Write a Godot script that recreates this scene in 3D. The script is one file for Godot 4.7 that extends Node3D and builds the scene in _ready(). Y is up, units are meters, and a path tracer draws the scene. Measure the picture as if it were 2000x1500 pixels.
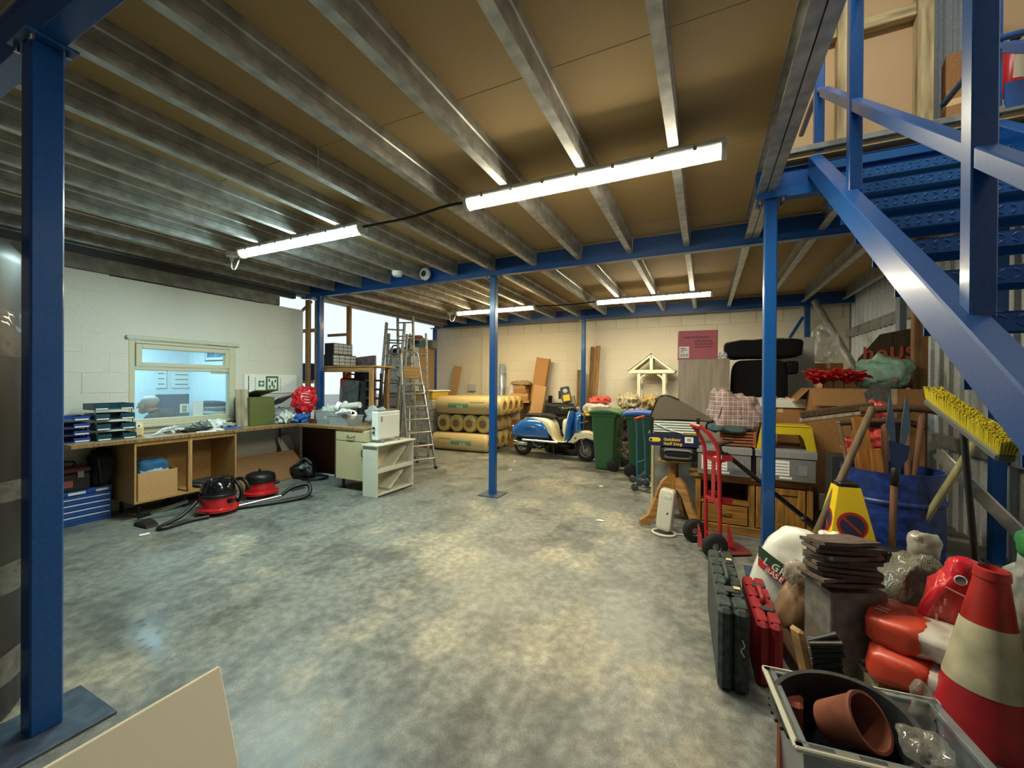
extends Node3D
# A storage bay under a blue steel mezzanine. u = right, y = up, d = depth away from the camera: W(u, y, d).

func _ready() -> void:
	var cam := Camera3D.new()
	cam.name = "camera"
	cam.keep_aspect = Camera3D.KEEP_HEIGHT
	cam.fov = rad_to_deg(2.0 * atan(750.0 / 797.0))
	cam.near = 0.05
	cam.far = 200.0
	cam.transform = Transform3D(Basis.from_euler(Vector3(-0.00366, 0.4417, 0.00628)), Vector3(0, 1.5, 0))
	add_child(cam)
	cam.current = true
	var env := Environment.new()
	env.background_mode = Environment.BG_COLOR
	env.background_color = Color(0.9, 0.96, 1.0)
	env.background_energy_multiplier = 0.46
	env.ambient_light_source = Environment.AMBIENT_SOURCE_DISABLED
	env.tonemap_mode = Environment.TONE_MAPPER_LINEAR
	env.tonemap_exposure = 2.5
	env.sdfgi_enabled = true
	env.ssao_enabled = true
	env.ssil_enabled = true
	var we := WorldEnvironment.new()
	we.name = "environment"
	we.environment = env
	add_child(we)
	rng.seed = 7
	make_materials()
	# the four battens: place, tint, energy
	batten(-0.82, 2.82, WARM, 3.6, 1.86, "bright fluorescent batten nearest the camera, with a black cable at its left end")
	batten(-3.82, 2.86, COOL, 3.2, 1.84, "cool white fluorescent batten hanging in front of the office window wall")
	batten(-3.80, 7.20, AMBER, 3.2, 1.76, "warm fluorescent batten behind the middle blue post, near the daylight opening")
	batten(-0.83, 7.20, WARM, 3.2, 1.86, "fluorescent batten hanging over the scooter and the wheelie bins, beyond the middle beam")
	office_lamp()
	upper_lamp()
	hall()
	mezzanine()
	posts_and_beams()
	staircase()
	left_wall()
	back_and_right_walls()
	upstairs()
	zone_bench()
	zone_racks()
	zone_back()
	zone_centre_right()
	zone_tools()
	zone_front()
	small_things()

const WARM := Color(1.0, 0.95, 0.82)
const COOL := Color(0.86, 1.0, 0.98)
const AMBER := Color(1.0, 0.9, 0.68)
var rng := RandomNumberGenerator.new()
var used := {}
var mats := {}
var tex := {}

func W(u: float, y: float, d: float) -> Vector3:
	return Vector3(u, y, -d)

func rr(a: float, b: float) -> float:
	return rng.randf_range(a, b)

# ---------------------------------------------------------------- mesh builder
class B:
	var v := PackedVector3Array()
	var n := PackedVector3Array()
	var t := PackedVector2Array()
	var x := Transform3D()

	func tri(a: Vector3, b: Vector3, c: Vector3, na: Vector3, nb: Vector3, nc: Vector3, ta := Vector2.ZERO, tb := Vector2.ZERO, tc := Vector2.ZERO) -> void:
		var g := (b - a).cross(c - a)
		if g.length_squared() < 1e-16:
			return
		var pa := x * a
		var pb := x * b
		var pc := x * c
		var q := x.basis.inverse().transposed()
		na = (q * na).normalized()
		nb = (q * nb).normalized()
		nc = (q * nc).normalized()
		if (pb - pa).cross(pc - pa).dot(na + nb + nc) > 0.0: # front faces run clockwise
			v.append_array([pa, pc, pb])
			n.append_array([na, nc, nb])
			t.append_array([ta, tc, tb])
		else:
			v.append_array([pa, pb, pc])
			n.append_array([na, nb, nc])
			t.append_array([ta, tb, tc])

	func quad(a: Vector3, b: Vector3, c: Vector3, d: Vector3, out := Vector3.ZERO) -> void:
		var m := (b - a).cross(d - a)
		if m.length_squared() < 1e-14:
			m = (c - b).cross(d - b)
		m = m.normalized()
		if out != Vector3.ZERO and m.dot(out) < 0.0:
			m = -m
		tri(a, b, c, m, m, m, Vector2(0, 1), Vector2(1, 1), Vector2(1, 0))
		tri(a, c, d, m, m, m, Vector2(0, 1), Vector2(1, 0), Vector2(0, 0))

	# box of size s centred at p, edges cut by k
	func box(s: Vector3, p := Vector3.ZERO, k := 0.0) -> B:
		var h := s * 0.5
		k = minf(k, minf(h.x, minf(h.y, h.z)) * 0.9)
		for ax in 3:
			var u := (ax + 1) % 3
			var w := (ax + 2) % 3
			for sg: float in [-1.0, 1.0]:
				var o := Vector3.ZERO
				o[ax] = sg * h[ax]
				var e := Vector3.ZERO
				e[u] = h[u] - k
				var f := Vector3.ZERO
				f[w] = h[w] - k
				var nn := Vector3.ZERO
				nn[ax] = sg
				quad(p + o - e - f, p + o + e - f, p + o + e + f, p + o - e + f, nn)
		if k > 0.0:
			for ax in 3:
				var u := (ax + 1) % 3
				var w := (ax + 2) % 3
				for su: float in [-1.0, 1.0]:
					for sw: float in [-1.0, 1.0]:
						var a := Vector3.ZERO
						a[u] = su * h[u]
						a[w] = sw * (h[w] - k)
						var b := Vector3.ZERO
						b[u] = su * (h[u] - k)
						b[w] = sw * h[w]
						var l := Vector3.ZERO
						l[ax] = h[ax] - k
						quad(p + a - l, p + a + l, p + b + l, p + b - l, a + b)
			for sx: float in [-1.0, 1.0]:
				for sy: float in [-1.0, 1.0]:
					for sz: float in [-1.0, 1.0]:
						var m := Vector3(sx, sy, sz).normalized()
						tri(p + Vector3(sx * h.x, sy * (h.y - k), sz * (h.z - k)), p + Vector3(sx * (h.x - k), sy * h.y, sz * (h.z - k)), p + Vector3(sx * (h.x - k), sy * (h.y - k), sz * h.z), m, m, m)
		return self

	func span(a: Vector3, b: Vector3, k := 0.0) -> B:
		return box((b - a).abs(), (a + b) * 0.5, k)

	# bar of section w (sideways) x h (towards up) from a to b
	func bar(a: Vector3, b: Vector3, w: float, h: float, k := 0.0, up := Vector3.UP) -> B:
		var z := (b - a).normalized()
		if absf(z.dot(up)) > 0.999:
			up = Vector3.BACK if absf(z.z) < 0.9 else Vector3.RIGHT
		var r := up.cross(z).normalized()
		var keep := x
		x = keep * Transform3D(Basis(r, z.cross(r), z), (a + b) * 0.5)
		box(Vector3(w, h, a.distance_to(b)), Vector3.ZERO, k)
		x = keep
		return self

	# grid of points, smooth; f(i, j) -> Vector3
	func grid(nu: int, nv: int, f: Callable, wrap_u := false, flip := false, uvs := Vector2.ONE) -> B:
		var p := []
		for j in nv + 1:
			var row := PackedVector3Array()
			for i in nu + 1:
				row.append(f.call(float(i % nu if wrap_u else i) / nu, float(j) / nv))
			p.append(row)
		var q := []
		for j in nv + 1:
			var row := PackedVector3Array()
			for i in nu + 1:
				var i0 := i - 1
				var i1 := i + 1
				if wrap_u:
					i0 = posmod(i - 1, nu)
					i1 = posmod(i + 1, nu)
				else:
					i0 = maxi(i0, 0)
					i1 = mini(i1, nu)
				var j0 := maxi(j - 1, 0)
				var j1 := mini(j + 1, nv)
				var du: Vector3 = p[j][i1] - p[j][i0]
				var dv: Vector3 = p[j1][i] - p[j0][i]
				if du.length_squared() < 1e-12:
					var jj := 1 if j == 0 else nv - 1
					du = p[jj][i1] - p[jj][i0]
				var m := du.cross(dv).normalized()
				row.append(-m if flip else m)
			q.append(row)
		for j in nv:
			for i in nu:
				var ta := Vector2(float(i) / nu, 1.0 - float(j) / nv) * uvs
				var tb := Vector2(float(i + 1) / nu, 1.0 - float(j) / nv) * uvs
				var tc := Vector2(float(i + 1) / nu, 1.0 - float(j + 1) / nv) * uvs
				var td := Vector2(float(i) / nu, 1.0 - float(j + 1) / nv) * uvs
				tri(p[j][i], p[j][i + 1], p[j + 1][i + 1], q[j][i], q[j][i + 1], q[j + 1][i + 1], ta, tb, tc)
				tri(p[j][i], p[j + 1][i + 1], p[j + 1][i], q[j][i], q[j + 1][i + 1], q[j + 1][i], ta, tc, td)
		return self

	# profile (radius, height) turned about y; corners sharper than ~40 degrees stay sharp
	func lathe(prof: Array, seg := 24, p := Vector3.ZERO, squash := 1.0) -> B:
		for k in prof.size() - 1:
			var a: Vector2 = prof[k]
			var b: Vector2 = prof[k + 1]
			var e := (b - a).normalized()
			if e == Vector2.ZERO:
				continue
			var n0 := Vector2(e.y, -e.x)
			var na := n0
			var nb := n0
			if k > 0:
				var e2: Vector2 = (a - (prof[k - 1] as Vector2)).normalized()
				var m := Vector2(e2.y, -e2.x)
				if m.dot(n0) > 0.7:
					na = (m + n0).normalized()
			if k < prof.size() - 2:
				var e3: Vector2 = ((prof[k + 2] as Vector2) - b).normalized()
				var m2 := Vector2(e3.y, -e3.x)
				if m2.dot(n0) > 0.7:
					nb = (m2 + n0).normalized()
			for i in seg:
				var c0 := Vector3(cos(TAU * i / seg), 0, sin(TAU * i / seg) * squash)
				var c1 := Vector3(cos(TAU * (i + 1) / seg), 0, sin(TAU * (i + 1) / seg) * squash)
				var y := Vector3.UP
				var pa := p + c0 * a.x + y * a.y
				var pb := p + c1 * a.x + y * a.y
				var pc := p + c1 * b.x + y * b.y
				var pd := p + c0 * b.x + y * b.y
				tri(pa, pb, pc, c0 * na.x + y * na.y, c1 * na.x + y * na.y, c1 * nb.x + y * nb.y)
				tri(pa, pc, pd, c0 * na.x + y * na.y, c1 * nb.x + y * nb.y, c0 * nb.x + y * nb.y)
		return self

	func rod(a: Vector3, b: Vector3, r: float, r2 := -1.0, seg := 12, round_k := 0.0) -> B:
		if r2 < 0.0:
			r2 = r
		var l := a.distance_to(b)
		var z := (b - a) / l
		var s := Vector3.RIGHT if absf(z.x) < 0.9 else Vector3.UP
		var r0 := s.cross(z).normalized()
		var keep := x
		x = keep * Transform3D(Basis(r0, z, r0.cross(z)), a)
		var k := minf(round_k, minf(r, l * 0.4))
		var prof := [Vector2(0, 0), Vector2(r - k, 0)]
		if k > 0.0:
			prof.append(Vector2(r, k))
			prof.append(Vector2(r2, l - k))
		else:
			prof.append(Vector2(r2, l))
		prof.append(Vector2(maxf(r2 - k, 0.0), l))
		prof.append(Vector2(0, l))
		lathe(prof, seg)
		x = keep
		return self

	# round tube through points (smoothed by Catmull-Rom when smooth > 1)
	func tube(pts: Array, r: float, seg := 8, smooth := 1, closed := false, flat := 1.0) -> B:
		var c := PackedVector3Array()
		var m := pts.size()
		if smooth > 1:
			for i in (m if closed else m - 1):
				var p0: Vector3 = pts[posmod(i - 1, m) if closed else maxi(i - 1, 0)]
				var p1: Vector3 = pts[i]
				var p2: Vector3 = pts[(i + 1) % m]
				var p3: Vector3 = pts[(i + 2) % m if closed else mini(i + 2, m - 1)]
				for k in smooth:
					var s := float(k) / smooth
					c.append(0.5 * (2.0 * p1 + (p2 - p0) * s + (2.0 * p0 - 5.0 * p1 + 4.0 * p2 - p3) * s * s + (3.0 * p1 - p0 - 3.0 * p2 + p3) * s * s * s))
			if not closed:
				c.append(pts[m - 1])
		else:
			c = PackedVector3Array(pts)
		if closed:
			c.append(c[0])
		var cnt := c.size()
		var up := Vector3.UP
		var rings := []
		for i in cnt:
			var d := (c[mini(i + 1, cnt - 1)] - c[maxi(i - 1, 0)]).normalized()
			if closed and (i == 0 or i == cnt - 1):
				d = (c[1] - c[cnt - 2]).normalized()
			if absf(d.dot(up)) > 0.98:
				up = Vector3.RIGHT if absf(d.x) < 0.8 else Vector3.BACK
			var s := up.cross(d).normalized()
			up = d.cross(s).normalized()
			rings.append([c[i], s, up])
		for i in cnt - 1:
			for k in seg:
				var q := []
				for w in [[i, k], [i, k + 1], [i + 1, k + 1], [i + 1, k]]:
					var an: float = TAU * w[1] / seg
					var g: Array = rings[w[0]]
					var dir: Vector3 = g[1] * cos(an) + g[2] * sin(an) * flat
					q.append(g[0] + dir * r)
					q.append(g[1] * cos(an) * flat + g[2] * sin(an))
				tri(q[0], q[2], q[4], q[1], q[3], q[5])
				tri(q[0], q[4], q[6], q[1], q[5], q[7])
		if not closed:
			for e in [0, cnt - 1]:
				var g: Array = rings[e]
				var nn: Vector3 = (c[0] - c[1]).normalized() if e == 0 else (c[cnt - 1] - c[cnt - 2]).normalized()
				for k in seg:
					var a0 := TAU * k / seg
					var a1 := TAU * (k + 1) / seg
					tri(g[0], g[0] + (g[1] * cos(a0) + g[2] * sin(a0) * flat) * r, g[0] + (g[1] * cos(a1) + g[2] * sin(a1) * flat) * r, nn, nn, nn)
		return self

	# polygon in xy pushed from z0 to z1
	func prism(poly: Array, z0: float, z1: float, smooth := false) -> B:
		var pp := PackedVector2Array(poly)
		var ix := Geometry2D.triangulate_polygon(pp)
		for k in range(0, ix.size(), 3):
			for z: float in [z0, z1]:
				var m := Vector3(0, 0, 1.0 if (z == z1) == (z1 > z0) else -1.0)
				tri(Vector3(pp[ix[k]].x, pp[ix[k]].y, z), Vector3(pp[ix[k + 1]].x, pp[ix[k + 1]].y, z), Vector3(pp[ix[k + 2]].x, pp[ix[k + 2]].y, z), m, m, m)
		var area := 0.0
		var c := pp.size()
		for i in c:
			area += pp[i].cross(pp[(i + 1) % c])
		var sg := 1.0 if area > 0.0 else -1.0
		for i in c:
			var a := pp[i]
			var b := pp[(i + 1) % c]
			var e := (b - a).normalized()
			var nn := Vector2(e.y, -e.x) * sg
			var na := nn
			var nb := nn
			if smooth:
				var e0 := (a - pp[posmod(i - 1, c)]).normalized()
				var n0 := Vector2(e0.y, -e0.x) * sg
				var e1 := (pp[(i + 2) % c] - b).normalized()
				var n1 := Vector2(e1.y, -e1.x) * sg
				if n0.dot(nn) > 0.6:
					na = (n0 + nn).normalized()
				if n1.dot(nn) > 0.6:
					nb = (n1 + nn).normalized()
			var va := Vector3(na.x, na.y, 0)
			var vb := Vector3(nb.x, nb.y, 0)
			tri(Vector3(a.x, a.y, z0), Vector3(b.x, b.y, z0), Vector3(b.x, b.y, z1), va, vb, vb)
			tri(Vector3(a.x, a.y, z0), Vector3(b.x, b.y, z1), Vector3(a.x, a.y, z1), va, vb, va)
		return self

	# soft box: superellipsoid of half sizes s, e = 1 round ... 0.2 boxy, wrinkled by noise
	func soft(s: Vector3, p := Vector3.ZERO, e := 0.5, bump := 0.0, freq := 6.0, sd := 1, seg := 28, shape: Variant = null) -> B:
		var fn := FastNoiseLite.new()
		fn.seed = sd
		fn.noise_type = FastNoiseLite.TYPE_SIMPLEX_SMOOTH
		fn.frequency = freq
		fn.fractal_octaves = 3
		var pw := func(a: float) -> float: return signf(a) * pow(absf(a), e)
		grid(seg, seg / 2, func(a: float, b: float) -> Vector3:
			var la := (b - 0.5) * PI
			var lo := a * TAU
			var q := Vector3(pw.call(cos(la)) * pw.call(cos(lo)), pw.call(sin(la)), pw.call(cos(la)) * pw.call(sin(lo)))
			if b < 0.001 or b > 0.999:
				q = Vector3(0, signf(b - 0.5), 0)
			var r := q * s
			if shape != null:
				r = shape.call(r, q)
			if bump > 0.0:
				r += q.normalized() * fn.get_noise_3dv(r + p) * bump * 2.0
			return p + r, true)
		return self

	func mesh() -> ArrayMesh:
		var a := []
		a.resize(Mesh.ARRAY_MAX)
		a[Mesh.ARRAY_VERTEX] = v
		a[Mesh.ARRAY_NORMAL] = n
		a[Mesh.ARRAY_TEX_UV] = t
		var m := ArrayMesh.new()
		m.add_surface_from_arrays(Mesh.PRIMITIVE_TRIANGLES, a)
		return m

# ---------------------------------------------------------------- nodes
func numbered(called: String) -> String:
	var k: int = used.get(called, -1) + 1
	used[called] = k
	return called if k == 0 else "%s_%03d" % [called, k]

func tag(o: Node, label: String, category: String, group := "") -> void:
	o.set_meta("label", label)
	o.set_meta("category", category)
	if group:
		o.set_meta("group", group)

func thing(called: String, label: String, category: String, at := Vector3.ZERO, turn := 0.0, group := "") -> Node3D:
	var o := Node3D.new()
	o.name = numbered(called)
	o.position = at
	o.rotation.y = deg_to_rad(turn)
	tag(o, label, category, group)
	add_child(o, true)
	return o

func solo(called: String, label: String, category: String, b: B, m: Material, at := Vector3.ZERO, turn := 0.0, group := "") -> MeshInstance3D:
	var o := MeshInstance3D.new()
	o.name = numbered(called)
	o.mesh = b.mesh()
	o.material_override = m
	o.position = at
	o.rotation.y = deg_to_rad(turn)
	tag(o, label, category, group)
	add_child(o, true)
	return o

func part(parent: Node3D, called: String, b: B, m: Material, label := "") -> MeshInstance3D:
	var o := MeshInstance3D.new()
	o.name = called
	o.mesh = b.mesh()
	o.material_override = m
	if label:
		o.set_meta("label", label)
	parent.add_child(o, true)
	return o

func share(parent: Node3D, called: String, mesh: Mesh, m: Material, x: Transform3D) -> MeshInstance3D:
	var o := MeshInstance3D.new()
	o.name = called
	o.mesh = mesh
	o.material_override = m
	o.transform = x
	parent.add_child(o, true)
	return o

func struct(called: String) -> Node3D:
	var o := Node3D.new()
	o.name = called
	o.set_meta("kind", "structure")
	add_child(o, true)
	return o

func twin(src: Node3D, at: Vector3, turn: float, label: String) -> Node3D:
	var o: Node3D = src.duplicate()
	o.name = numbered(String(src.name).rstrip("0123456789").trim_suffix("_"))
	add_child(o, true)
	o.position = at
	o.rotation.y = deg_to_rad(turn)
	o.set_meta("label", label)
	return o

# raised or printed lettering, centred on x; h = height of a capital
func letters(parent: Node3D, s: String, h: float, m: Material, x: Transform3D, font := "Droid Sans", bold := true, thick := 0.0012, left := false) -> MeshInstance3D:
	var f := SystemFont.new()
	f.font_names = PackedStringArray([font])
	f.font_weight = 700 if bold else 400
	var tm := TextMesh.new()
	tm.font = f
	tm.text = s
	tm.font_size = 32
	tm.pixel_size = h / 32.0 / 0.72
	tm.depth = thick
	tm.curve_step = 1.0
	tm.horizontal_alignment = HORIZONTAL_ALIGNMENT_LEFT if left else HORIZONTAL_ALIGNMENT_CENTER
	var o := MeshInstance3D.new()
	o.name = "lettering"
	o.mesh = tm
	o.material_override = m
	o.transform = x
	parent.add_child(o, true)
	return o

func T(p: Vector3, rx := 0.0, ry := 0.0, rz := 0.0) -> Transform3D:
	return Transform3D(Basis.from_euler(Vector3(deg_to_rad(rx), deg_to_rad(ry), deg_to_rad(rz))), p)

# frame at a whose y runs to b; front = rough direction of +z
func along(a: Vector3, b: Vector3, front := Vector3.BACK) -> Transform3D:
	var y := (b - a).normalized()
	var xx := y.cross(front).normalized()
	return Transform3D(Basis(xx, y, xx.cross(y)), a)

# ---------------------------------------------------------------- materials
func noise(key: String, freq: float, lo: float, hi: float, kind := FastNoiseLite.TYPE_SIMPLEX_SMOOTH, octaves := 4, size := 256, stretch := Vector2.ONE, gain := 0.5) -> void:
	var fn := FastNoiseLite.new()
	fn.seed = key.hash() % 1000
	fn.noise_type = kind
	fn.frequency = freq
	fn.fractal_octaves = octaves
	fn.fractal_gain = gain
	var im := fn.get_seamless_image(int(size / stretch.x), int(size / stretch.y), false, false, 0.2, true)
	im.resize(size, size, Image.INTERPOLATE_CUBIC)
	im.convert(Image.FORMAT_L8)
	var d := im.get_data()
	for i in d.size():
		d[i] = int(clampf(lerpf(lo, hi, d[i] / 255.0), 0.0, 1.0) * 255.0)
	tex[key] = ImageTexture.create_from_image(Image.create_from_data(size, size, false, Image.FORMAT_L8, d))

func mat(key: String, c := Color.WHITE, rough := 0.6, metal := 0.0, t := "", scale := 1.0, bump := "", bs := 0.0) -> StandardMaterial3D:
	if mats.has(key):
		return mats[key]
	var m := StandardMaterial3D.new()
	m.resource_name = key
	m.albedo_color = c
	m.roughness = rough
	m.metallic = metal
	if t:
		m.albedo_texture = tex[t]
	if bump:
		m.heightmap_enabled = true
		m.heightmap_texture = tex[bump]
		m.heightmap_scale = bs
	if t or bump:
		m.uv1_triplanar = true
		m.uv1_scale = Vector3.ONE * scale
	mats[key] = m
	return m

func glossy(m: StandardMaterial3D, amount := 1.0, rough := 0.1) -> StandardMaterial3D:
	m.clearcoat_enabled = true
	m.clearcoat = amount
	m.clearcoat_roughness = rough
	return m

func clear(key: String, c: Color, alpha: float, rough := 0.1) -> StandardMaterial3D:
	if mats.has(key):
		return mats[key]
	var m := StandardMaterial3D.new()
	m.resource_name = key
	m.transparency = BaseMaterial3D.TRANSPARENCY_ALPHA
	m.albedo_color = Color(c.r, c.g, c.b, alpha)
	m.roughness = rough
	mats[key] = m
	return m

func C(hex: String) -> Color:
	return Color.html(hex)

func make_materials() -> void:
	noise("grain", 0.12, 0.82, 1.0, FastNoiseLite.TYPE_SIMPLEX_SMOOTH, 3)
	noise("speck", 0.35, 0.6, 1.0, FastNoiseLite.TYPE_VALUE, 2)
	noise("blotch", 0.012, 0.72, 1.0, FastNoiseLite.TYPE_SIMPLEX_SMOOTH, 5)
	noise("grime", 0.02, 0.35, 1.25, FastNoiseLite.TYPE_SIMPLEX_SMOOTH, 5, 256, Vector2.ONE, 0.6)
	noise("fine", 0.2, 0.0, 1.0, FastNoiseLite.TYPE_SIMPLEX_SMOOTH, 3)
	noise("lumps", 0.03, 0.0, 1.0, FastNoiseLite.TYPE_SIMPLEX_SMOOTH, 4)
	noise("wood", 0.05, 0.62, 1.06, FastNoiseLite.TYPE_SIMPLEX_SMOOTH, 4, 256, Vector2(1, 14))
	noise("woodx", 0.05, 0.62, 1.06, FastNoiseLite.TYPE_SIMPLEX_SMOOTH, 4, 256, Vector2(14, 1))
	noise("streak", 0.04, 0.5, 1.05, FastNoiseLite.TYPE_SIMPLEX_SMOOTH, 4, 256, Vector2(1, 8))
	noise("softwood", 0.04, 0.84, 1.02, FastNoiseLite.TYPE_SIMPLEX_SMOOTH, 4, 256, Vector2(1, 10))
	noise("crumple", 0.02, 0.0, 1.0, FastNoiseLite.TYPE_CELLULAR, 2)
	make_floor_texture()
	tex["check"] = weave(func(x: int, y: int) -> Color:
		var a := x % 32
		var b := y % 32
		var q := C("a08a86")
		if a < 5 or b < 5: q = C("7a5a5c")
		if (a > 11 and a < 15) or (b > 11 and b < 15): q = C("d9cfc8")
		if (a > 20 and a < 23) or (b > 20 and b < 23): q = C("66525a")
		return q.lerp(C("b09a92"), 0.35 if (x + y) % 2 == 0 else 0.1), 64)

	mat("blue", C("084c92"), 0.34, 0.0, "grain", 1.5)
	glossy(mats["blue"], 0.3, 0.12)
	mat("blueplate", C("1a5c9c"), 0.38, 0.0, "grain", 2.0)
	mat("galv", C("c6c7c3"), 0.38, 0.5, "blotch", 2.2, "fine", 0.02)
	mat("steel", C("c9cbc9"), 0.22, 1.0, "grain", 3.0)
	mat("alu", C("c2c2bd"), 0.36, 0.8, "blotch", 3.0)
	mat("chip", C("b79a6a"), 0.8, 0.0, "grain", 4.0)
	mat("block", C("e2ded2"), 0.62, 0.0, "grain", 2.5, "fine", 0.05)
	mat("blockback", C("e8dfca"), 0.7, 0.0, "grain", 2.5, "fine", 0.05)
	mat("concrete_band", C("8f8b80"), 0.85, 0.0, "blotch", 2.0)
	mat("clad", C("e2e9eb"), 0.4, 0.1, "grain", 0.8)
	mat("white", C("e9e9e4"), 0.45)
	mat("whitep", C("dfdfd6"), 0.4, 0.0, "grain", 2.0)
	mat("ivory", C("d8d0b4"), 0.5, 0.0, "grain", 2.0)
	mat("officewall", C("dfe6e6"), 0.7)
	mat("grey", C("83858a"), 0.5, 0.0, "grain", 3.0)
	mat("darkgrey", C("3b3d3f"), 0.5, 0.0, "grain", 3.0)
	mat("black", C("141415"), 0.45, 0.0, "grain", 3.0)
	mat("rubber", C("1b1b1b"), 0.75, 0.0, "grain", 4.0, "fine", 0.05)
	mat("blackgloss", C("0d0d0f"), 0.12)
	mat("pine", C("c7955a"), 0.6, 0.0, "wood", 1.6)
	mat("pinex", C("c7955a"), 0.6, 0.0, "woodx", 1.6)
	mat("rough_pine", C("c2b083"), 0.75, 0.0, "wood", 1.2, "fine", 0.1)
	mat("oak", C("b5813c"), 0.42, 0.0, "wood", 1.8)
	mat("oakx", C("b5813c"), 0.42, 0.0, "woodx", 1.8)
	mat("beech", C("c08c50"), 0.5, 0.0, "woodx", 1.4)
	mat("darkwood", C("5a3722"), 0.6, 0.0, "wood", 1.4)
	mat("oldwood", C("7d6a4f"), 0.8, 0.0, "wood", 2.0)
	mat("greywood", C("a89a8b"), 0.55, 0.0, "softwood", 1.3)
	mat("card", C("b0814f"), 0.82, 0.0, "grain", 1.5)
	mat("card2", C("a1744a"), 0.85, 0.0, "grain", 1.5)
	mat("cardlight", C("c59a68"), 0.82, 0.0, "grain", 1.5)
	mat("tape", C("d8b98a"), 0.25)
	mat("red", C("b9161c"), 0.35)
	mat("redp", C("c8252b"), 0.3)
	mat("yellow", C("d8bc1e"), 0.45, 0.0, "grain", 2.0)
	mat("paper", C("e6e4de"), 0.8)
	mat("ink", C("26282c"), 0.7)
	mat("concrete", C("8a847c"), 0.9, 0.0, "blotch", 3.0, "fine", 0.15)
	clear("glass", C("e8f4f4"), 0.06, 0.02)
	clear("film", C("e8eaea"), 0.22, 0.2)

func weave(f: Callable, size: int) -> ImageTexture:
	var im := Image.create(size, size, false, Image.FORMAT_RGB8)
	for y in size:
		for x in size:
			im.set_pixel(x, y, f.call(x, y))
	return ImageTexture.create_from_image(im)

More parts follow.
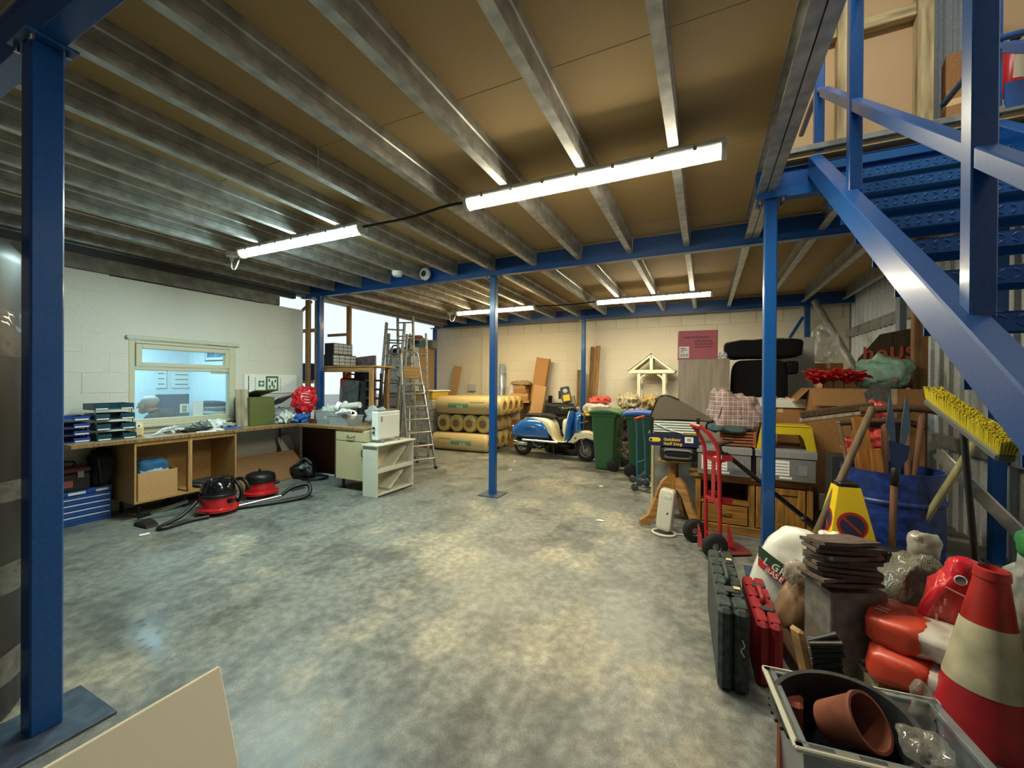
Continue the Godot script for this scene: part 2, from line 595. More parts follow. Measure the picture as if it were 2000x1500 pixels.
# concrete slab, 12 m a side: grey ground, tan dust drifts with ragged edges, smears of tyre dirt, small stains, one damp polished spot
func make_floor_texture() -> void:
	var s := 1280
	var mk := func(sd: int, fr: float, oc: int, wd: int, ht: int) -> PackedByteArray:
		var fn := FastNoiseLite.new()
		fn.seed = sd
		fn.noise_type = FastNoiseLite.TYPE_SIMPLEX_SMOOTH
		fn.frequency = fr
		fn.fractal_octaves = oc
		fn.fractal_gain = 0.62
		var im := fn.get_seamless_image(wd, ht, false, false, 0.15, true)
		im.resize(s, s, Image.INTERPOLATE_CUBIC)
		im.convert(Image.FORMAT_L8)
		return im.get_data()
	var a: PackedByteArray = mk.call(3, 0.012, 8, 1280, 1280)
	var b: PackedByteArray = mk.call(11, 0.007, 8, 1280, 1280)
	var g: PackedByteArray = mk.call(23, 0.02, 6, 1024, 220)
	var h: PackedByteArray = mk.call(31, 0.11, 5, 1280, 1280)
	# where dust has drifted: u, d, radius, strength; then the spots
	var dust := PackedFloat32Array()
	dust.resize(s * s)
	for q in [[-2.2, 3.2, 1.0, 0.5], [-1.3, 3.3, 0.9, 0.5], [-0.9, 2.3, 0.7, 0.4], [-0.4, 2.2, 0.6, 0.45], [-1.2, 4.4, 1.2, 0.3], [-0.6, 3.2, 0.9, 0.35], [-0.2, 1.7, 0.8, 0.3], [-1.8, 6.2, 1.6, 0.3]]:
		stamp(dust, s, q[0], q[1], q[2], q[3])
	var damp := PackedFloat32Array()
	damp.resize(s * s)
	stamp(damp, s, -2.92, 1.36, 0.5, 1.3)
	stamp(damp, s, -2.7, 1.5, 0.4, 0.7)
	var spots := PackedFloat32Array()
	spots.resize(s * s)
	for k in 46:
		var near := k < 26
		stamp(spots, s, -2.88 + rng.randfn(0.0, 0.16) if near else rr(-4.5, 0.4), 1.33 + rng.randfn(0.0, 0.1) if near else rr(1.0, 6.0), rr(0.012, 0.03), rr(0.4, 0.9))
	for q in [[-1.18, 1.28, 0.06, 1.2], [0.05, 1.95, 0.12, 0.7], [-1.55, 1.45, 0.05, 1.0]]:
		stamp(spots, s, q[0], q[1], q[2], q[3])
	var col := PackedByteArray()
	col.resize(s * s * 3)
	var ro := PackedByteArray()
	ro.resize(s * s)
	for i in s * s:
		var bb := b[i] / 255.0
		var gg := g[i] / 255.0
		var hh := h[i] / 255.0
		var t := smoothstep(0.5, 0.75, bb * 0.72 + gg * 0.28 + dust[i] * 0.32 - 0.04) * 0.85
		var k := smoothstep(0.42, 0.85, a[i] / 255.0) * 0.6 + smoothstep(0.52, 0.85, gg) * 0.4
		k = minf(k * (1.0 - t * 0.6) + minf(spots[i], 1.0) * 0.6, 1.0)
		var v := 0.78 + 0.44 * hh
		var r := lerpf(lerpf(136.0, 180.0, t), 78.0, k) * v
		var gn := lerpf(lerpf(138.0, 171.0, t), 81.0, k) * v
		var bl := lerpf(lerpf(131.0, 149.0, t), 78.0, k) * v
		col[i * 3] = int(minf(r, 255.0))
		col[i * 3 + 1] = int(minf(gn, 255.0))
		col[i * 3 + 2] = int(minf(bl, 255.0))
		ro[i] = int(clampf(0.40 + 0.18 * t + 0.12 * (hh - 0.5) - 0.22 * minf(damp[i], 1.0) * (1.0 - minf(spots[i], 1.0)), 0.1, 1.0) * 255.0)
	tex["floor"] = ImageTexture.create_from_image(Image.create_from_data(s, s, false, Image.FORMAT_RGB8, col))
	tex["floorrough"] = ImageTexture.create_from_image(Image.create_from_data(s, s, false, Image.FORMAT_L8, ro))
	noise("pits", 0.25, 0.76, 1.06, FastNoiseLite.TYPE_SIMPLEX_SMOOTH, 4, 512)
	var m := StandardMaterial3D.new()
	m.resource_name = "slab"
	m.albedo_texture = tex["floor"]
	m.roughness = 1.0
	m.roughness_texture = tex["floorrough"]
	m.uv1_triplanar = true
	m.uv1_world_triplanar = true
	m.uv1_scale = Vector3.ONE / 12.0
	m.detail_enabled = true
	m.detail_albedo = tex["pits"]
	m.detail_blend_mode = BaseMaterial3D.BLEND_MODE_MUL
	m.detail_uv_layer = BaseMaterial3D.DETAIL_UV_2
	m.uv2_triplanar = true
	m.uv2_world_triplanar = true
	m.uv2_scale = Vector3.ONE / 1.3
	mats["slab"] = m

# adds a soft round stamp to a 12 m map at u, d
func stamp(f: PackedFloat32Array, s: int, u: float, d: float, r: float, w: float) -> void:
	var k := s / 12.0
	var n := int(r * k) + 1
	var cx := u * k
	var cy := -d * k
	for j in range(-n, n + 1):
		for i in range(-n, n + 1):
			var e := 1.0 - Vector2(i, j).length() / (r * k)
			if e > 0.0:
				f[posmod(int(cx) + i, s) + s * posmod(int(cy) + j, s)] += w * e

# weatherproof batten: grey tray, glowing diffuser, end caps, clips, and its own light
func batten(u: float, d: float, tint: Color, energy: float, len: float, label: String) -> void:
	var o := thing("fluorescent_batten", label, "light", W(u, 2.90, d), 0.0)
	part(o, "tray", B.new().box(Vector3(len, 0.034, 0.128), Vector3(0, 0.066, 0), 0.008), mat("tray", C("d2d3cd"), 0.5))
	var g := StandardMaterial3D.new()
	g.albedo_color = Color(0.95, 0.95, 0.95)
	g.roughness = 0.3
	g.emission_enabled = true
	g.emission = tint
	g.emission_energy_multiplier = 26.0
	part(o, "tube", B.new().rod(Vector3(-len / 2 + 0.05, 0.018, 0), Vector3(len / 2 - 0.05, 0.018, 0), 0.019, -1, 14), g)
	var prof := []
	for k in 13:
		var an := PI * k / 12.0
		prof.append(Vector2(-cos(an) * 0.058, 0.048 - sin(an) * 0.066))
	var shell := B.new()
	shell.grid(12, 1, func(i: float, j: float) -> Vector3:
		var an := PI * i
		return Vector3((j - 0.5) * (len - 0.06), 0.048 - sin(an) * 0.066, -cos(an) * 0.058))
	part(o, "diffuser", shell, clear("battencover", C("f4f6f2"), 0.12, 0.1))
	for s: float in [-1.0, 1.0]:
		var e := B.new()
		e.x = T(Vector3.ZERO, 0, 90, 0)
		e.prism(prof.map(func(q: Vector2) -> Vector2: return Vector2(q.x * 1.04, 0.048 + (q.y - 0.048) * 1.04)), s * (len / 2 - 0.03), s * len / 2, true)
		part(o, "end_cap", e, mat("endcap", C("d8d8d0"), 0.35))
	for k in 7:
		for s: float in [-1.0, 1.0]:
			part(o, "clip", B.new().box(Vector3(0.022, 0.03, 0.008), Vector3((k - 3) * len / 7.4, 0.05, s * 0.066), 0.002), mat("steel"))
	for s: float in [-1.0, 1.0]:
		part(o, "hanger", B.new().box(Vector3(0.03, 0.02, 0.1), Vector3(s * len * 0.3, 0.086, 0), 0.003), mat("galv"))
	var l := AreaLight3D.new()
	l.name = "tube_light"
	l.area_size = Vector2(len - 0.08, 0.09)
	l.light_color = tint
	l.light_energy = energy
	l.area_range = 30.0
	l.area_attenuation = 2.0
	l.shadow_enabled = true
	l.position = Vector3(0, -0.034, 0)
	l.rotation.x = -PI / 2
	o.add_child(l, true)

func office_lamp() -> void:
	var o := thing("ceiling_panel_light", "square panel light in the ceiling of the small office behind the window", "light", W(-7.9, 2.50, 3.0))
	part(o, "frame", B.new().box(Vector3(1.24, 0.04, 0.64), Vector3(0, 0.02, 0), 0.005), mat("white"))
	var g := StandardMaterial3D.new()
	g.emission_enabled = true
	g.emission = Color(0.78, 0.95, 1.0)
	g.emission_energy_multiplier = 1.6
	part(o, "diffuser", B.new().box(Vector3(1.16, 0.01, 0.56), Vector3(0, -0.003, 0)), g)
	var l := AreaLight3D.new()
	l.name = "panel_light"
	l.area_size = Vector2(1.16, 0.56)
	l.light_color = Color(0.66, 0.9, 1.0)
	l.light_energy = 2.6
	l.area_range = 20.0
	l.shadow_enabled = true
	l.position = Vector3(0, -0.03, 0)
	l.rotation.x = -PI / 2
	o.add_child(l, true)

func upper_lamp() -> void:
	var o := thing("high_bay_light", "long strip light under the roof above the staircase", "light", W(0.2, 5.7, 2.0))
	part(o, "tray", B.new().box(Vector3(1.5, 0.05, 0.16), Vector3(0, 0.05, 0), 0.008), mat("tray"))
	var g := StandardMaterial3D.new()
	g.emission_enabled = true
	g.emission = Color(1.0, 0.97, 0.9)
	g.emission_energy_multiplier = 4.0
	part(o, "diffuser", B.new().box(Vector3(1.46, 0.05, 0.13), Vector3.ZERO, 0.012), g)
	var l := AreaLight3D.new()
	l.name = "strip_light"
	l.area_size = Vector2(1.46, 0.13)
	l.light_color = Color(1.0, 0.97, 0.9)
	l.light_energy = 6.0
	l.area_range = 30.0
	l.shadow_enabled = true
	l.position = Vector3(0, -0.04, 0)
	l.rotation.x = -PI / 2
	o.add_child(l, true)

func slab(o: Node3D, called: String, a: Vector3, b: Vector3, m: Material, k := 0.0) -> MeshInstance3D:
	return part(o, called, B.new().span(a, b, k), m)

# the building round the bay: floor, far walls, roof with rooflights, roller door opening on the far left, yard outside it
func hall() -> void:
	var f := struct("floor")
	slab(f, "concrete_slab", W(-10.2, -0.2, -7.0), W(2.6, 0.0, 18.2), mat("slab"))
	var y := struct("ground")
	slab(y, "yard", W(-40, -0.3, -20), W(-10.2, -0.04, 40), mat("yard", C("b9b8b2"), 0.9, 0.0, "blotch", 0.3))
	var wf := struct("wall_far_left")
	var m := mat("hallwall", C("c9c7bf"), 0.8, 0.0, "grain", 0.6)
	slab(wf, "panel", W(-10.2, 0, -7.0), W(-10.0, 6.6, 5.2), m)
	slab(wf, "panel", W(-10.2, 4.8, 5.2), W(-10.0, 6.6, 17.0), m)
	slab(wf, "panel", W(-10.2, 0, 17.0), W(-10.0, 6.6, 18.0), m)
	var we := struct("wall_far_end")
	slab(we, "panel", W(-10.2, 0, 18.0), W(-6.6, 6.6, 18.2), m)
	slab(we, "panel", W(-6.75, 0, 9.45), W(-6.6, 6.6, 18.0), m)
	var wb := struct("wall_front")
	slab(wb, "panel", W(-10.2, 0, -7.2), W(2.6, 6.6, -7.0), m)
	var r := struct("roof")
	var rm := mat("roofsheet", C("9c9d98"), 0.7)
	slab(r, "sheet", W(-10.2, 6.6, -7.2), W(-4.0, 6.8, 18.2), rm)
	slab(r, "sheet", W(-4.0, 6.6, 4.4), W(2.6, 6.8, 9.6), rm)
	slab(r, "sheet", W(-4.0, 6.6, -7.2), W(2.6, 6.8, -3.6), rm)
	for k in 4:
		slab(r, "sheet", W(-4.0 + k * 2.0, 6.6, -3.6), W(-2.9 + k * 2.0 if k < 3 else 2.6, 6.8, 4.4), rm)
	# office shell behind the window
	var ow := struct("wall_office")
	var om := mat("officewall")
	slab(ow, "back_lining", W(-9.15, 0, 0.6), W(-9.0, 2.65, 4.6), om)
	slab(ow, "end_lining", W(-9.0, 0, 4.45), W(-6.24, 2.65, 4.6), om)
	slab(ow, "near_lining", W(-9.0, 0, 0.6), W(-6.24, 2.65, 0.75), om)
	slab(ow, "office_ceiling", W(-9.15, 2.56, 0.6), W(-6.24, 2.66, 4.6), mat("white"))

# blocks laid in stretcher bond, each its own piece, joints set back; hole = [x0, y0, x1, y1]
func block_wall(o: Node3D, len: float, top: float, thick: float, m: Material, hole := [], from := 0.0) -> void:
	var cache := {}
	var row := 0
	var y := 0.0
	while y < top - 0.02:
		var h := minf(0.225, top - y)
		var xx := from - (0.225 if row % 2 else 0.0)
		while xx < len - 0.01:
			var x0 := maxf(xx, from)
			var x1 := minf(xx + 0.45, len)
			var cuts := [[x0, x1]]
			if hole and y + h > hole[1] + 0.02 and y < hole[3] - 0.02:
				cuts = [[x0, minf(x1, hole[0])], [maxf(x0, hole[2]), x1]]
			for c in cuts:
				var w: float = c[1] - c[0]
				if w < 0.03:
					continue
				var y0 := y
				var y1 := y + h
				if hole and c[1] > hole[0] and c[0] < hole[2]:
					continue
				var key := "%.3f %.3f" % [w, y1 - y0]
				if not cache.has(key):
					cache[key] = B.new().box(Vector3(w - 0.003, y1 - y0 - 0.003, thick), Vector3.ZERO, 0.003).mesh()
				share(o, "block", cache[key], m, T(Vector3((c[0] + c[1]) / 2, (y0 + y1) / 2, -thick / 2 + rr(-0.0015, 0.0015))))
			xx += 0.45
		y += 0.225
		row += 1

func left_wall() -> void:
	var o := struct("wall_left")
	o.position = W(-6.1, 0, -1.6)
	o.rotation.y = PI / 2
	var m := mat("block")
	block_wall(o, 6.29, 2.69, 0.14, m, [4.0, 0.96, 5.2, 2.03])
	var b := B.new()
	b.span(Vector3(0, 0, -0.13), Vector3(4.0, 2.68, -0.003))
	b.span(Vector3(5.2, 0, -0.13), Vector3(6.285, 2.68, -0.003))
	b.span(Vector3(4.0, 0, -0.13), Vector3(5.2, 0.96, -0.003))
	b.span(Vector3(4.0, 2.03, -0.13), Vector3(5.2, 2.68, -0.003))
	part(o, "mortar", b, m)
	slab(o, "steel_channel", Vector3(-0.1, 2.70, -0.12), Vector3(5.9, 2.87, -0.03), mat("concrete_band"), 0.008)
	slab(o, "head_plate", Vector3(-0.1, 2.87, -0.14), Vector3(6.2, 2.96, -0.06), mat("darkgrey"))
	# window set in the wall
	var w := struct("window_1")
	w.position = W(-6.1, 0, 2.40)
	w.rotation.y = PI / 2
	var fm := mat("ivory")
	slab(w, "drip_rail", Vector3(-0.03, 1.985, -0.01), Vector3(1.24, 2.025, 0.035), fm, 0.006)
	slab(w, "window_frame", Vector3(0.0, 0.97, -0.09), Vector3(0.06, 1.98, 0.0), fm, 0.006)
	slab(w, "window_frame", Vector3(1.12, 0.97, -0.09), Vector3(1.2, 1.98, 0.0), fm, 0.006)
	slab(w, "window_frame", Vector3(0.06, 1.62, -0.08), Vector3(1.12, 1.66, -0.01), fm, 0.006)
	slab(w, "window_frame", Vector3(0.06, 1.94, -0.09), Vector3(1.12, 1.98, 0.0), fm, 0.006)
	slab(w, "window_frame", Vector3(0.06, 0.97, -0.09), Vector3(1.12, 1.03, 0.0), fm, 0.006)
	var s := B.new()
	s.span(Vector3(0.065, 1.665, -0.06), Vector3(0.125, 1.935, 0.008), 0.005)
	s.span(Vector3(1.06, 1.665, -0.06), Vector3(1.115, 1.935, 0.008), 0.005)
	s.span(Vector3(0.125, 1.665, -0.06), Vector3(1.06, 1.715, 0.008), 0.005)
	s.span(Vector3(0.125, 1.88, -0.06), Vector3(1.06, 1.935, 0.008), 0.005)
	part(w, "sash", s, fm)
	slab(w, "pane", Vector3(0.12, 1.71, -0.035), Vector3(1.065, 1.885, -0.029), mat("glass"))
	slab(w, "pane", Vector3(0.055, 1.025, -0.05), Vector3(1.125, 1.625, -0.044), mat("glass"))
	slab(w, "window_sill", Vector3(-0.02, 0.93, -0.1), Vector3(1.23, 0.972, 0.05), fm, 0.008)

func back_and_right_walls() -> void:
	var o := struct("wall_back")
	o.position = W(-6.75, 0, 9.25)
	var m := mat("blockback")
	block_wall(o, 9.1, 2.7, 0.14, m)
	slab(o, "mortar", Vector3(0, 0, -0.2), Vector3(9.1, 6.6, -0.004), m)
	for k in 20:
		slab(o, "block", Vector3(0.45 * k + 0.002, 2.705, -0.1), Vector3(0.45 * k + 0.448, 3.1, 0.012), m, 0.006)
	slab(o, "pier", Vector3(1.54, 0, -0.01), Vector3(1.65, 3.1, 0.06), m, 0.006)
	var w := struct("wall_right")
	w.position = W(2.38, 0, -7.0)
	w.rotation.y = -PI / 2
	var cm := mat("clad")
	# local x runs towards the camera, so the sheets go from x = -16.4 to 0
	var key := B.new()
	var pr := []
	for k in 5:
		var x0 := k * 0.2
		pr.append_array([Vector2(x0, 0.0), Vector2(x0 + 0.13, 0.0), Vector2(x0 + 0.145, 0.032), Vector2(x0 + 0.185, 0.032)])
	pr.append(Vector2(1.0, 0.0))
	pr.append(Vector2(1.0, -0.006))
	for k in range(4, -1, -1):
		var x0 := k * 0.2
		pr.append_array([Vector2(x0 + 0.187, 0.026), Vector2(x0 + 0.143, 0.026), Vector2(x0 + 0.127, -0.006), Vector2(x0, -0.006)])
	key.x = T(Vector3.ZERO, 90, 0, 0)
	key.prism(pr, -6.6, 0.0)
	var km := key.mesh()
	for k in 17:
		share(w, "cladding_sheet", km, cm, T(Vector3(-16.5 + k, 0, 0), 0, 0, 0))
	for h: float in [0.9, 2.42, 4.3]:
		slab(w, "sheeting_rail", Vector3(-16.4, h - 0.07, 0.035), Vector3(-5.0, h + 0.07, 0.09), mat("galv"), 0.006)
	slab(w, "outer_skin", Vector3(-16.5, 0, -0.2), Vector3(0.2, 6.6, -0.05), mat("hallwall"))

# pressed steel joist section, back at +x
func joist_mesh(len: float) -> ArrayMesh:
	var b := B.new()
	var p := [Vector2(-0.03, 0.0), Vector2(0.03, 0.0), Vector2(0.03, 0.06), Vector2(0.024, 0.07), Vector2(0.024, 0.13), Vector2(0.03, 0.14), Vector2(0.03, 0.2), Vector2(-0.03, 0.2), Vector2(-0.03, 0.185), Vector2(-0.027, 0.185), Vector2(-0.027, 0.197), Vector2(0.026, 0.197), Vector2(0.026, 0.142), Vector2(0.020, 0.132), Vector2(0.020, 0.068), Vector2(0.026, 0.058), Vector2(0.026, 0.003), Vector2(-0.027, 0.003), Vector2(-0.027, 0.015), Vector2(-0.03, 0.015)]
	b.prism(p, -len, 0.0)
	return b.mesh()

func mezzanine() -> void:
	var o := struct("ceiling")
	var chip := mat("chip")
	# boards between the joists: joints run across the bay
	var cuts := [0.70, 0.86, 2.06, 3.26, 4.46, 5.66, 6.86, 8.06, 9.2]
	for r in cuts.size() - 1:
		var x0 := -6.2 - (r % 2) * 1.2
		while x0 < 2.36:
			var a := maxf(x0, -6.2)
			var z := minf(x0 + 2.4, 2.36)
			var parts := [[a, z, cuts[r], cuts[r + 1]]]
			if cuts[r] < 3.65:
				parts = [[a, minf(z, 0.5), cuts[r], minf(cuts[r + 1], 9.0)]]
				if cuts[r + 1] > 3.7:
					parts.append([maxf(a, 0.5), z, 3.66, cuts[r + 1]])
			for q in parts:
				if q[1] - q[0] > 0.05:
					var hh := rr(-0.001, 0.001)
					slab(o, "panel", W(q[0] + 0.0015, 3.18 + hh, q[2] + 0.0015), W(q[1] - 0.0015, 3.218 + hh, q[3] - 0.0015), chip, 0.002)
			x0 += 2.4
	var g := mat("galv")
	var front := joist_mesh(4.83 - 0.72 - 0.06)
	var back := joist_mesh(8.9 - 4.83 - 0.08)
	var shorter := joist_mesh(4.83 - 3.72 - 0.08)
	for k in 11:
		var u := -0.19 - k * 0.592
		share(o, "joist", front, g, T(W(u, 2.98, 0.75)))
	share(o, "joist", front, g, T(W(0.385, 2.98, 0.75)))
	share(o, "joist", front, g, T(W(0.452, 2.98, 0.75)))
	for k in 3:
		share(o, "joist", shorter, g, T(W(1.0 + k * 0.59, 2.98, 3.76)))
	for k in 15:
		share(o, "joist", back, g, T(W(2.17 - k * 0.59, 2.98, 4.87)))
	# end cleats on the beams
	var cl := B.new().box(Vector3(0.006, 0.15, 0.09), Vector3(0, 0.1, 0.03)).mesh()
	for k in 11:
		share(o, "cleat", cl, g, T(W(-0.19 - k * 0.592 + 0.036, 2.98, 4.78)))
		share(o, "cleat", cl, g, T(W(-0.19 - k * 0.592 + 0.036, 2.98, 8.85)))
	# edges: left outer channel and the floor edge strip at the stair head
	slab(o, "edge_channel", W(-6.30, 2.94, 0.7), W(-6.2, 3.22, 9.2), g)
	slab(o, "edge_strip", W(0.52, 3.218, 3.64), W(2.36, 3.262, 3.70), mat("edgestrip", C("8d9189"), 0.6, 0.0, "blotch", 2.0), 0.004)

func post(u: float, d: float, h: float, label: String, w := 0.085, plate := 0.3, group := "") -> Node3D:
	var o := thing("steel_post", label, "post", W(u, 0, d), 0.0, group)
	part(o, "shaft", B.new().span(Vector3(-w / 2, 0.012, -w / 2), Vector3(w / 2, h - 0.012, w / 2), 0.006), mat("blue"))
	part(o, "base_plate", B.new().box(Vector3(plate, 0.014, plate), Vector3(0, 0.007, 0), 0.003), mat("baseplate", C("4f5f74"), 0.5, 0.2, "blotch", 4.0))
	part(o, "head_plate", B.new().box(Vector3(0.2, 0.012, 0.16), Vector3(0, h - 0.006, 0), 0.002), mat("blue"))
	for sx: float in [-1.0, 1.0]:
		for sz: float in [-1.0, 1.0]:
			part(o, "bolt", B.new().rod(Vector3(sx * 0.075, h - 0.04, sz * 0.055), Vector3(sx * 0.075, h + 0.0, sz * 0.055), 0.011, 0.011, 6), mat("steel"))
	return o

func beam(called: String, a: Vector3, b: Vector3, label: String) -> Node3D:
	var o := thing(called, label, "beam")
	part(o, "web", B.new().bar(a, b, 0.05, 0.22), mat("blue"))
	var up := Vector3.UP * 0.107
	part(o, "flange", B.new().bar(a - up, b - up, 0.085, 0.008, 0.002), mat("blue"))
	part(o, "flange", B.new().bar(a + up, b + up, 0.085, 0.008, 0.002), mat("blue"))
	return o

func posts_and_beams() -> void:
	post(-2.56, 0.72, 2.92, "large blue post close to the camera beside the black wrapped pallet", 0.1, 0.36)
	post(-2.56, 4.83, 2.92, "blue post standing alone in the middle of the open floor on a square foot plate")
	post(0.447, 3.7, 2.92, "blue post under the stair head in front of the checked laundry bag")
	post(-5.86, 4.83, 2.92, "blue post behind the timber studs at the end of the office wall")
	post(-2.44, 8.86, 2.92, "blue post against the back wall behind the leaning timber planks")
	post(-6.45, 8.86, 2.92, "blue post beside the tall cupboard in the far corner")
	post(2.22, 4.83, 2.92, "blue post in the shadow below the stairs behind the yellow broom", 0.085, 0.13)
	var p := post(1.66, 8.95, 2.92, "blue post with a knee brace at the far end near the metal cladding")
	part(p, "knee_brace", B.new().bar(Vector3(-0.06, 2.72, 0), Vector3(-0.5, 1.9, 0), 0.05, 0.05, 0.004), mat("blue"))
	beam("steel_beam", W(-6.3, 3.03, 0.72), W(0.47, 3.03, 0.72), "blue beam along the near edge of the mezzanine, on top of the large near post")
	beam("steel_beam", W(-6.3, 3.03, 4.83), W(2.33, 3.03, 4.83), "long blue beam across the middle of the ceiling carrying the joist ends")
	beam("steel_beam", W(-6.5, 3.03, 8.93), W(2.33, 3.03, 8.93), "blue beam along the top of the back wall")
	beam("steel_beam", W(0.35, 3.03, 3.72), W(2.33, 3.03, 3.72), "short blue beam at the stair head resting on the post by the stairs")

func staircase() -> void:
	var o := thing("staircase", "blue steel staircase with chequer plate treads rising to the mezzanine", "staircase", W(0, 0, 0))
	var m := mat("blue")
	var sl := 0.748
	var top := func(d: float) -> float: return 3.25 - (3.75 - d) * sl
	for u: float in [0.72, 1.66]:
		var a := W(u, top.call(3.7) - 0.075, 3.7)
		var b := W(u, 0.03, 3.75 - (3.25 - 0.105) / sl)
		var st := part(o, "stringer", B.new().bar(a, b, 0.08, 0.125, 0.006), m)
		part(st, "foot_plate", B.new().box(Vector3(0.16, 0.012, 0.3), W(u, 0.006, -0.42)), m)
	# treads: folded plate with raised lozenges
	var t := B.new()
	t.span(Vector3(0.745, -0.006, -0.24), Vector3(1.635, 0.0, 0.0))
	t.span(Vector3(0.745, -0.062, -0.006), Vector3(1.635, 0.0, 0.0))
	t.span(Vector3(0.745, -0.05, -0.24), Vector3(1.635, 0.0, -0.234))
	var tm := t.mesh()
	var z := B.new()
	for i in 22:
		for j in 2:
			var x := 0.765 + i * 0.04
			var an := 0.6 if (i + j) % 2 else -0.6
			z.x = Transform3D(Basis(Vector3(0, 0, 1), an), Vector3(x, -0.017 - j * 0.027, 0.001))
			z.soft(Vector3(0.013, 0.0035, 0.0025), Vector3.ZERO, 1.0, 0.0, 1.0, 1, 6)
	for i in 22:
		for j in 5:
			var x := 0.765 + i * 0.04
			z.x = Transform3D(Basis(Vector3(0, 1, 0), 0.6 if (i + j) % 2 else -0.6), Vector3(x, 0.001, -0.02 - j * 0.045))
			z.soft(Vector3(0.013, 0.0025, 0.0035), Vector3.ZERO, 1.0, 0.0, 1.0, 1, 6)
	var zm := z.mesh()
	part(o, "nosing", B.new().span(W(0.76, 3.06, 3.655), W(1.62, 3.12, 3.67), 0.003), mat("blueplate"))
	for k in range(1, 15):
		var y := 3.12 - k * 0.198
		var d := 3.68 - (3.12 - y) / 0.745
		var tr := share(o, "tread", tm, mat("blueplate"), T(W(0, y, d)))
		var lz := share(tr, "raised_pattern", zm, mat("blueplate"), Transform3D())
		lz.set_meta("kind", "stuff")
	# balustrade
	for d: float in [0.6, 1.72, 2.88]:
		part(o, "baluster", B.new().span(W(0.715, top.call(d) - 0.03, d - 0.03), W(0.775, top.call(d) + 1.12, d + 0.03), 0.004), m)
		part(o, "baluster", B.new().span(W(1.63, top.call(d) - 0.03, d - 0.03), W(1.69, top.call(d) + 1.12, d + 0.03), 0.005), m)
	for h: float in [0.47, 1.14]:
		for u: float in [0.745, 1.66]:
			var a := W(u, top.call(0.3) + h, 0.3)
			var b := W(u, top.call(3.55) + h, 3.55)
			if h < 1.0:
				part(o, "mid_rail", B.new().bar(a, b, 0.05, 0.055, 0.004), m)
			else:
				part(o, "handrail", B.new().rod(a, b, 0.024), m)
	for u: float in [0.745, 1.66]:
		part(o, "handrail", B.new().tube([W(u, top.call(3.5) + 1.14, 3.5), W(u, 4.36, 3.75), W(u, 4.36, 4.0)], 0.024, 8, 4), m)
		part(o, "mid_rail", B.new().tube([W(u, top.call(3.5) + 0.47, 3.5), W(u, 3.68, 3.75), W(u, 3.68, 4.3)], 0.022, 8, 4), m)
		part(o, "baluster", B.new().span(W(u - 0.03, 3.2, 3.66), W(u + 0.03, 4.36, 3.72), 0.005), m)
	# guard rail of the landing on the wall side
	for h: float in [3.66, 3.75]:
		pass
	part(o, "guard_rail", B.new().rod(W(1.66, 3.70, 3.66), W(2.3, 3.70, 3.66), 0.02), m)
	part(o, "guard_rail", B.new().rod(W(1.66, 3.86, 3.5), W(2.3, 3.9, 3.5), 0.02), mat("black"))
	part(o, "kick_plate", B.new().span(W(1.69, 3.24, 3.64), W(2.3, 3.40, 3.65)), m)

func upstairs() -> void:
	# partition on the mezzanine: rough studs and board
	var o := thing("stud_partition", "rough sawn timber frame with pale board panels standing on the mezzanine above the stairs", "partition")
	var bm := mat("upboard", C("c0a27a"), 0.7, 0.0, "grain", 6.0)
	slab(o, "board", W(-0.6, 3.22, 4.42), W(1.62, 5.6, 4.44), bm)
	var rp := mat("rough_pine")
	for x: float in [-0.1, 0.42, 1.05, 1.565]:
		slab(o, "stud", W(x - 0.05, 3.22, 4.32), W(x + 0.05, 5.6, 4.42), rp, 0.006)
	for x: Vector2 in [Vector2(0.47, 1.0), Vector2(1.1, 1.515)]:
		slab(o, "noggin", W(x.x, 4.47, 4.34), W(x.y, 4.57, 4.42), mat("rough_pinex", C("c2b083"), 0.75, 0.0, "woodx", 1.2, "fine", 0.1), 0.006)
	slab(o, "sole_plate", W(-0.6, 3.222, 4.325), W(1.62, 3.27, 4.42), mat("rough_pinex"), 0.004)
	var c := thing("cladding_panel", "ribbed metal sheet in the shadow beyond the partition at the stair head", "panel", W(0, 3.22, 5.2))
	for k in 8:
		part(c, "rib", B.new().span(Vector3(1.6 + k * 0.1, 0, 0), Vector3(1.66 + k * 0.1, 2.6, 0.03), 0.01), mat("clad"))
	part(c, "sheet", B.new().span(Vector3(1.55, 0, -0.02), Vector3(2.36, 2.6, 0.0)), mat("clad"))
	var b := thing("cardboard_box", "brown cardboard box standing at the top of the stairs beside the timber partition", "box", W(1.82, 3.22, 4.5), -12)
	part(b, "carton", B.new().box(Vector3(0.16, 0.62, 0.2), Vector3(0, 0.31, 0), 0.004), mat("card"))
	part(b, "carton", B.new().box(Vector3(0.14, 0.3, 0.16), Vector3(-0.01, 0.77, 0.0), 0.004), mat("card2"))
	part(b, "tape", B.new().box(Vector3(0.163, 0.05, 0.203), Vector3(0, 0.52, 0)), mat("tape"))
	var e := extinguisher(W(1.885, 3.50, 4.0), "red fire extinguisher with a cream label on the wall at the top of the stairs", mat("redp"))
	e.rotation.z = deg_to_rad(-3)
	extinguisher(W(2.02, 3.93, 4.0), "black fire extinguisher hanging at the very top right beside the red extinguisher", mat("black"))
	var bd := thing("wall_board", "plain wooden board on the wall behind the fire extinguishers", "board", W(2.2, 3.22, 4.3))
	part(bd, "sheet", B.new().span(Vector3(-0.35, 0.0, -0.02), Vector3(0.15, 1.5, 0.0), 0.003), mat("upboard"))

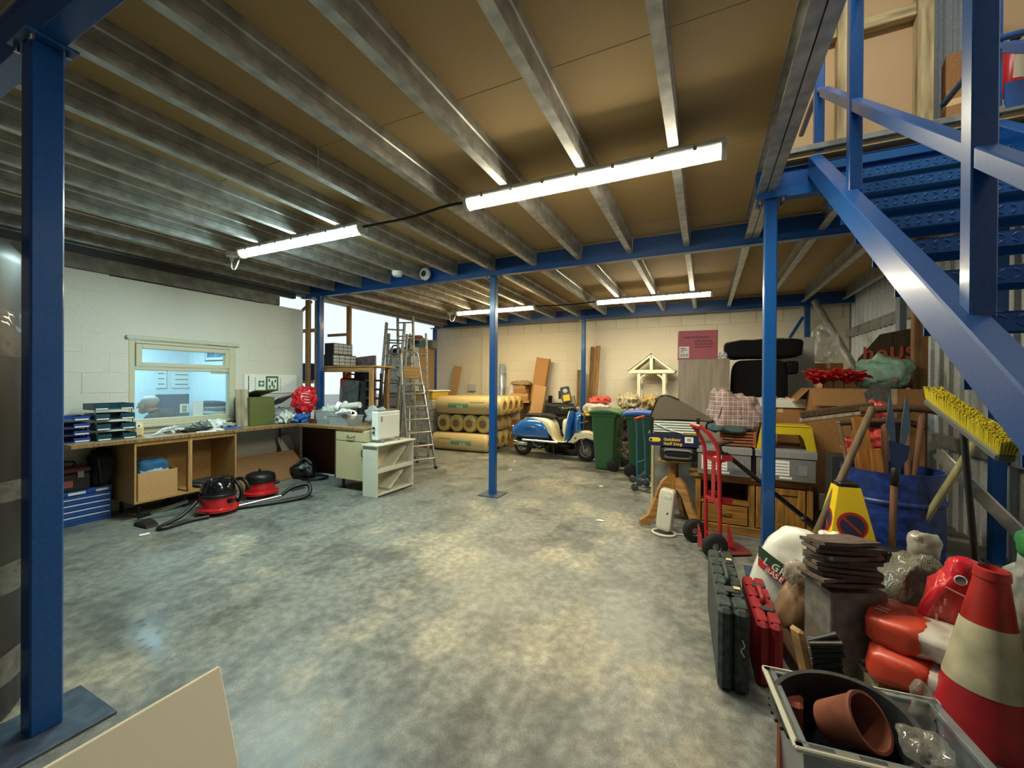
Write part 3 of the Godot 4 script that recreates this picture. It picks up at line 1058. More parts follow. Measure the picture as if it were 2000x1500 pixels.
func extinguisher(at: Vector3, label: String, m: Material) -> Node3D:
	var o := thing("fire_extinguisher", label, "extinguisher", at)
	o.scale = Vector3.ONE * 0.78
	part(o, "cylinder", B.new().lathe([Vector2(0, 0), Vector2(0.07, 0), Vector2(0.075, 0.015), Vector2(0.075, 0.36), Vector2(0.06, 0.41), Vector2(0.025, 0.43), Vector2(0.025, 0.46), Vector2(0, 0.46)], 20), m)
	part(o, "label_sheet", B.new().grid(8, 1, func(a: float, b: float) -> Vector3: return Vector3(sin((a - 0.35) * 1.1) * 0.0765, 0.1 + b * 0.2, cos((a - 0.35) * 1.1) * 0.0765)), mat("extlabel", C("d8c8a8"), 0.6))
	part(o, "valve", B.new().box(Vector3(0.05, 0.05, 0.1), Vector3(0, 0.48, 0.02), 0.01), mat("black"))
	part(o, "hose", B.new().tube([Vector3(0.03, 0.48, 0.05), Vector3(0.1, 0.42, 0.05), Vector3(0.095, 0.2, 0.03), Vector3(0.09, 0.1, 0.03)], 0.012, 8, 5), mat("black"))
	return o

# ---------------------------------------------------------------- shared builders
func ply(called: String, label: String, cat: String, s: Vector3, m: Material, at: Vector3, turn := 0.0, k := 0.003) -> MeshInstance3D:
	return solo(called, label, cat, B.new().box(s, Vector3(0, s.y / 2, 0), k), m, at, turn)

# leaning sheet: foot edge centre, tilted back by lean degrees about its foot
func leaning(called: String, label: String, cat: String, s: Vector3, m: Material, at: Vector3, turn: float, lean: float, roll := 0.0) -> MeshInstance3D:
	var o := ply(called, label, cat, s, m, at, turn)
	o.rotation_degrees = Vector3(-lean, turn, roll)
	return o

# cardboard carton, w x h x dd, optionally with open flaps; front is +z
func carton(label: String, s: Vector3, at: Vector3, turn: float, m: Material, open := false, group := "") -> Node3D:
	var o := thing("cardboard_box", label, "box", at, turn, group)
	if not open:
		part(o, "carton", B.new().box(s, Vector3(0, s.y / 2, 0), 0.005), m)
		part(o, "tape", B.new().box(Vector3(0.05, s.y * 0.25, s.z + 0.002), Vector3(0, s.y * 0.876, 0)).box(Vector3(0.05, 0.002, s.z), Vector3(0, s.y, 0)), mat("tape"))
	else:
		var w := B.new()
		var th := 0.006
		w.box(Vector3(s.x, s.y, th), Vector3(0, s.y / 2, s.z / 2), 0.002)
		w.box(Vector3(s.x, s.y, th), Vector3(0, s.y / 2, -s.z / 2), 0.002)
		w.box(Vector3(th, s.y, s.z), Vector3(s.x / 2, s.y / 2, 0), 0.002)
		w.box(Vector3(th, s.y, s.z), Vector3(-s.x / 2, s.y / 2, 0), 0.002)
		w.box(Vector3(s.x, th, s.z), Vector3(0, th / 2, 0))
		part(o, "carton", w, m)
		for k in 4:
			var f := B.new()
			var len := s.x if k % 2 == 0 else s.z
			var off := s.z / 2 if k % 2 == 0 else s.x / 2
			f.x = T(Vector3(0, s.y, 0), 0, k * 90, 0) * T(Vector3(0, 0, off), [62, 40, 70, 50][k], 0, 0)
			f.box(Vector3(len * 0.98, th * 0.7, minf(s.z, s.x) * 0.45), Vector3(0, 0, minf(s.z, s.x) * 0.225), 0.002)
			part(o, "flap", f, m)
	return o

# open plastic tub with a rolled rim
func tub(o: Node3D, s: Vector3, m: Material, rim := 0.012) -> void:
	var b := B.new()
	var th := 0.003
	var q := 0.9
	for k in 4:
		var lx := s.x if k % 2 == 0 else s.z
		var lz := s.z if k % 2 == 0 else s.x
		b.x = T(Vector3.ZERO, 0, k * 90, 0)
		b.quad(Vector3(-lx * q / 2, 0, lz * q / 2), Vector3(lx * q / 2, 0, lz * q / 2), Vector3(lx / 2, s.y, lz / 2), Vector3(-lx / 2, s.y, lz / 2))
		b.quad(Vector3(-lx * q / 2, th, lz * q / 2 - th), Vector3(lx * q / 2, th, lz * q / 2 - th), Vector3(lx / 2 - th, s.y, lz / 2 - th), Vector3(-lx / 2 + th, s.y, lz / 2 - th))
	b.x = Transform3D()
	b.box(Vector3(s.x * q, th, s.z * q), Vector3(0, th / 2, 0))
	part(o, "tub", b, m)
	var r := B.new()
	r.box(Vector3(s.x + rim * 2, rim, rim * 1.6), Vector3(0, s.y, s.z / 2), 0.003)
	r.box(Vector3(s.x + rim * 2, rim, rim * 1.6), Vector3(0, s.y, -s.z / 2), 0.003)
	r.box(Vector3(rim * 1.6, rim, s.z), Vector3(s.x / 2, s.y, 0), 0.003)
	r.box(Vector3(rim * 1.6, rim, s.z), Vector3(-s.x / 2, s.y, 0), 0.003)
	part(o, "rim", r, m)

# plastic or cloth bag lying crumpled
func bag(called: String, label: String, s: Vector3, m: Material, at: Vector3, turn := 0.0, sd := 1, e := 0.75, bump := 0.03, freq := 9.0) -> MeshInstance3D:
	return solo(called, label, "bag", B.new().soft(s, Vector3(0, s.y, 0), e, bump, freq, sd, 36), m, at, turn)

func letter_tray_stack(label: String, n: int, m: Material, at: Vector3, w: float, depth: float, h: float, spread: float) -> Node3D:
	var o := thing("letter_tray_stack", label, "letter trays", at, 90)
	for k in n:
		var b := B.new()
		var y := k * h / n
		var z := -k * spread
		b.box(Vector3(w, 0.004, depth), Vector3(0, y + 0.004, z - depth / 2))
		b.box(Vector3(0.004, h / n * 0.62, depth), Vector3(-w / 2, y + h / n * 0.31, z - depth / 2))
		b.box(Vector3(0.004, h / n * 0.62, depth), Vector3(w / 2, y + h / n * 0.31, z - depth / 2))
		b.box(Vector3(w, h / n * 0.62, 0.004), Vector3(0, y + h / n * 0.31, z - depth))
		b.box(Vector3(w * 0.36, h / n * 0.6, 0.005), Vector3(-w * 0.32, y + h / n * 0.3, z), 0.002)
		b.box(Vector3(w * 0.36, h / n * 0.6, 0.005), Vector3(w * 0.32, y + h / n * 0.3, z), 0.002)
		var tr := part(o, "tray", b, m)
		for sx: float in [-0.32, 0.32]:
			part(tr, "label_strip", B.new().box(Vector3(w * 0.3, 0.011, 0.003), Vector3(w * sx, y + 0.012, z + 0.003)), mat("white"))
		if k > 0:
			part(tr, "riser", B.new().box(Vector3(0.008, h / n, 0.008), Vector3(-w / 2 + 0.01, y - h / n * 0.3, z - 0.02)).box(Vector3(0.008, h / n, 0.008), Vector3(w / 2 - 0.01, y - h / n * 0.3, z - 0.02)), mat("steel"))
	return o

func vacuum(label: String, at: Vector3, turn: float, s: float, domed: bool) -> Node3D:
	var o := thing("vacuum_cleaner", label, "vacuum cleaner", at, turn)
	var rd := glossy(mat("vacred", C("c01a20"), 0.28), 0.6)
	part(o, "drum", B.new().lathe([Vector2(0, 0.045), Vector2(0.14, 0.045), Vector2(0.165, 0.06), Vector2(0.172, 0.09), Vector2(0.158, 0.2), Vector2(0, 0.2)].map(func(q: Vector2) -> Vector2: return q * s), 36), rd)
	part(o, "bumper", B.new().lathe([Vector2(0.13, 0.04), Vector2(0.19, 0.045), Vector2(0.195, 0.075), Vector2(0.17, 0.09), Vector2(0.15, 0.085)].map(func(q: Vector2) -> Vector2: return q * s), 36, Vector3.ZERO, 1.1), rd)
	part(o, "band", B.new().lathe([Vector2(0.15, 0.195), Vector2(0.175, 0.2), Vector2(0.178, 0.225), Vector2(0.16, 0.235)].map(func(q: Vector2) -> Vector2: return q * s), 36), mat("black"))
	var bk := mat("vacblack", C("101012"), 0.14)
	if domed:
		part(o, "hood", B.new().lathe([Vector2(0.165, 0.23), Vector2(0.168, 0.26), Vector2(0.155, 0.32), Vector2(0.12, 0.365), Vector2(0.06, 0.39), Vector2(0, 0.395)].map(func(q: Vector2) -> Vector2: return q * s), 36), bk)
	else:
		part(o, "hood", B.new().lathe([Vector2(0.17, 0.23), Vector2(0.172, 0.26), Vector2(0.16, 0.29), Vector2(0.12, 0.31), Vector2(0.03, 0.315), Vector2(0, 0.315)].map(func(q: Vector2) -> Vector2: return q * s), 36), mat("black"))
		part(o, "cable_winder", B.new().rod(Vector3(0.04, 0.31, 0) * s, Vector3(0.04, 0.35, 0) * s, 0.014 * s), mat("black"))
	if domed:
		part(o, "handle", B.new().tube([Vector3(-0.11, 0.28, 0.05) * s, Vector3(-0.12, 0.4, 0.05) * s, Vector3(0.12, 0.4, 0.05) * s, Vector3(0.11, 0.28, 0.05) * s], 0.012 * s, 8, 5), bk)
	part(o, "inlet", B.new().rod(Vector3(0, 0.15, 0.15) * s, Vector3(0, 0.16, 0.22) * s, 0.028 * s, 0.024 * s), mat("black"))
	for k in 4:
		var q := Vector3(cos(k * PI / 2 + 0.78), 0, sin(k * PI / 2 + 0.78)) * 0.15 * s
		part(o, "wheel", B.new().rod(q + Vector3(-0.01, 0.028, 0), q + Vector3(0.01, 0.028, 0), 0.028), mat("rubber"))
	return o

func zone_bench() -> void:
	var wt := mat("worktop", C("b89a70"), 0.45, 0.0, "speck", 1.5)
	var we := mat("worktop_edge", C("9c7646"), 0.5, 0.0, "wood", 2.0)
	var o := thing("worktop", "long brown worktop fixed along the white block wall under the window", "worktop", W(-5.78, 0.83, 3.22), 90)
	part(o, "board", B.new().box(Vector3(3.0, 0.04, 0.61), Vector3(0, 0.02, 0), 0.004), wt)
	part(o, "front_edge", B.new().box(Vector3(3.0, 0.038, 0.008), Vector3(0, 0.02, 0.306), 0.002), we)
	o = thing("worktop", "short brown worktop running out from the wall end over the cream drawer unit", "worktop", W(-4.81, 0.83, 4.42))
	part(o, "board", B.new().box(Vector3(1.32, 0.04, 0.66), Vector3(0, 0.02, 0), 0.004), wt)
	part(o, "front_edge", B.new().box(Vector3(1.32, 0.038, 0.008), Vector3(0, 0.02, 0.332), 0.002), we)
	# open base cabinet
	var cm := mat("carcass", C("b98d52"), 0.55, 0.0, "grain", 1.0)
	o = thing("base_cabinet", "open wooden base cabinet without doors under the long worktop", "cabinet", W(-6.05, 0, 2.21), 90)
	slab(o, "side_panel", Vector3(0, 0.17, 0), Vector3(0.018, 0.83, 0.56), cm)
	slab(o, "side_panel", Vector3(1.03, 0.17, 0), Vector3(1.048, 0.83, 0.56), cm)
	slab(o, "bottom_panel", Vector3(0.018, 0.17, 0), Vector3(1.03, 0.19, 0.56), cm)
	slab(o, "back_panel", Vector3(0.018, 0.19, 0.02), Vector3(1.03, 0.83, 0.028), cm)
	slab(o, "stile", Vector3(0.5, 0.19, 0.52), Vector3(0.545, 0.83, 0.56), mat("pine"), 0.002)
	slab(o, "rail", Vector3(0.018, 0.79, 0.53), Vector3(1.03, 0.83, 0.555), cm)
	for x: float in [0.08, 0.52, 0.97]:
		for z: float in [0.08, 0.46]:
			part(o, "leg", B.new().rod(Vector3(x, 0, z), Vector3(x, 0.17, z), 0.018), mat("black"))
	var bx := carton("brown cardboard box holding a folded blue cloth inside the open base cabinet", Vector3(0.36, 0.3, 0.34), W(-5.68, 0.19, 2.43), 90, mat("cardlight"), true)
	for c in bx.get_children():
		if c.name.begins_with("flap"):
			c.visible = false
			bx.remove_child(c)
			c.free()
	o = thing("cloth_bundle", "folded blue cloth bundle sticking out of the cardboard box in the base cabinet", "cloth", W(-5.7, 0.4, 2.43), 90)
	part(o, "blue_cloth", B.new().soft(Vector3(0.15, 0.11, 0.13), Vector3(0, 0.1, 0), 0.5, 0.012, 12.0, 5), mat("bluecloth", C("2c5d86"), 0.9, 0.0, "grain", 4.0))
	part(o, "pale_cloth", B.new().soft(Vector3(0.14, 0.05, 0.14), Vector3(0.0, 0.06, 0.02), 0.6, 0.02, 14.0, 6), mat("palecloth", C("8d97a0"), 0.9))
	for k in 3:
		ply("folder", ["thin black folder at the bottom of the pile in the base cabinet", "grey folder in the middle of the pile in the base cabinet", "dark folder lying on top of the pile in the base cabinet"][k], "folder", Vector3(0.3, 0.022, 0.24), mat(["black", "grey", "darkgrey"][k]), W(-5.68, 0.19 + k * 0.0225, 3.0), 90 + k * 7, 0.006)
	# tool chest
	o = thing("tool_chest", "blue metal tool chest with silver drawer pulls on the floor by the wall", "tool chest", W(-6.07, 0, 1.90), 90)
	var tb := mat("chestblue", C("1b4790"), 0.35)
	slab(o, "body", Vector3(-0.33, 0.0, 0), Vector3(0.26, 0.30, 0.22), tb, 0.008)
	slab(o, "lid", Vector3(-0.335, 0.301, -0.002), Vector3(0.265, 0.36, 0.225), tb, 0.012)
	for k in 4:
		var dr := slab(o, "drawer", Vector3(-0.32, 0.035 + k * 0.062, 0.215), Vector3(0.25, 0.09 + k * 0.062, 0.228), tb, 0.003)
		slab(dr, "handle", Vector3(-0.31, 0.077 + k * 0.062, 0.228), Vector3(0.24, 0.089 + k * 0.062, 0.238), mat("pullsilver", C("d8dade"), 0.35, 0.3), 0.002)
	slab(o, "badge", Vector3(-0.08, 0.315, 0.225), Vector3(0.05, 0.34, 0.229), mat("white"))
	slab(o, "badge", Vector3(0.13, 0.315, 0.225), Vector3(0.23, 0.34, 0.229), mat("ivory"))
	o = thing("tool_box", "black portable tool box with a red tray standing on the blue tool chest", "tool box", W(-6.0, 0.36, 1.80), 90)
	slab(o, "body", Vector3(-0.28, 0, -0.05), Vector3(0.19, 0.18, 0.17), mat("black"), 0.015)
	slab(o, "lid", Vector3(-0.285, 0.181, -0.055), Vector3(0.195, 0.235, 0.175), mat("reddark", C("4c1a1c"), 0.5), 0.015)
	slab(o, "tray", Vector3(-0.26, 0.04, 0.165), Vector3(0.05, 0.11, 0.18), mat("reddull", C("8e4a4c"), 0.5), 0.004)
	slab(o, "latch", Vector3(0.08, 0.13, 0.17), Vector3(0.13, 0.2, 0.186), mat("grey"), 0.004)
	part(o, "handle", B.new().tube([Vector3(-0.2, 0.23, 0.06), Vector3(-0.2, 0.29, 0.06), Vector3(0.08, 0.29, 0.06), Vector3(0.08, 0.23, 0.06)], 0.011, 8, 4), mat("black"))
	o = thing("rucksack", "slumped black rucksack on the blue tool chest against the base cabinet", "bag", W(-5.92, 0.36, 2.085), 90)
	part(o, "sack", B.new().soft(Vector3(0.085, 0.2, 0.13), Vector3(0, 0.2, 0), 0.6, 0.02, 6.0, 8, 30), mat("blackcloth", C("070708"), 0.98))
	part(o, "strap", B.new().tube([Vector3(-0.03, 0.38, 0.04), Vector3(-0.05, 0.25, 0.13), Vector3(-0.03, 0.05, 0.12)], 0.012, 6, 4), mat("black"))
	# on the long worktop, left to right
	letter_tray_stack("stack of blue letter trays nearest the big blue post on the long worktop", 4, mat("trayblue", C("1d3f86"), 0.35), W(-5.68, 0.87, 1.76), 0.34, 0.24, 0.29, 0.004)
	letter_tray_stack("taller stack of dark teal letter trays stepping back, beside the window", 4, mat("trayteal", C("0d3c4c"), 0.35), W(-5.62, 0.87, 2.12), 0.32, 0.26, 0.42, 0.02)
	o = thing("dial_gadget", "small cream gadget with a round dial standing beside the letter trays", "gadget", W(-5.74, 0.87, 2.345), 80)
	part(o, "case", B.new().box(Vector3(0.09, 0.17, 0.05), Vector3(0, 0.085, 0), 0.02), mat("cream", C("c9b98a"), 0.5))
	part(o, "dial", B.new().rod(Vector3(0, 0.12, 0.024), Vector3(0, 0.12, 0.03), 0.03, 0.03, 20), mat("white"))
	part(o, "knob", B.new().rod(Vector3(0, 0.12, 0.03), Vector3(0, 0.12, 0.037), 0.01, 0.01, 12), mat("reddull"))
	o = thing("bunting_strip", "pale strips of bent plastic trunking lying on the long worktop below the window", "trunking", W(-5.75, 0.87, 2.58), 90)
	for k in 3:
		part(o, "strip", B.new().tube([Vector3(-0.16 + k * 0.04, 0.012, 0.12 - k * 0.04), Vector3(0.02, 0.035 + k * 0.02, 0.02), Vector3(0.3, 0.06 + k * 0.012, -0.06 + k * 0.03)], 0.012, 6, 4, false, 0.35), mat("whitep"))
	o = thing("cable_heap", "heap of black cables and connectors on the long worktop under the window", "cables", W(-5.72, 0.87, 2.87), 90)
	var cb := B.new()
	for k in 8:
		var q := []
		for i in 6:
			q.append(Vector3(rr(-0.15, 0.2), rr(0.008, 0.05), rr(-0.1, 0.1)))
		cb.tube(q, 0.007, 6, 4)
	part(o, "cables", cb, mat("black"))
	part(o, "plug", B.new().box(Vector3(0.06, 0.05, 0.05), Vector3(0.05, 0.026, 0.07), 0.012), mat("darkgrey"))
	part(o, "plug", B.new().box(Vector3(0.05, 0.04, 0.04), Vector3(-0.1, 0.021, 0.08), 0.012), mat("black"))
	for k in 4:
		bag("parts_bag", ["crumpled clear parts bag next to the black cables on the long worktop", "clear bag with dark fittings in the middle of the worktop clutter", "silver crinkled bag near the right end of the window on the worktop", "flat grey bag lying against the upright pale board"][k], [Vector3(0.1, 0.03, 0.09), Vector3(0.09, 0.05, 0.09), Vector3(0.12, 0.055, 0.09), Vector3(0.1, 0.03, 0.11)][k], mat(["bagclear", "bagdark", "bagsilver", "baggrey"][k], [C("c3c8c6"), C("6d7270"), C("d3d6d4"), C("9a9e9c")][k], 0.25), W(-5.82, 0.87, [2.72, 3.04, 3.2, 3.3][k]), k * 40, 20 + k, 0.8, 0.025, 18.0)
	for k in 3:
		ply("paper_stack", ["blue edged folder under the clutter by the upright pale board", "loose white leaflet lying on the long worktop in front of the cables", "white leaflets beside the silver bag on the long worktop"][k], "papers", [Vector3(0.22, 0.015, 0.2), Vector3(0.2, 0.004, 0.14), Vector3(0.15, 0.012, 0.21)][k], mat(["bluefile", "paper", "paper"][k], C("32507e"), 0.6), W([-5.62, -5.58, -5.66][k], 0.87, [3.27, 2.95, 3.12][k]), [80, 65, 110][k], 0.002)
	leaning("pale_board", "upright pale plywood offcut leaning beside the green box on the worktop", "board", Vector3(0.17, 0.51, 0.016), mat("palewood", C("b7a78e"), 0.7, 0.0, "wood", 1.5), W(-5.74, 0.872, 3.49), 90, 3)
	o = thing("green_box", "olive green box with an open dark top on the long worktop", "box", W(-5.87, 0.87, 3.735), 90)
	var gm := mat("olive", C("5f6632"), 0.7, 0.0, "grain", 2.0)
	part(o, "body", B.new().box(Vector3(0.36, 0.4, 0.36), Vector3(0, 0.2, 0), 0.006), gm)
	var lid := B.new()
	lid.x = T(Vector3(0.02, 0.405, -0.15), -16, 8, 0)
	lid.box(Vector3(0.36, 0.012, 0.36), Vector3(0, 0.0, 0.15), 0.003)
	part(o, "lid", lid, mat("olivedark", C("4d5c2a"), 0.7))
	# first aid board on the wall
	o = thing("first_aid_board", "white wall board with a green first aid cross and green framed sign", "notice board", W(-6.098, 1.31, 4.14), 90)
	part(o, "panel", B.new().box(Vector3(0.84, 0.29, 0.012), Vector3(0, 0.145, 0.008), 0.002), mat("paper"))
	var gr := mat("signgreen", C("0d6a4a"), 0.5)
	part(o, "green_sign", B.new().box(Vector3(0.2, 0.23, 0.004), Vector3(0.0, 0.15, 0.016)), gr)
	part(o, "sign_face", B.new().box(Vector3(0.15, 0.17, 0.003), Vector3(0.0, 0.15, 0.018)), mat("paper"))
	var pic := B.new()
	for q: Vector2 in [Vector2(-0.04, 0.1), Vector2(0.03, 0.1), Vector2(-0.05, 0.2), Vector2(0.05, 0.19)]:
		pic.box(Vector3(0.025, 0.045, 0.002), Vector3(q.x, q.y, 0.0195))
	pic.box(Vector3(0.03, 0.08, 0.002), Vector3(0, 0.15, 0.0195))
	part(o, "pictogram", pic, gr)
	part(o, "cross_panel", B.new().box(Vector3(0.085, 0.085, 0.004), Vector3(-0.17, 0.15, 0.016)), gr)
	part(o, "cross", B.new().box(Vector3(0.06, 0.02, 0.003), Vector3(-0.17, 0.15, 0.0185)).box(Vector3(0.02, 0.06, 0.003), Vector3(-0.17, 0.15, 0.0186)), mat("paper"))
	var tx := B.new()
	for k in 6:
		tx.box(Vector3(0.012, 0.03 + 0.01 * (k % 3), 0.002), Vector3(-0.36, 0.03 + k * 0.042, 0.015))
		tx.box(Vector3(0.006, 0.03, 0.002), Vector3(-0.26, 0.03 + k * 0.04, 0.015))
		tx.box(Vector3(0.006, 0.025, 0.002), Vector3(0.14, 0.05 + k * 0.035, 0.015))
	part(o, "print", tx, mat("ink"))
	ply("notice_sheet", "white notice sheet on the wall partly hidden behind the green box", "notice", Vector3(0.6, 0.22, 0.006), mat("paper2", C("c9c6bf"), 0.8), W(-6.093, 1.07, 4.22), 90)
	leaning("dark_folder", "dark ring folder tipped open between the green box and the red bag", "folder", Vector3(0.22, 0.03, 0.28), mat("darkgrey"), W(-5.8, 1.19, 4.08), 90, 24, 12)
	bag("paper_heap", "heap of crumpled papers and packets behind the blue bag on the worktop", Vector3(0.15, 0.1, 0.16), mat("bagpaper", C("a59da2"), 0.8, 0.0, "blotch", 6.0), W(-5.85, 0.87, 4.1), 0, 41, 0.7, 0.05, 14.0)
	bag("wrapping_bag", "white plastic wrapping in the corner of the worktop", Vector3(0.13, 0.07, 0.11), mat("bagclear"), W(-5.68, 0.87, 4.05), 0, 42, 0.7, 0.05, 16.0)
	bag("blue_bag", "bright blue plastic bag lying in the worktop corner below the red bag", Vector3(0.1, 0.06, 0.1), mat("bagblue", C("1f5fae"), 0.3), W(-5.57, 0.87, 4.24), 0, 43, 0.8, 0.05, 14.0)
	o = thing("carrier_bag", "red plastic carrier bag with white print hanging on the wall end", "bag", W(-5.66, 1.02, 4.38), 60)
	part(o, "bag", B.new().soft(Vector3(0.17, 0.19, 0.1), Vector3(0, 0.2, 0), 0.7, 0.04, 10.0, 44, 40), glossy(mat("bagred", C("d0202c"), 0.3), 0.4))
	for k in 4:
		part(o, "pale_print", B.new().tube([Vector3(-0.06, 0.28 - k * 0.045, 0.1), Vector3(-0.02, 0.29 - k * 0.045, 0.107), Vector3(0.03, 0.28 - k * 0.045, 0.107), Vector3(0.07, 0.29 - k * 0.045, 0.1)], 0.006, 6, 3), mat("white"))
	ply("small_brown_box", "small brown wooden block beside the clear tubs on the worktop corner", "box", Vector3(0.16, 0.06, 0.1), mat("darkwood"), W(-5.32, 0.87, 4.3), 8)
	ply("card_box_small", "small card box behind the brown block under the red bag", "box", Vector3(0.14, 0.19, 0.1), mat("card"), W(-5.45, 0.87, 4.55), -5)
	# clear tubs with fittings on the short worktop
	for k in 2:
		o = thing("plastic_tub", ["clear plastic tub full of crumpled wrapping next to the brown block", "long clear plastic tub holding white tape reels on the short worktop"][k], "tub", W([-5.12, -4.72][k], 0.87, [4.4, 4.33][k]), [8, -4][k])
		tub(o, [Vector3(0.32, 0.19, 0.26), Vector3(0.42, 0.14, 0.28)][k], clear("tubclear", C("aeb8ba"), 0.45, 0.2))
	bag("tub_wrapping", "bubble wrap bulging out of the first clear tub", Vector3(0.13, 0.13, 0.1), mat("bagclear"), W(-5.12, 0.875, 4.4), 0, 51, 0.8, 0.03, 15.0)
	bag("white_bag", "white plastic bag behind the clear tubs", Vector3(0.14, 0.15, 0.1), mat("bagwhite", C("dfe3e6"), 0.35), W(-5.1, 0.87, 4.62), 0, 52, 0.8, 0.04, 10.0)
	bag("knotted_bag", "knotted grey plastic bag at the far end of the short worktop", Vector3(0.14, 0.13, 0.1), mat("baggrey"), W(-4.36, 0.87, 4.55), 0, 53, 0.8, 0.04, 10.0)
	for k in 3:
		o = thing("tape_reel", ["white tape reel standing on edge in the long clear tub", "tape reel with a black core leaning at the left end of the long tub", "tape reel lying at the front right of the long tub"][k], "tape", W([-4.72, -4.9, -4.55][k], [0.99, 1.08, 0.98][k], [4.3, 4.36, 4.28][k]), [10, -60, 70][k])
		var rb := B.new()
		rb.x = T(Vector3(0, 0.05, 0), [80, 68, 35][k], 0, 0)
		rb.lathe([Vector2(0.035, -0.03), Vector2(0.07, -0.03), Vector2(0.07, 0.03), Vector2(0.035, 0.03), Vector2(0.035, -0.03)], 24)
		part(o, "tape", rb, mat("white"))
		var rc := B.new()
		rc.x = T(Vector3(0, 0.05, 0), [80, 68, 35][k], 0, 0)
		rc.lathe([Vector2(0.028, -0.031), Vector2(0.036, -0.031), Vector2(0.036, 0.031), Vector2(0.028, 0.031), Vector2(0.028, -0.031)], 24)
		part(o, "core", rc, mat("black"))
	for k in 3:
		solo("white_tube", ["thick white pipe offcut lying across the clear tubs", "thin white pipe offcut in front of the thick one", "grey pipe offcut with a black end in the long tub"][k], "pipe", B.new().rod(Vector3(-0.18, 0, 0), Vector3(0.2, 0.04, 0.03), [0.045, 0.028, 0.03][k], -1, 16), mat(["whitep", "white", "grey"][k]), W([-4.75, -4.68, -4.6][k], [1.12, 1.03, 1.02][k], [4.42, 4.26, 4.2][k]), [12, -10, -18][k])
	# under the short worktop
	var cream := mat("creamdoor", C("d2c49a"), 0.4, 0.0, "grain", 1.5)
	o = thing("drawer_cabinet", "cream kitchen base unit with one drawer and one door under the short worktop", "cabinet", W(-4.36, 0, 4.10))
	slab(o, "carcass", Vector3(-0.30, 0.15, -0.55), Vector3(0.27, 0.83, -0.02), mat("ivory"))
	slab(o, "side_panel", Vector3(-0.318, 0.15, -0.55), Vector3(-0.3, 0.83, 0), mat("darkwood"))
	var dr := slab(o, "drawer", Vector3(-0.297, 0.685, -0.02), Vector3(0.268, 0.825, 0.0), cream, 0.004)
	part(dr, "handle", B.new().tube([Vector3(-0.06, 0.775, 0.0), Vector3(-0.055, 0.745, 0.025), Vector3(0, 0.735, 0.03), Vector3(0.055, 0.745, 0.025), Vector3(0.06, 0.775, 0.0)], 0.008, 6, 4), mat("brass", C("7d6d4c"), 0.35, 0.7))
	var dd := slab(o, "door", Vector3(-0.297, 0.155, -0.02), Vector3(0.268, 0.675, 0.0), cream, 0.004)
	part(dd, "handle", B.new().tube([Vector3(0.235, 0.6, 0.0), Vector3(0.22, 0.58, 0.025), Vector3(0.215, 0.54, 0.03), Vector3(0.22, 0.5, 0.025), Vector3(0.235, 0.48, 0.0)], 0.008, 6, 4), mat("brass"))
	for x: float in [-0.25, 0.2]:
		for z: float in [-0.1, -0.48]:
			part(o, "leg", B.new().lathe([Vector2(0, 0), Vector2(0.032, 0), Vector2(0.032, 0.02), Vector2(0.018, 0.035), Vector2(0.02, 0.15), Vector2(0, 0.15)], 14, Vector3(x, 0, z)), mat("black"))
	ply("back_panel", "dark brown chipboard panel closing the knee space under the short worktop", "panel", Vector3(1.38, 0.80, 0.018), mat("darkboard", C("6b4325"), 0.6, 0.0, "speck", 2.0), W(-5.37, 0.02, 4.66), 0)
	o = thing("sander_clutter", "dark electric tool with a coiled lead on the floor below the worktop corner", "power tool", W(-5.62, 0, 4.35), 30)
	part(o, "body", B.new().soft(Vector3(0.17, 0.12, 0.12), Vector3(0, 0.12, 0), 0.7, 0.03, 8.0, 61), mat("black"))
	part(o, "grip", B.new().tube([Vector3(-0.1, 0.2, 0), Vector3(0, 0.3, 0), Vector3(0.12, 0.22, 0.02)], 0.022, 8, 5), mat("darkgrey"))
	part(o, "motor_cap", B.new().rod(Vector3(0.02, 0.17, 0.1), Vector3(0.02, 0.2, 0.16), 0.03), mat("grey"))
	var ld := []
	for k in 26:
		ld.append(Vector3(cos(k * 0.7) * (0.16 + 0.002 * k) + 0.2, 0.012 + 0.0012 * k, sin(k * 0.7) * 0.14 + 0.1))
	part(o, "lead", B.new().tube(ld, 0.009, 6, 2), mat("black"))
	o = thing("floor_scraper", "thin dark scraper lying on the floor in front of the knee space", "tool", W(-5.17, 0, 4.0), 0)
	part(o, "handle", B.new().tube([Vector3(-0.14, 0.03, -0.22), Vector3(0, 0.02, 0.0), Vector3(0.05, 0.015, 0.1)], 0.013, 8, 4), mat("darkwood"))
	part(o, "blade", B.new().prism([Vector2(0.03, 0.0), Vector2(0.12, 0.0), Vector2(0.08, 0.02), Vector2(0.03, 0.016)], 0.06, 0.26), mat("darkgrey"))
	leaning("cardboard_sheet", "large sheet of brown cardboard leaning under the worktop behind the vacuum cleaners", "cardboard", Vector3(1.15, 0.44, 0.008), mat("card2"), W(-5.74, 0.003, 3.86), 90, 18)
	leaning("white_offcut", "narrow white board offcut leaning in the corner under the worktop", "board", Vector3(0.22, 0.66, 0.014), mat("whitep"), W(-5.88, 0.004, 4.42), 90, 12, 12)
	solo("black_rod", "thin black rod leaning under the worktop behind the cardboard sheet", "rod", B.new().rod(Vector3(0, 0.012, 0.16), Vector3(0, 0.76, -0.0), 0.011), mat("black"), W(-6.04, 0, 4.24), 65)
	# white bookcase and heater
	var wb := mat("bookcase_white", C("dcdccb"), 0.5, 0.0, "grain", 1.5)
	o = thing("low_bookcase", "white two-tier bookcase with a loose shelf fallen diagonally inside", "bookcase", W(-3.80, 0, 4.36), 90)
	slab(o, "side_panel", Vector3(-0.36, 0, -0.25), Vector3(-0.343, 0.66, 0), wb, 0.002)
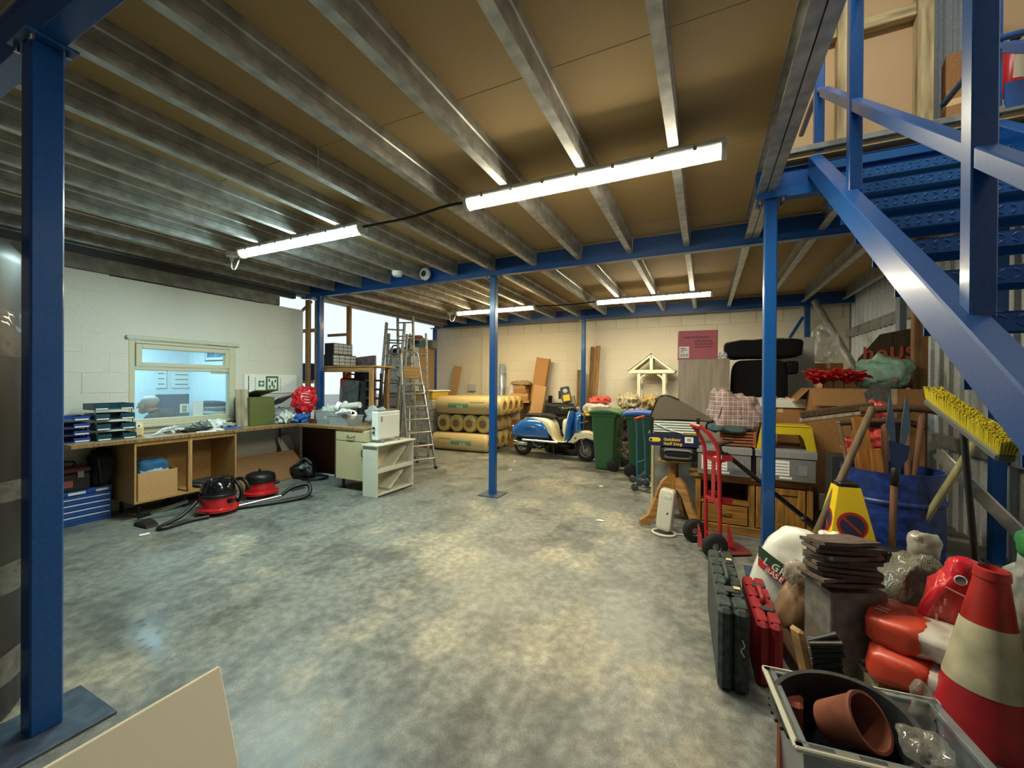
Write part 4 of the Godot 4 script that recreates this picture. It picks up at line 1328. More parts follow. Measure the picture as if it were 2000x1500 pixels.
	slab(o, "side_panel", Vector3(0.343, 0, -0.25), Vector3(0.36, 0.66, 0), wb, 0.002)
	slab(o, "top_panel", Vector3(-0.385, 0.66, -0.262), Vector3(0.385, 0.68, 0.02), wb, 0.003)
	slab(o, "bottom_panel", Vector3(-0.343, 0.02, -0.25), Vector3(0.343, 0.038, 0), wb)
	slab(o, "shelf", Vector3(-0.343, 0.31, -0.25), Vector3(0.343, 0.36, -0.002), wb, 0.002)
	slab(o, "back_panel", Vector3(-0.343, 0.0, -0.25), Vector3(0.343, 0.66, -0.243), mat("ivory"))
	var ls := B.new()
	ls.x = T(Vector3(0.1, 0.47, -0.13), 0, 0, 42)
	ls.box(Vector3(0.36, 0.015, 0.2), Vector3.ZERO, 0.002)
	part(o, "loose_shelf", ls, wb)
	ls = B.new()
	ls.x = T(Vector3(0.03, 0.165, -0.12), 0, 0, 38)
	ls.box(Vector3(0.34, 0.015, 0.2), Vector3.ZERO, 0.002)
	part(o, "loose_shelf", ls, wb)
	o = thing("convector_heater", "white convector heater on small feet standing on top of the white bookcase", "heater", W(-3.98, 0.68, 4.36), 90)
	var hm := mat("heaterwhite", C("d9dad4"), 0.35)
	slab(o, "case", Vector3(-0.23, 0.035, -0.055), Vector3(0.22, 0.42, 0.055), hm, 0.015)
	slab(o, "front_panel", Vector3(-0.2, 0.06, 0.055), Vector3(0.2, 0.37, 0.064), hm, 0.006)
	slab(o, "vent_grille", Vector3(-0.205, 0.418, -0.045), Vector3(0.2, 0.43, 0.045), mat("grey"))
	slab(o, "label_strip", Vector3(-0.17, 0.28, 0.064), Vector3(-0.145, 0.35, 0.066), mat("grey"))
	for z: float in [0.14, 0.2]:
		part(o, "knob", B.new().rod(Vector3(-0.235, z, 0.0), Vector3(-0.25, z, 0.0), 0.018), mat("darkgrey"))
	for x: float in [-0.16, 0.16]:
		part(o, "foot", B.new().tube([Vector3(x, 0.012, -0.1), Vector3(x, 0.04, -0.04), Vector3(x, 0.04, 0.04), Vector3(x, 0.012, 0.1)], 0.012, 8, 4), mat("grey"))
	# vacuum cleaners with their wands
	vacuum("red vacuum cleaner with a glossy black domed hood, nearest the base cabinet", W(-4.99, 0, 2.76), 100, 1.0, true)
	vacuum("red vacuum cleaner with a flat black lid in front of the cardboard sheet", W(-5.22, 0, 3.40), 160, 1.0, false)
	o = thing("vacuum_wand", "chrome vacuum tube with a flat black floor head lying before the base cabinet", "vacuum tube", W(-5.2, 0, 2.6), 0)
	part(o, "tube", B.new().rod(Vector3(-0.02, 0.15, 0.02), Vector3(-0.21, 0.06, 0.28), 0.017), mat("steel"))
	part(o, "lower_tube", B.new().rod(Vector3(-0.21, 0.06, 0.28), Vector3(-0.27, 0.035, 0.37), 0.02), mat("black"))
	part(o, "floor_head", B.new().prism([Vector2(-0.13, 0), Vector2(0.13, 0), Vector2(0.12, 0.03), Vector2(0.04, 0.055), Vector2(-0.04, 0.055), Vector2(-0.12, 0.03)], 0.36, 0.46, true), mat("black"))
	o = thing("vacuum_hose", "black flexible hose looped on the floor in front of the near vacuum cleaner", "hose", W(-5.0, 0, 2.6), 0)
	part(o, "hose", B.new().tube([Vector3(-0.06, 0.16, 0.02), Vector3(-0.02, 0.06, 0.18), Vector3(0.02, 0.022, 0.36), Vector3(0.09, 0.022, 0.43), Vector3(0.12, 0.022, 0.36), Vector3(0.1, 0.022, 0.15), Vector3(0.14, 0.022, 0.0)], 0.02, 10, 6), mat("black"))
	o = thing("vacuum_hose", "ribbed black hose coiled between the two red vacuum cleaners", "hose", W(-5.2, 0, 3.08), 0)
	var cl := []
	for k in 22:
		cl.append(Vector3(cos(k * 0.62) * 0.13, 0.16 + sin(k * 0.62) * 0.13, -0.08 + k * 0.009))
	part(o, "hose", B.new().tube(cl, 0.022, 8, 3), mat("black"))
	o = thing("vacuum_wand", "black vacuum handle and chrome tube on the floor beside the far vacuum cleaner", "vacuum tube", W(-4.86, 0, 3.3), 0)
	part(o, "tube", B.new().rod(Vector3(-0.1, 0.025, 0.35), Vector3(0.06, 0.06, -0.12), 0.018), mat("steel"))
	part(o, "hose", B.new().tube([Vector3(-0.06, 0.022, 0.4), Vector3(0.1, 0.022, 0.15), Vector3(0.24, 0.025, -0.16), Vector3(0.28, 0.06, -0.32), Vector3(0.2, 0.16, -0.36), Vector3(0.1, 0.14, -0.22), Vector3(0.06, 0.07, -0.1)], 0.024, 10, 6), mat("black"))
	office_interior()

func office_interior() -> void:
	var o := thing("person", "grey haired man in a dark jumper bending over a desk behind the office window", "person", W(-6.88, 0.0, 3.125), 0)
	figure(o)
	o = thing("office_desk", "pale office desk behind the window below the bending man", "desk", W(-7.75, 0, 2.85), 0)
	slab(o, "desktop", Vector3(-0.5, 0.70, -0.5), Vector3(0.45, 0.73, 0.45), mat("whitep"), 0.004)
	for x: float in [-0.45, 0.4]:
		for z: float in [-0.45, 0.4]:
			slab(o, "leg", Vector3(x - 0.025, 0, z - 0.025), Vector3(x + 0.025, 0.7, z + 0.025), mat("grey"))
	o = thing("file_stack", "blue and white files stacked on the office desk below the man's face", "files", W(-7.4, 0.73, 2.75), 20)
	for k in 4:
		slab(o, "file", Vector3(-0.13, k * 0.06, -0.12), Vector3(0.13, k * 0.06 + 0.055, 0.12), mat(["fileblue", "paper"][k % 2], C("3a78c0"), 0.5), 0.004)
	o = thing("office_chair", "grey fabric office chair with a high rounded back seen through the window", "chair", W(-7.35, 0, 3.98), 60)
	part(o, "backrest", B.new().soft(Vector3(0.24, 0.34, 0.07), Vector3(0, 0.83, 0), 0.5, 0.008, 5.0, 3), mat("chairgrey", C("5b6070"), 0.9))
	part(o, "seat", B.new().soft(Vector3(0.25, 0.06, 0.24), Vector3(0, 0.46, 0.24), 0.5, 0.005, 5.0, 4), mat("chairgrey"))
	part(o, "column", B.new().rod(Vector3(0, 0.08, 0.2), Vector3(0, 0.42, 0.2), 0.03), mat("black"))
	for k in 5:
		part(o, "base_arm", B.new().bar(Vector3(0, 0.08, 0.2), Vector3(cos(k * TAU / 5) * 0.3, 0.04, 0.2 + sin(k * TAU / 5) * 0.3), 0.04, 0.03), mat("black"))
	ply("screen_panel", "dark grey partition screen in the office behind the man", "screen", Vector3(0.5, 1.25, 0.04), mat("screengrey", C("5a5f6c"), 0.8), W(-8.7, 0, 4.05), 90)
	# papers and pictures on the office walls
	o = thing("framed_picture", "blue landscape picture in a frame high on the office wall, seen through the top pane", "picture", W(-8.0, 1.86, 4.44), 0)
	slab(o, "frame", Vector3(-0.45, 0, -0.02), Vector3(0.35, 0.5, 0.0), mat("darkgrey"))
	slab(o, "mount", Vector3(-0.43, 0.02, 0.0), Vector3(0.33, 0.48, 0.004), mat("paper"))
	slab(o, "print", Vector3(-0.38, 0.07, 0.004), Vector3(0.28, 0.43, 0.006), mat("seascape", C("6f9cc0"), 0.6, 0.0, "grime", 2.0))
	for k in 3:
		o = thing("wall_sheet", ["white list with dark lines pinned to the office wall behind the man", "long white sheet hanging at the left of the pinned list in the office", "small white note taped to the inside of the office window"][k], "paper", [W(-8.985, 1.36, 4.32), W(-8.985, 1.36, 4.0), W(-6.42, 1.06, 3.12)][k], 90)
		var s: Vector2 = [Vector2(0.34, 0.45), Vector2(0.16, 0.48), Vector2(0.1, 0.12)][k]
		slab(o, "sheet", Vector3(-s.x / 2, 0, 0), Vector3(s.x / 2, s.y, 0.006), mat("paper"))
		var ln := B.new()
		for i in 4:
			ln.box(Vector3(s.x * 0.6, 0.012, 0.002), Vector3(0, s.y * (0.15 + 0.2 * i), 0.007))
		part(o, "print", ln, mat("ink"))
	ply("paper_note", "white note standing on the inner sill of the office window near the printers", "paper", Vector3(0.13, 0.24, 0.004), mat("paper"), W(-6.4, 0.97, 3.28), 90)
	ply("inner_sill", "pale inner sill shelf below the office window", "shelf", Vector3(1.3, 0.03, 0.25), mat("whitep"), W(-6.4, 0.935, 3.0), 90)
	ply("wall_shelf", "wooden wall shelf on the end wall of the office", "shelf", Vector3(1.0, 0.03, 0.25), mat("pinex"), W(-7.3, 1.62, 4.31), 0)
	ply("office_cupboard", "brown wooden cupboard at the right edge of the office window", "cupboard", Vector3(0.5, 2.1, 0.4), mat("brownveneer", C("a8826e"), 0.6, 0.0, "wood", 1.0), W(-6.65, 0, 4.22), 0)
	for k in 3:
		ply("document_tray", ["lowest grey document tray behind the office window", "middle white document tray behind the office window", "grey printer lid on the tray stack behind the office window"][k], "tray", Vector3(0.34, 0.045, 0.28), mat(["darkgrey", "whitep", "grey"][k]), W(-6.42, 0.966 + k * 0.052, 3.52 + 0.08), 90, 0.006)

# seated man bending forward to the desk; body as one smooth skin round a skeleton
func figure(o: Node3D) -> void:
	var skin := mat("skin", C("c49a86"), 0.6)
	var bones := [
		[Vector3(0, 0.5, -0.12), 0.16, Vector3(0, 0.72, -0.08), 0.15], [Vector3(0, 0.72, -0.08), 0.15, Vector3(0, 0.93, 0.06), 0.155],
		[Vector3(-0.15, 0.97, 0.08), 0.07, Vector3(0.15, 0.97, 0.08), 0.07], [Vector3(0, 0.98, 0.1), 0.08, Vector3(0, 1.05, 0.17), 0.055],
		[Vector3(-0.19, 0.96, 0.08), 0.06, Vector3(-0.24, 0.76, 0.22), 0.045], [Vector3(-0.24, 0.76, 0.22), 0.045, Vector3(-0.1, 0.77, 0.42), 0.034],
		[Vector3(0.19, 0.96, 0.08), 0.06, Vector3(0.24, 0.76, 0.22), 0.045], [Vector3(0.24, 0.76, 0.22), 0.045, Vector3(0.1, 0.77, 0.42), 0.034],
		[Vector3(-0.09, 0.5, -0.1), 0.09, Vector3(-0.11, 0.5, 0.32), 0.065], [Vector3(0.09, 0.5, -0.1), 0.09, Vector3(0.11, 0.5, 0.32), 0.065],
		[Vector3(-0.11, 0.5, 0.32), 0.06, Vector3(-0.11, 0.08, 0.3), 0.045], [Vector3(0.11, 0.5, 0.32), 0.06, Vector3(0.11, 0.08, 0.3), 0.045]]
	var head := [[Vector3(0, 1.05, 0.16), 0.055, Vector3(0, 1.1, 0.22), 0.06], [Vector3(0, 1.17, 0.22), 0.094, Vector3(0, 1.15, 0.27), 0.088], [Vector3(0, 1.08, 0.30), 0.05, Vector3(0, 1.07, 0.315), 0.045], [Vector3(0, 1.14, 0.36), 0.012, Vector3(0, 1.115, 0.378), 0.016], [Vector3(-0.09, 1.14, 0.24), 0.02, Vector3(-0.092, 1.11, 0.245), 0.014], [Vector3(0.09, 1.14, 0.24), 0.02, Vector3(0.092, 1.11, 0.245), 0.014]]
	o.rotation.y = deg_to_rad(-60)
	part(o, "body", nets(bones, 0.016, 0.04), mat("jumper", C("4a4d5a"), 0.95, 0.0, "grain", 5.0))
	part(o, "head", nets(head, 0.008, 0.015), skin)
	part(o, "hair", B.new().soft(Vector3(0.1, 0.075, 0.1), Vector3(0, 1.205, 0.215), 0.9, 0.004, 30.0, 5, 24), mat("hair", C("cfc4bc"), 0.9))
	for s: float in [-1.0, 1.0]:
		var hb := [[Vector3(s * 0.1, 0.77, 0.42), 0.03, Vector3(s * 0.08, 0.765, 0.49), 0.03]]
		for k in 4:
			hb.append([Vector3(s * 0.08 + (k - 1.5) * 0.018, 0.765, 0.49), 0.011, Vector3(s * 0.075 + (k - 1.5) * 0.022, 0.752, 0.55 - absf(k - 1.3) * 0.008), 0.008])
		hb.append([Vector3(s * 0.08 - s * 0.02, 0.765, 0.45), 0.012, Vector3(s * 0.045, 0.755, 0.49), 0.009])
		part(o, "hand", nets(hb, 0.005, 0.006), skin)

# smooth union of tapered capsules, meshed as surface nets
func nets(bones: Array, cell: float, blend: float) -> B:
	var lo := Vector3.ONE * 1e9
	var hi := -lo
	for q in bones:
		for k in [0, 2]:
			lo = lo.min(q[k] - Vector3.ONE * (q[k + 1] + blend + cell * 2))
			hi = hi.max(q[k] + Vector3.ONE * (q[k + 1] + blend + cell * 2))
	var n := Vector3i((hi - lo) / cell) + Vector3i.ONE * 2
	var f := PackedFloat32Array()
	f.resize(n.x * n.y * n.z)
	f.fill(1e3)
	for q in bones:
		var a: Vector3 = q[0]
		var b: Vector3 = q[2]
		var ra: float = q[1]
		var rb: float = q[3]
		var m := maxf(ra, rb) + blend + cell * 2
		var i0 := Vector3i((a.min(b) - Vector3.ONE * m - lo) / cell).max(Vector3i.ZERO)
		var i1 := (Vector3i((a.max(b) + Vector3.ONE * m - lo) / cell) + Vector3i.ONE).min(n - Vector3i.ONE)
		var ab := b - a
		var l2 := maxf(ab.length_squared(), 1e-9)
		for z in range(i0.z, i1.z + 1):
			for y in range(i0.y, i1.y + 1):
				for x in range(i0.x, i1.x + 1):
					var p := lo + Vector3(x, y, z) * cell
					var t := clampf((p - a).dot(ab) / l2, 0.0, 1.0)
					var d := p.distance_to(a + ab * t) - lerpf(ra, rb, t)
					var ix := x + n.x * (y + n.y * z)
					var e := f[ix]
					var h := maxf(blend - absf(d - e), 0.0) / blend
					f[ix] = minf(d, e) - h * h * blend * 0.25
	var at := {}
	var out := B.new()
	for z in n.z - 1:
		for y in n.y - 1:
			for x in n.x - 1:
				var s := Vector3.ZERO
				var c := 0
				var v := PackedFloat32Array()
				for k in 8:
					v.append(f[x + (k & 1) + n.x * (y + ((k >> 1) & 1) + n.y * (z + (k >> 2)))])
				var neg := 0
				for k in 8:
					if v[k] < 0.0: neg += 1
				if neg == 0 or neg == 8:
					continue
				for k in 8:
					for ax in [1, 2, 4]:
						if k & ax == 0 and (v[k] < 0.0) != (v[k | ax] < 0.0):
							var t := v[k] / (v[k] - v[k | ax])
							s += Vector3(k & 1, (k >> 1) & 1, k >> 2).lerp(Vector3((k | ax) & 1, ((k | ax) >> 1) & 1, (k | ax) >> 2), t)
							c += 1
				var g := Vector3(v[1] - v[0] + v[3] - v[2] + v[5] - v[4] + v[7] - v[6], v[2] - v[0] + v[3] - v[1] + v[6] - v[4] + v[7] - v[5], v[4] - v[0] + v[5] - v[1] + v[6] - v[2] + v[7] - v[3]).normalized()
				at[Vector3i(x, y, z)] = [lo + (Vector3(x, y, z) + s / c) * cell, g]
	for key: Vector3i in at:
		for ax in 3:
			var e := Vector3i.ZERO
			e[ax] = 1
			var p := key
			var i0 := p.x + n.x * (p.y + n.y * p.z)
			var p1 := p + e
			if p1.x >= n.x or p1.y >= n.y or p1.z >= n.z:
				continue
			var i1 := p1.x + n.x * (p1.y + n.y * p1.z)
			if (f[i0] < 0.0) == (f[i1] < 0.0):
				continue
			var u := Vector3i.ZERO
			u[(ax + 1) % 3] = 1
			var w := Vector3i.ZERO
			w[(ax + 2) % 3] = 1
			if at.has(p) and at.has(p - u) and at.has(p - w) and at.has(p - u - w):
				var q := [at[p], at[p - u], at[p - u - w], at[p - w]]
				out.tri(q[0][0], q[1][0], q[2][0], q[0][1], q[1][1], q[2][1])
				out.tri(q[0][0], q[2][0], q[3][0], q[0][1], q[2][1], q[3][1])
	return out

# body lofted along x: stations [x, y low, y high, half width]
func loft(st: Array, e := 0.6, nu := 28, nv := 24) -> B:
	var at := func(t: float) -> Array:
		var f := t * (st.size() - 1)
		var i := mini(int(f), st.size() - 2)
		var s := f - i
		var r := []
		for k in 4:
			var p0: float = st[maxi(i - 1, 0)][k]
			var p1: float = st[i][k]
			var p2: float = st[i + 1][k]
			var p3: float = st[mini(i + 2, st.size() - 1)][k]
			r.append(0.5 * (2.0 * p1 + (p2 - p0) * s + (2.0 * p0 - 5.0 * p1 + 4.0 * p2 - p3) * s * s + (3.0 * p1 - p0 - 3.0 * p2 + p3) * s * s * s))
		return r
	return B.new().grid(nu, nv, func(a: float, b: float) -> Vector3:
		var q: Array = at.call(b)
		var c := cos(a * TAU)
		var s := sin(a * TAU)
		return Vector3(q[0], (q[1] + q[2]) / 2 + signf(s) * pow(absf(s), e) * (q[2] - q[1]) / 2, signf(c) * pow(absf(c), e) * q[3]), true)

func ladder(label: String, at: Vector3, turn: float, lean: float, w: float, h: float, rungs: int, m: Material, tread := false, roll := 0.0) -> Node3D:
	var o := thing("ladder", label, "ladder", at, turn, "aluminium ladders leaning in the corner")
	o.rotation_degrees = Vector3(-lean, turn, roll)
	for s: float in [-1.0, 1.0]:
		part(o, "stile", B.new().box(Vector3(0.042, h, 0.072), Vector3(s * w / 2, h / 2, 0), 0.006), m)
		part(o, "foot", B.new().box(Vector3(0.034, 0.05, 0.074), Vector3(s * w / 2, 0.024, 0), 0.006), mat("rubber"))
	for k in rungs:
		var y := 0.22 + k * (h - 0.35) / (rungs - 1)
		if tread:
			part(o, "tread", B.new().box(Vector3(w, 0.028, 0.085), Vector3(0, y, 0.01), 0.004), m)
		else:
			part(o, "rung", B.new().rod(Vector3(-w / 2, y, 0), Vector3(w / 2, y, 0), 0.014, -1, 8), m)
	return o

func drawer_cabinet(label: String, at: Vector3, turn: float, s: Vector3, cols: int, rows: int) -> Node3D:
	var o := thing("parts_cabinet", label, "parts cabinet", at, turn)
	part(o, "body", B.new().box(s, Vector3(0, s.y / 2, 0), 0.004), mat("black"))
	var m := clear("drawerclear", C("d5d9da"), 0.75, 0.15)
	for c in cols:
		for r in rows:
			var w := (s.x - 0.02) / cols
			var h := (s.y - 0.02) / rows
			var p := Vector3(-s.x / 2 + 0.01 + (c + 0.5) * w, 0.01 + (r + 0.5) * h, s.z / 2)
			var d := part(o, "drawer", B.new().box(Vector3(w * 0.88, h * 0.84, 0.016), p, 0.004), m)
			part(d, "pull", B.new().box(Vector3(w * 0.3, 0.008, 0.014), p + Vector3(0, -h * 0.1, 0.012), 0.002), mat("grey"))
	return o

func zone_racks() -> void:
	var p := mat("pine")
	var px := mat("pinex")
	# stud frame at the wall end
	var o := thing("stud_partition", "bare pine stud frame standing at the end of the white block wall", "timber frame", W(0, 0, 0))
	slab(o, "stud", W(-6.32, 0, 4.90), W(-6.23, 2.92, 4.95), p, 0.003)
	slab(o, "stud", W(-6.20, 0, 4.99), W(-6.15, 2.92, 5.08), p, 0.003)
	slab(o, "stud", W(-6.10, 0, 5.60), W(-6.01, 2.92, 5.65), p, 0.003)
	slab(o, "rail", W(-6.9, 2.36, 4.95), W(-6.15, 2.42, 4.99), px, 0.003)
	slab(o, "rail", W(-6.6, 2.36, 5.60), W(-6.10, 2.41, 5.64), px, 0.003)
	slab(o, "rail", W(-6.9, 1.46, 4.95), W(-6.2, 1.52, 4.99), px, 0.003)
	part(o, "brace", B.new().bar(W(-6.9, 2.5, 4.97), W(-6.25, 2.9, 4.97), 0.03, 0.04), mat("galv"))
	# storage shelf frame behind the short worktop
	o = thing("storage_shelf", "pine shelf frame with a board top behind the short worktop, carrying the black parts cabinets", "shelf", W(0, 0, 0))
	var q := [W(-6.06, 0, 5.04), W(-4.92, 0, 5.04), W(-6.02, 0, 5.5), W(-5.0, 0, 5.5)]
	for k in 4:
		slab(o, "leg", q[k] + Vector3(-0.035, 0, -0.022), q[k] + Vector3(0.035, 1.74, 0.022), p, 0.003)
	slab(o, "shelf_board", W(-6.1, 1.74, 5.0), W(-4.86, 1.765, 5.54), px, 0.003)
	slab(o, "rail", W(-6.02, 1.66, 5.02), W(-4.95, 1.738, 5.06), px, 0.003)
	slab(o, "lower_board", W(-6.0, 0.78, 5.07), W(-5.24, 0.80, 5.48), px, 0.003)
	drawer_cabinet("black parts cabinet with clear drawers, lower of the two on the pine shelf", W(-5.88, 1.766, 5.27), 90, Vector3(0.52, 0.2, 0.22), 4, 3)
	drawer_cabinet("black parts cabinet with bright clear drawers, upper one on the pine shelf", W(-5.92, 1.968, 5.27), 90, Vector3(0.42, 0.2, 0.22), 4, 3)
	ply("crate", "blue plastic crate on the low rail at the end of the block wall", "crate", Vector3(0.3, 0.3, 0.26), mat("crateblue", C("1c3a7c"), 0.4), W(-6.5, 1.52, 5.1), 10, 0.012)
	o = thing("fuel_can", "red plastic can on the rail below the black parts cabinets", "can", W(-5.72, 0.802, 5.36), 10)
	part(o, "body", B.new().box(Vector3(0.34, 0.62, 0.2), Vector3(0, 0.45, 0), 0.03), mat("red"))
	part(o, "handle", B.new().tube([Vector3(-0.1, 0.74, 0), Vector3(-0.08, 0.82, 0), Vector3(0.08, 0.82, 0), Vector3(0.1, 0.74, 0)], 0.014, 8, 4), mat("red"))
	part(o, "foot_box", B.new().box(Vector3(0.36, 0.14, 0.24), Vector3(0, 0.07, 0), 0.01), mat("card"))
	for k in 3:
		leaning("paving_slab", ["grey slab leaning at the front behind the clear tubs", "taller dark grey slab leaning behind the front slab", "narrow grey slab at the left of the leaning slabs"][k], "slab", [Vector3(0.34, 0.72, 0.03), Vector3(0.42, 0.86, 0.03), Vector3(0.16, 0.6, 0.03)][k], mat(["slabgrey", "slabdark", "grey"][k], [C("5d6163"), C("3c4042"), C("77797b")][k], 0.8, 0.0, "blotch", 3.0), W([-5.52, -5.35, -5.66][k], 0.802, [5.12, 5.22, 5.12][k]), [6, 4, 8][k], [5, 7, 4][k])
	leaning("wrapped_sheet", "tall board wrapped in mauve translucent film leaning behind the grey slabs", "sheet", Vector3(0.46, 2.0, 0.05), mat("filmmauve", C("8d7f84"), 0.25, 0.0, "blotch", 2.0, "lumps", 1.2), W(-5.72, 0.0, 5.72), 8, 6, 5)
	leaning("white_door_panel", "white framed door panel leaning behind the ladders", "panel", Vector3(0.55, 2.05, 0.04), mat("white"), W(-5.85, 0.0, 6.75), 6, 3)
	bag("film_bundle", "bundle of clear packing film on the lower board behind the clear tubs", Vector3(0.11, 0.16, 0.08), mat("bagfilm", C("b8acaa"), 0.25), W(-5.86, 0.801, 5.2), 0, 71, 0.8, 0.05, 9.0)
	o = thing("hedge_trimmer", "black hedge trimmer lying on top of the white door panel behind the shelf", "power tool", W(-5.95, 2.03, 6.82), 0)
	part(o, "body", B.new().soft(Vector3(0.2, 0.07, 0.06), Vector3(0, 0.1, 0), 0.7, 0.015, 12.0, 72), mat("black"))
	part(o, "blade", B.new().bar(Vector3(0.1, 0.12, 0), Vector3(0.6, 0.32, 0), 0.02, 0.07), mat("darkgrey"))
	part(o, "handle", B.new().tube([Vector3(-0.15, 0.1, 0), Vector3(-0.1, 0.24, 0), Vector3(0.05, 0.22, 0), Vector3(0.08, 0.12, 0)], 0.016, 8, 4), mat("black"))
	# ladders
	var al := mat("oldalu", C("a09c92"), 0.45, 0.45, "blotch", 5.0)
	ladder("tall aluminium extension ladder, leftmost of the leaning ladders", W(-5.30, 0, 5.74), 24, 5, 0.34, 2.62, 10, al, false, -3)
	ladder("shorter aluminium ladder section directly behind the leftmost ladder", W(-5.44, 0, 6.05), 24, 5, 0.36, 2.45, 9, al, false, -2)
	ladder("tall narrow aluminium ladder with capped stiles in the middle of the leaning ladders", W(-5.2, 0, 6.28), 30, 5, 0.3, 2.82, 10, al, false, 2)
	ladder("narrow aluminium ladder section between the dark steps and the tall ladders", W(-5.72, 0, 6.3), 24, 5, 0.28, 2.2, 8, al, false, -4)
	ladder("aluminium ladder with stickered stile just left of the step ladder", W(-5.14, 0, 6.6), 30, 5, 0.32, 2.5, 8, al, true, 2)
	o = thing("step_stool_stack", "dark folded steps standing between the pine legs behind the heater", "steps", W(-5.08, 0, 5.26), 12)
	for k in 9:
		slab(o, "tread", Vector3(-0.13, 0.3 + k * 0.15, -0.05), Vector3(0.13, 0.335 + k * 0.15, 0.06), mat("darkgrey"), 0.006)
	for s: float in [-0.14, 0.14]:
		slab(o, "stile", Vector3(s - 0.015, 0, -0.03), Vector3(s + 0.015, 1.64, 0.03), mat("black"), 0.004)
	step_ladder()
	# cupboard in the far corner with things on top
	o = thing("tall_cupboard", "tall cupboard with a white front and brown side in the far corner", "cupboard", W(-6.62, 0, 8.2))
	slab(o, "carcass", Vector3(-0.42, 0, -0.3), Vector3(0.4, 2.34, 0.26), mat("white"), 0.004)
	slab(o, "side_panel", Vector3(0.4, 0, -0.3), Vector3(0.42, 2.34, 0.28), mat("brownpanel", C("a3845f"), 0.7, 0.0, "grain", 1.0))
	slab(o, "door", Vector3(-0.41, 0.05, 0.262), Vector3(-0.01, 2.32, 0.28), mat("white"), 0.003)
	slab(o, "door", Vector3(0.0, 0.05, 0.262), Vector3(0.395, 2.32, 0.28), mat("white"), 0.003)
	o = thing("tool_box", "teal tool box on top of the tall cupboard", "tool box", W(-6.48, 2.34, 8.15), -6)
	slab(o, "body", Vector3(-0.26, 0, -0.13), Vector3(0.26, 0.17, 0.13), mat("teal", C("3d7078"), 0.45), 0.015)
	slab(o, "lid", Vector3(-0.265, 0.171, -0.135), Vector3(0.265, 0.24, 0.135), mat("teal"), 0.015)
	ply("orange_case", "small orange case lying on the teal tool box", "case", Vector3(0.3, 0.07, 0.16), mat("orange", C("d8742a"), 0.5), W(-6.5, 2.58, 8.15), 4, 0.01)
	ply("grey_carton", "grey box beside the teal tool box on top of the cupboard", "box", Vector3(0.22, 0.2, 0.2), mat("grey"), W(-6.1 - 0.08, 2.34, 8.36), 0)
	leaning("brown_plank", "wide brown board leaning against the back wall beside the corner post", "board", Vector3(0.24, 1.95, 0.03), mat("cardlight"), W(-6.22, 0, 9.0), 0, 3, -10)
	# wrapped stack beside the insulation rolls
	o = thing("wrapped_pallet", "pallet of pale blocks wrapped in clear film to the left of the insulation rolls", "pallet", W(-5.85, 0, 7.95))
	o.scale = Vector3(0.72, 1, 1)
	for k in 4:
		slab(o, "block_layer", Vector3(-0.4, 0.1 + k * 0.25, -0.35), Vector3(0.38, 0.344 + k * 0.25, 0.35), mat("palegrey", C("c9cbc2"), 0.45, 0.0, "blotch", 3.0), 0.012)
	slab(o, "pallet_base", Vector3(-0.42, 0, -0.36), Vector3(0.4, 0.1, 0.36), mat("oldwood"))
	slab(o, "foam_layer", Vector3(-0.36, 1.1, -0.3), Vector3(0.36, 1.28, 0.33), mat("foam", C("c9a63c"), 0.9, 0.0, "grain", 3.0), 0.02)
	slab(o, "film_cap", Vector3(-0.41, 1.281, -0.36), Vector3(0.39, 1.31, 0.36), mat("white"), 0.01)

func step_ladder() -> void:
	var al := mat("alu")
	var o := thing("step_ladder", "open aluminium step ladder with a tool tray near the top, standing beside the white bookcase", "step ladder", W(-4.36, 0, 5.62), 66)
	for s: float in [-1.0, 1.0]:
		part(o, "front_stile", B.new().bar(Vector3(s * 0.25, 0.03, 0.06), Vector3(s * 0.19, 1.45, -0.32), 0.025, 0.055, 0.005), al)
		part(o, "rear_stile", B.new().bar(Vector3(s * 0.25, 0.03, -0.62), Vector3(s * 0.17, 1.42, -0.36), 0.022, 0.04, 0.004), al)
		part(o, "foot", B.new().box(Vector3(0.04, 0.05, 0.07), Vector3(s * 0.25, 0.025, 0.06), 0.008), mat("rubber"))
		part(o, "foot", B.new().box(Vector3(0.04, 0.05, 0.06), Vector3(s * 0.25, 0.025, -0.62), 0.008), mat("rubber"))
	for k in 6:
		var t := (k + 0.7) / 6.4
		part(o, "tread", B.new().box(Vector3(0.5 - t * 0.12, 0.025, 0.09), Vector3(0, 0.03 + t * 1.42, 0.06 - t * 0.38), 0.004), al)
	part(o, "platform", B.new().box(Vector3(0.36, 0.03, 0.2), Vector3(0, 1.46, -0.34), 0.005), al)
	part(o, "hoop", B.new().tube([Vector3(-0.19, 1.45, -0.32), Vector3(-0.17, 1.8, -0.4), Vector3(-0.14, 2.02, -0.46), Vector3(0.14, 2.02, -0.46), Vector3(0.17, 1.8, -0.4), Vector3(0.19, 1.45, -0.32)], 0.014, 8, 6), al)
	part(o, "tool_tray", B.new().bar(Vector3(-0.16, 1.66, -0.37), Vector3(0.16, 1.66, -0.37), 0.03, 0.22, 0.01), mat("pinex"))
	part(o, "tie_bar", B.new().bar(Vector3(-0.22, 0.6, -0.5), Vector3(0.22, 0.6, -0.5), 0.02, 0.03), al)

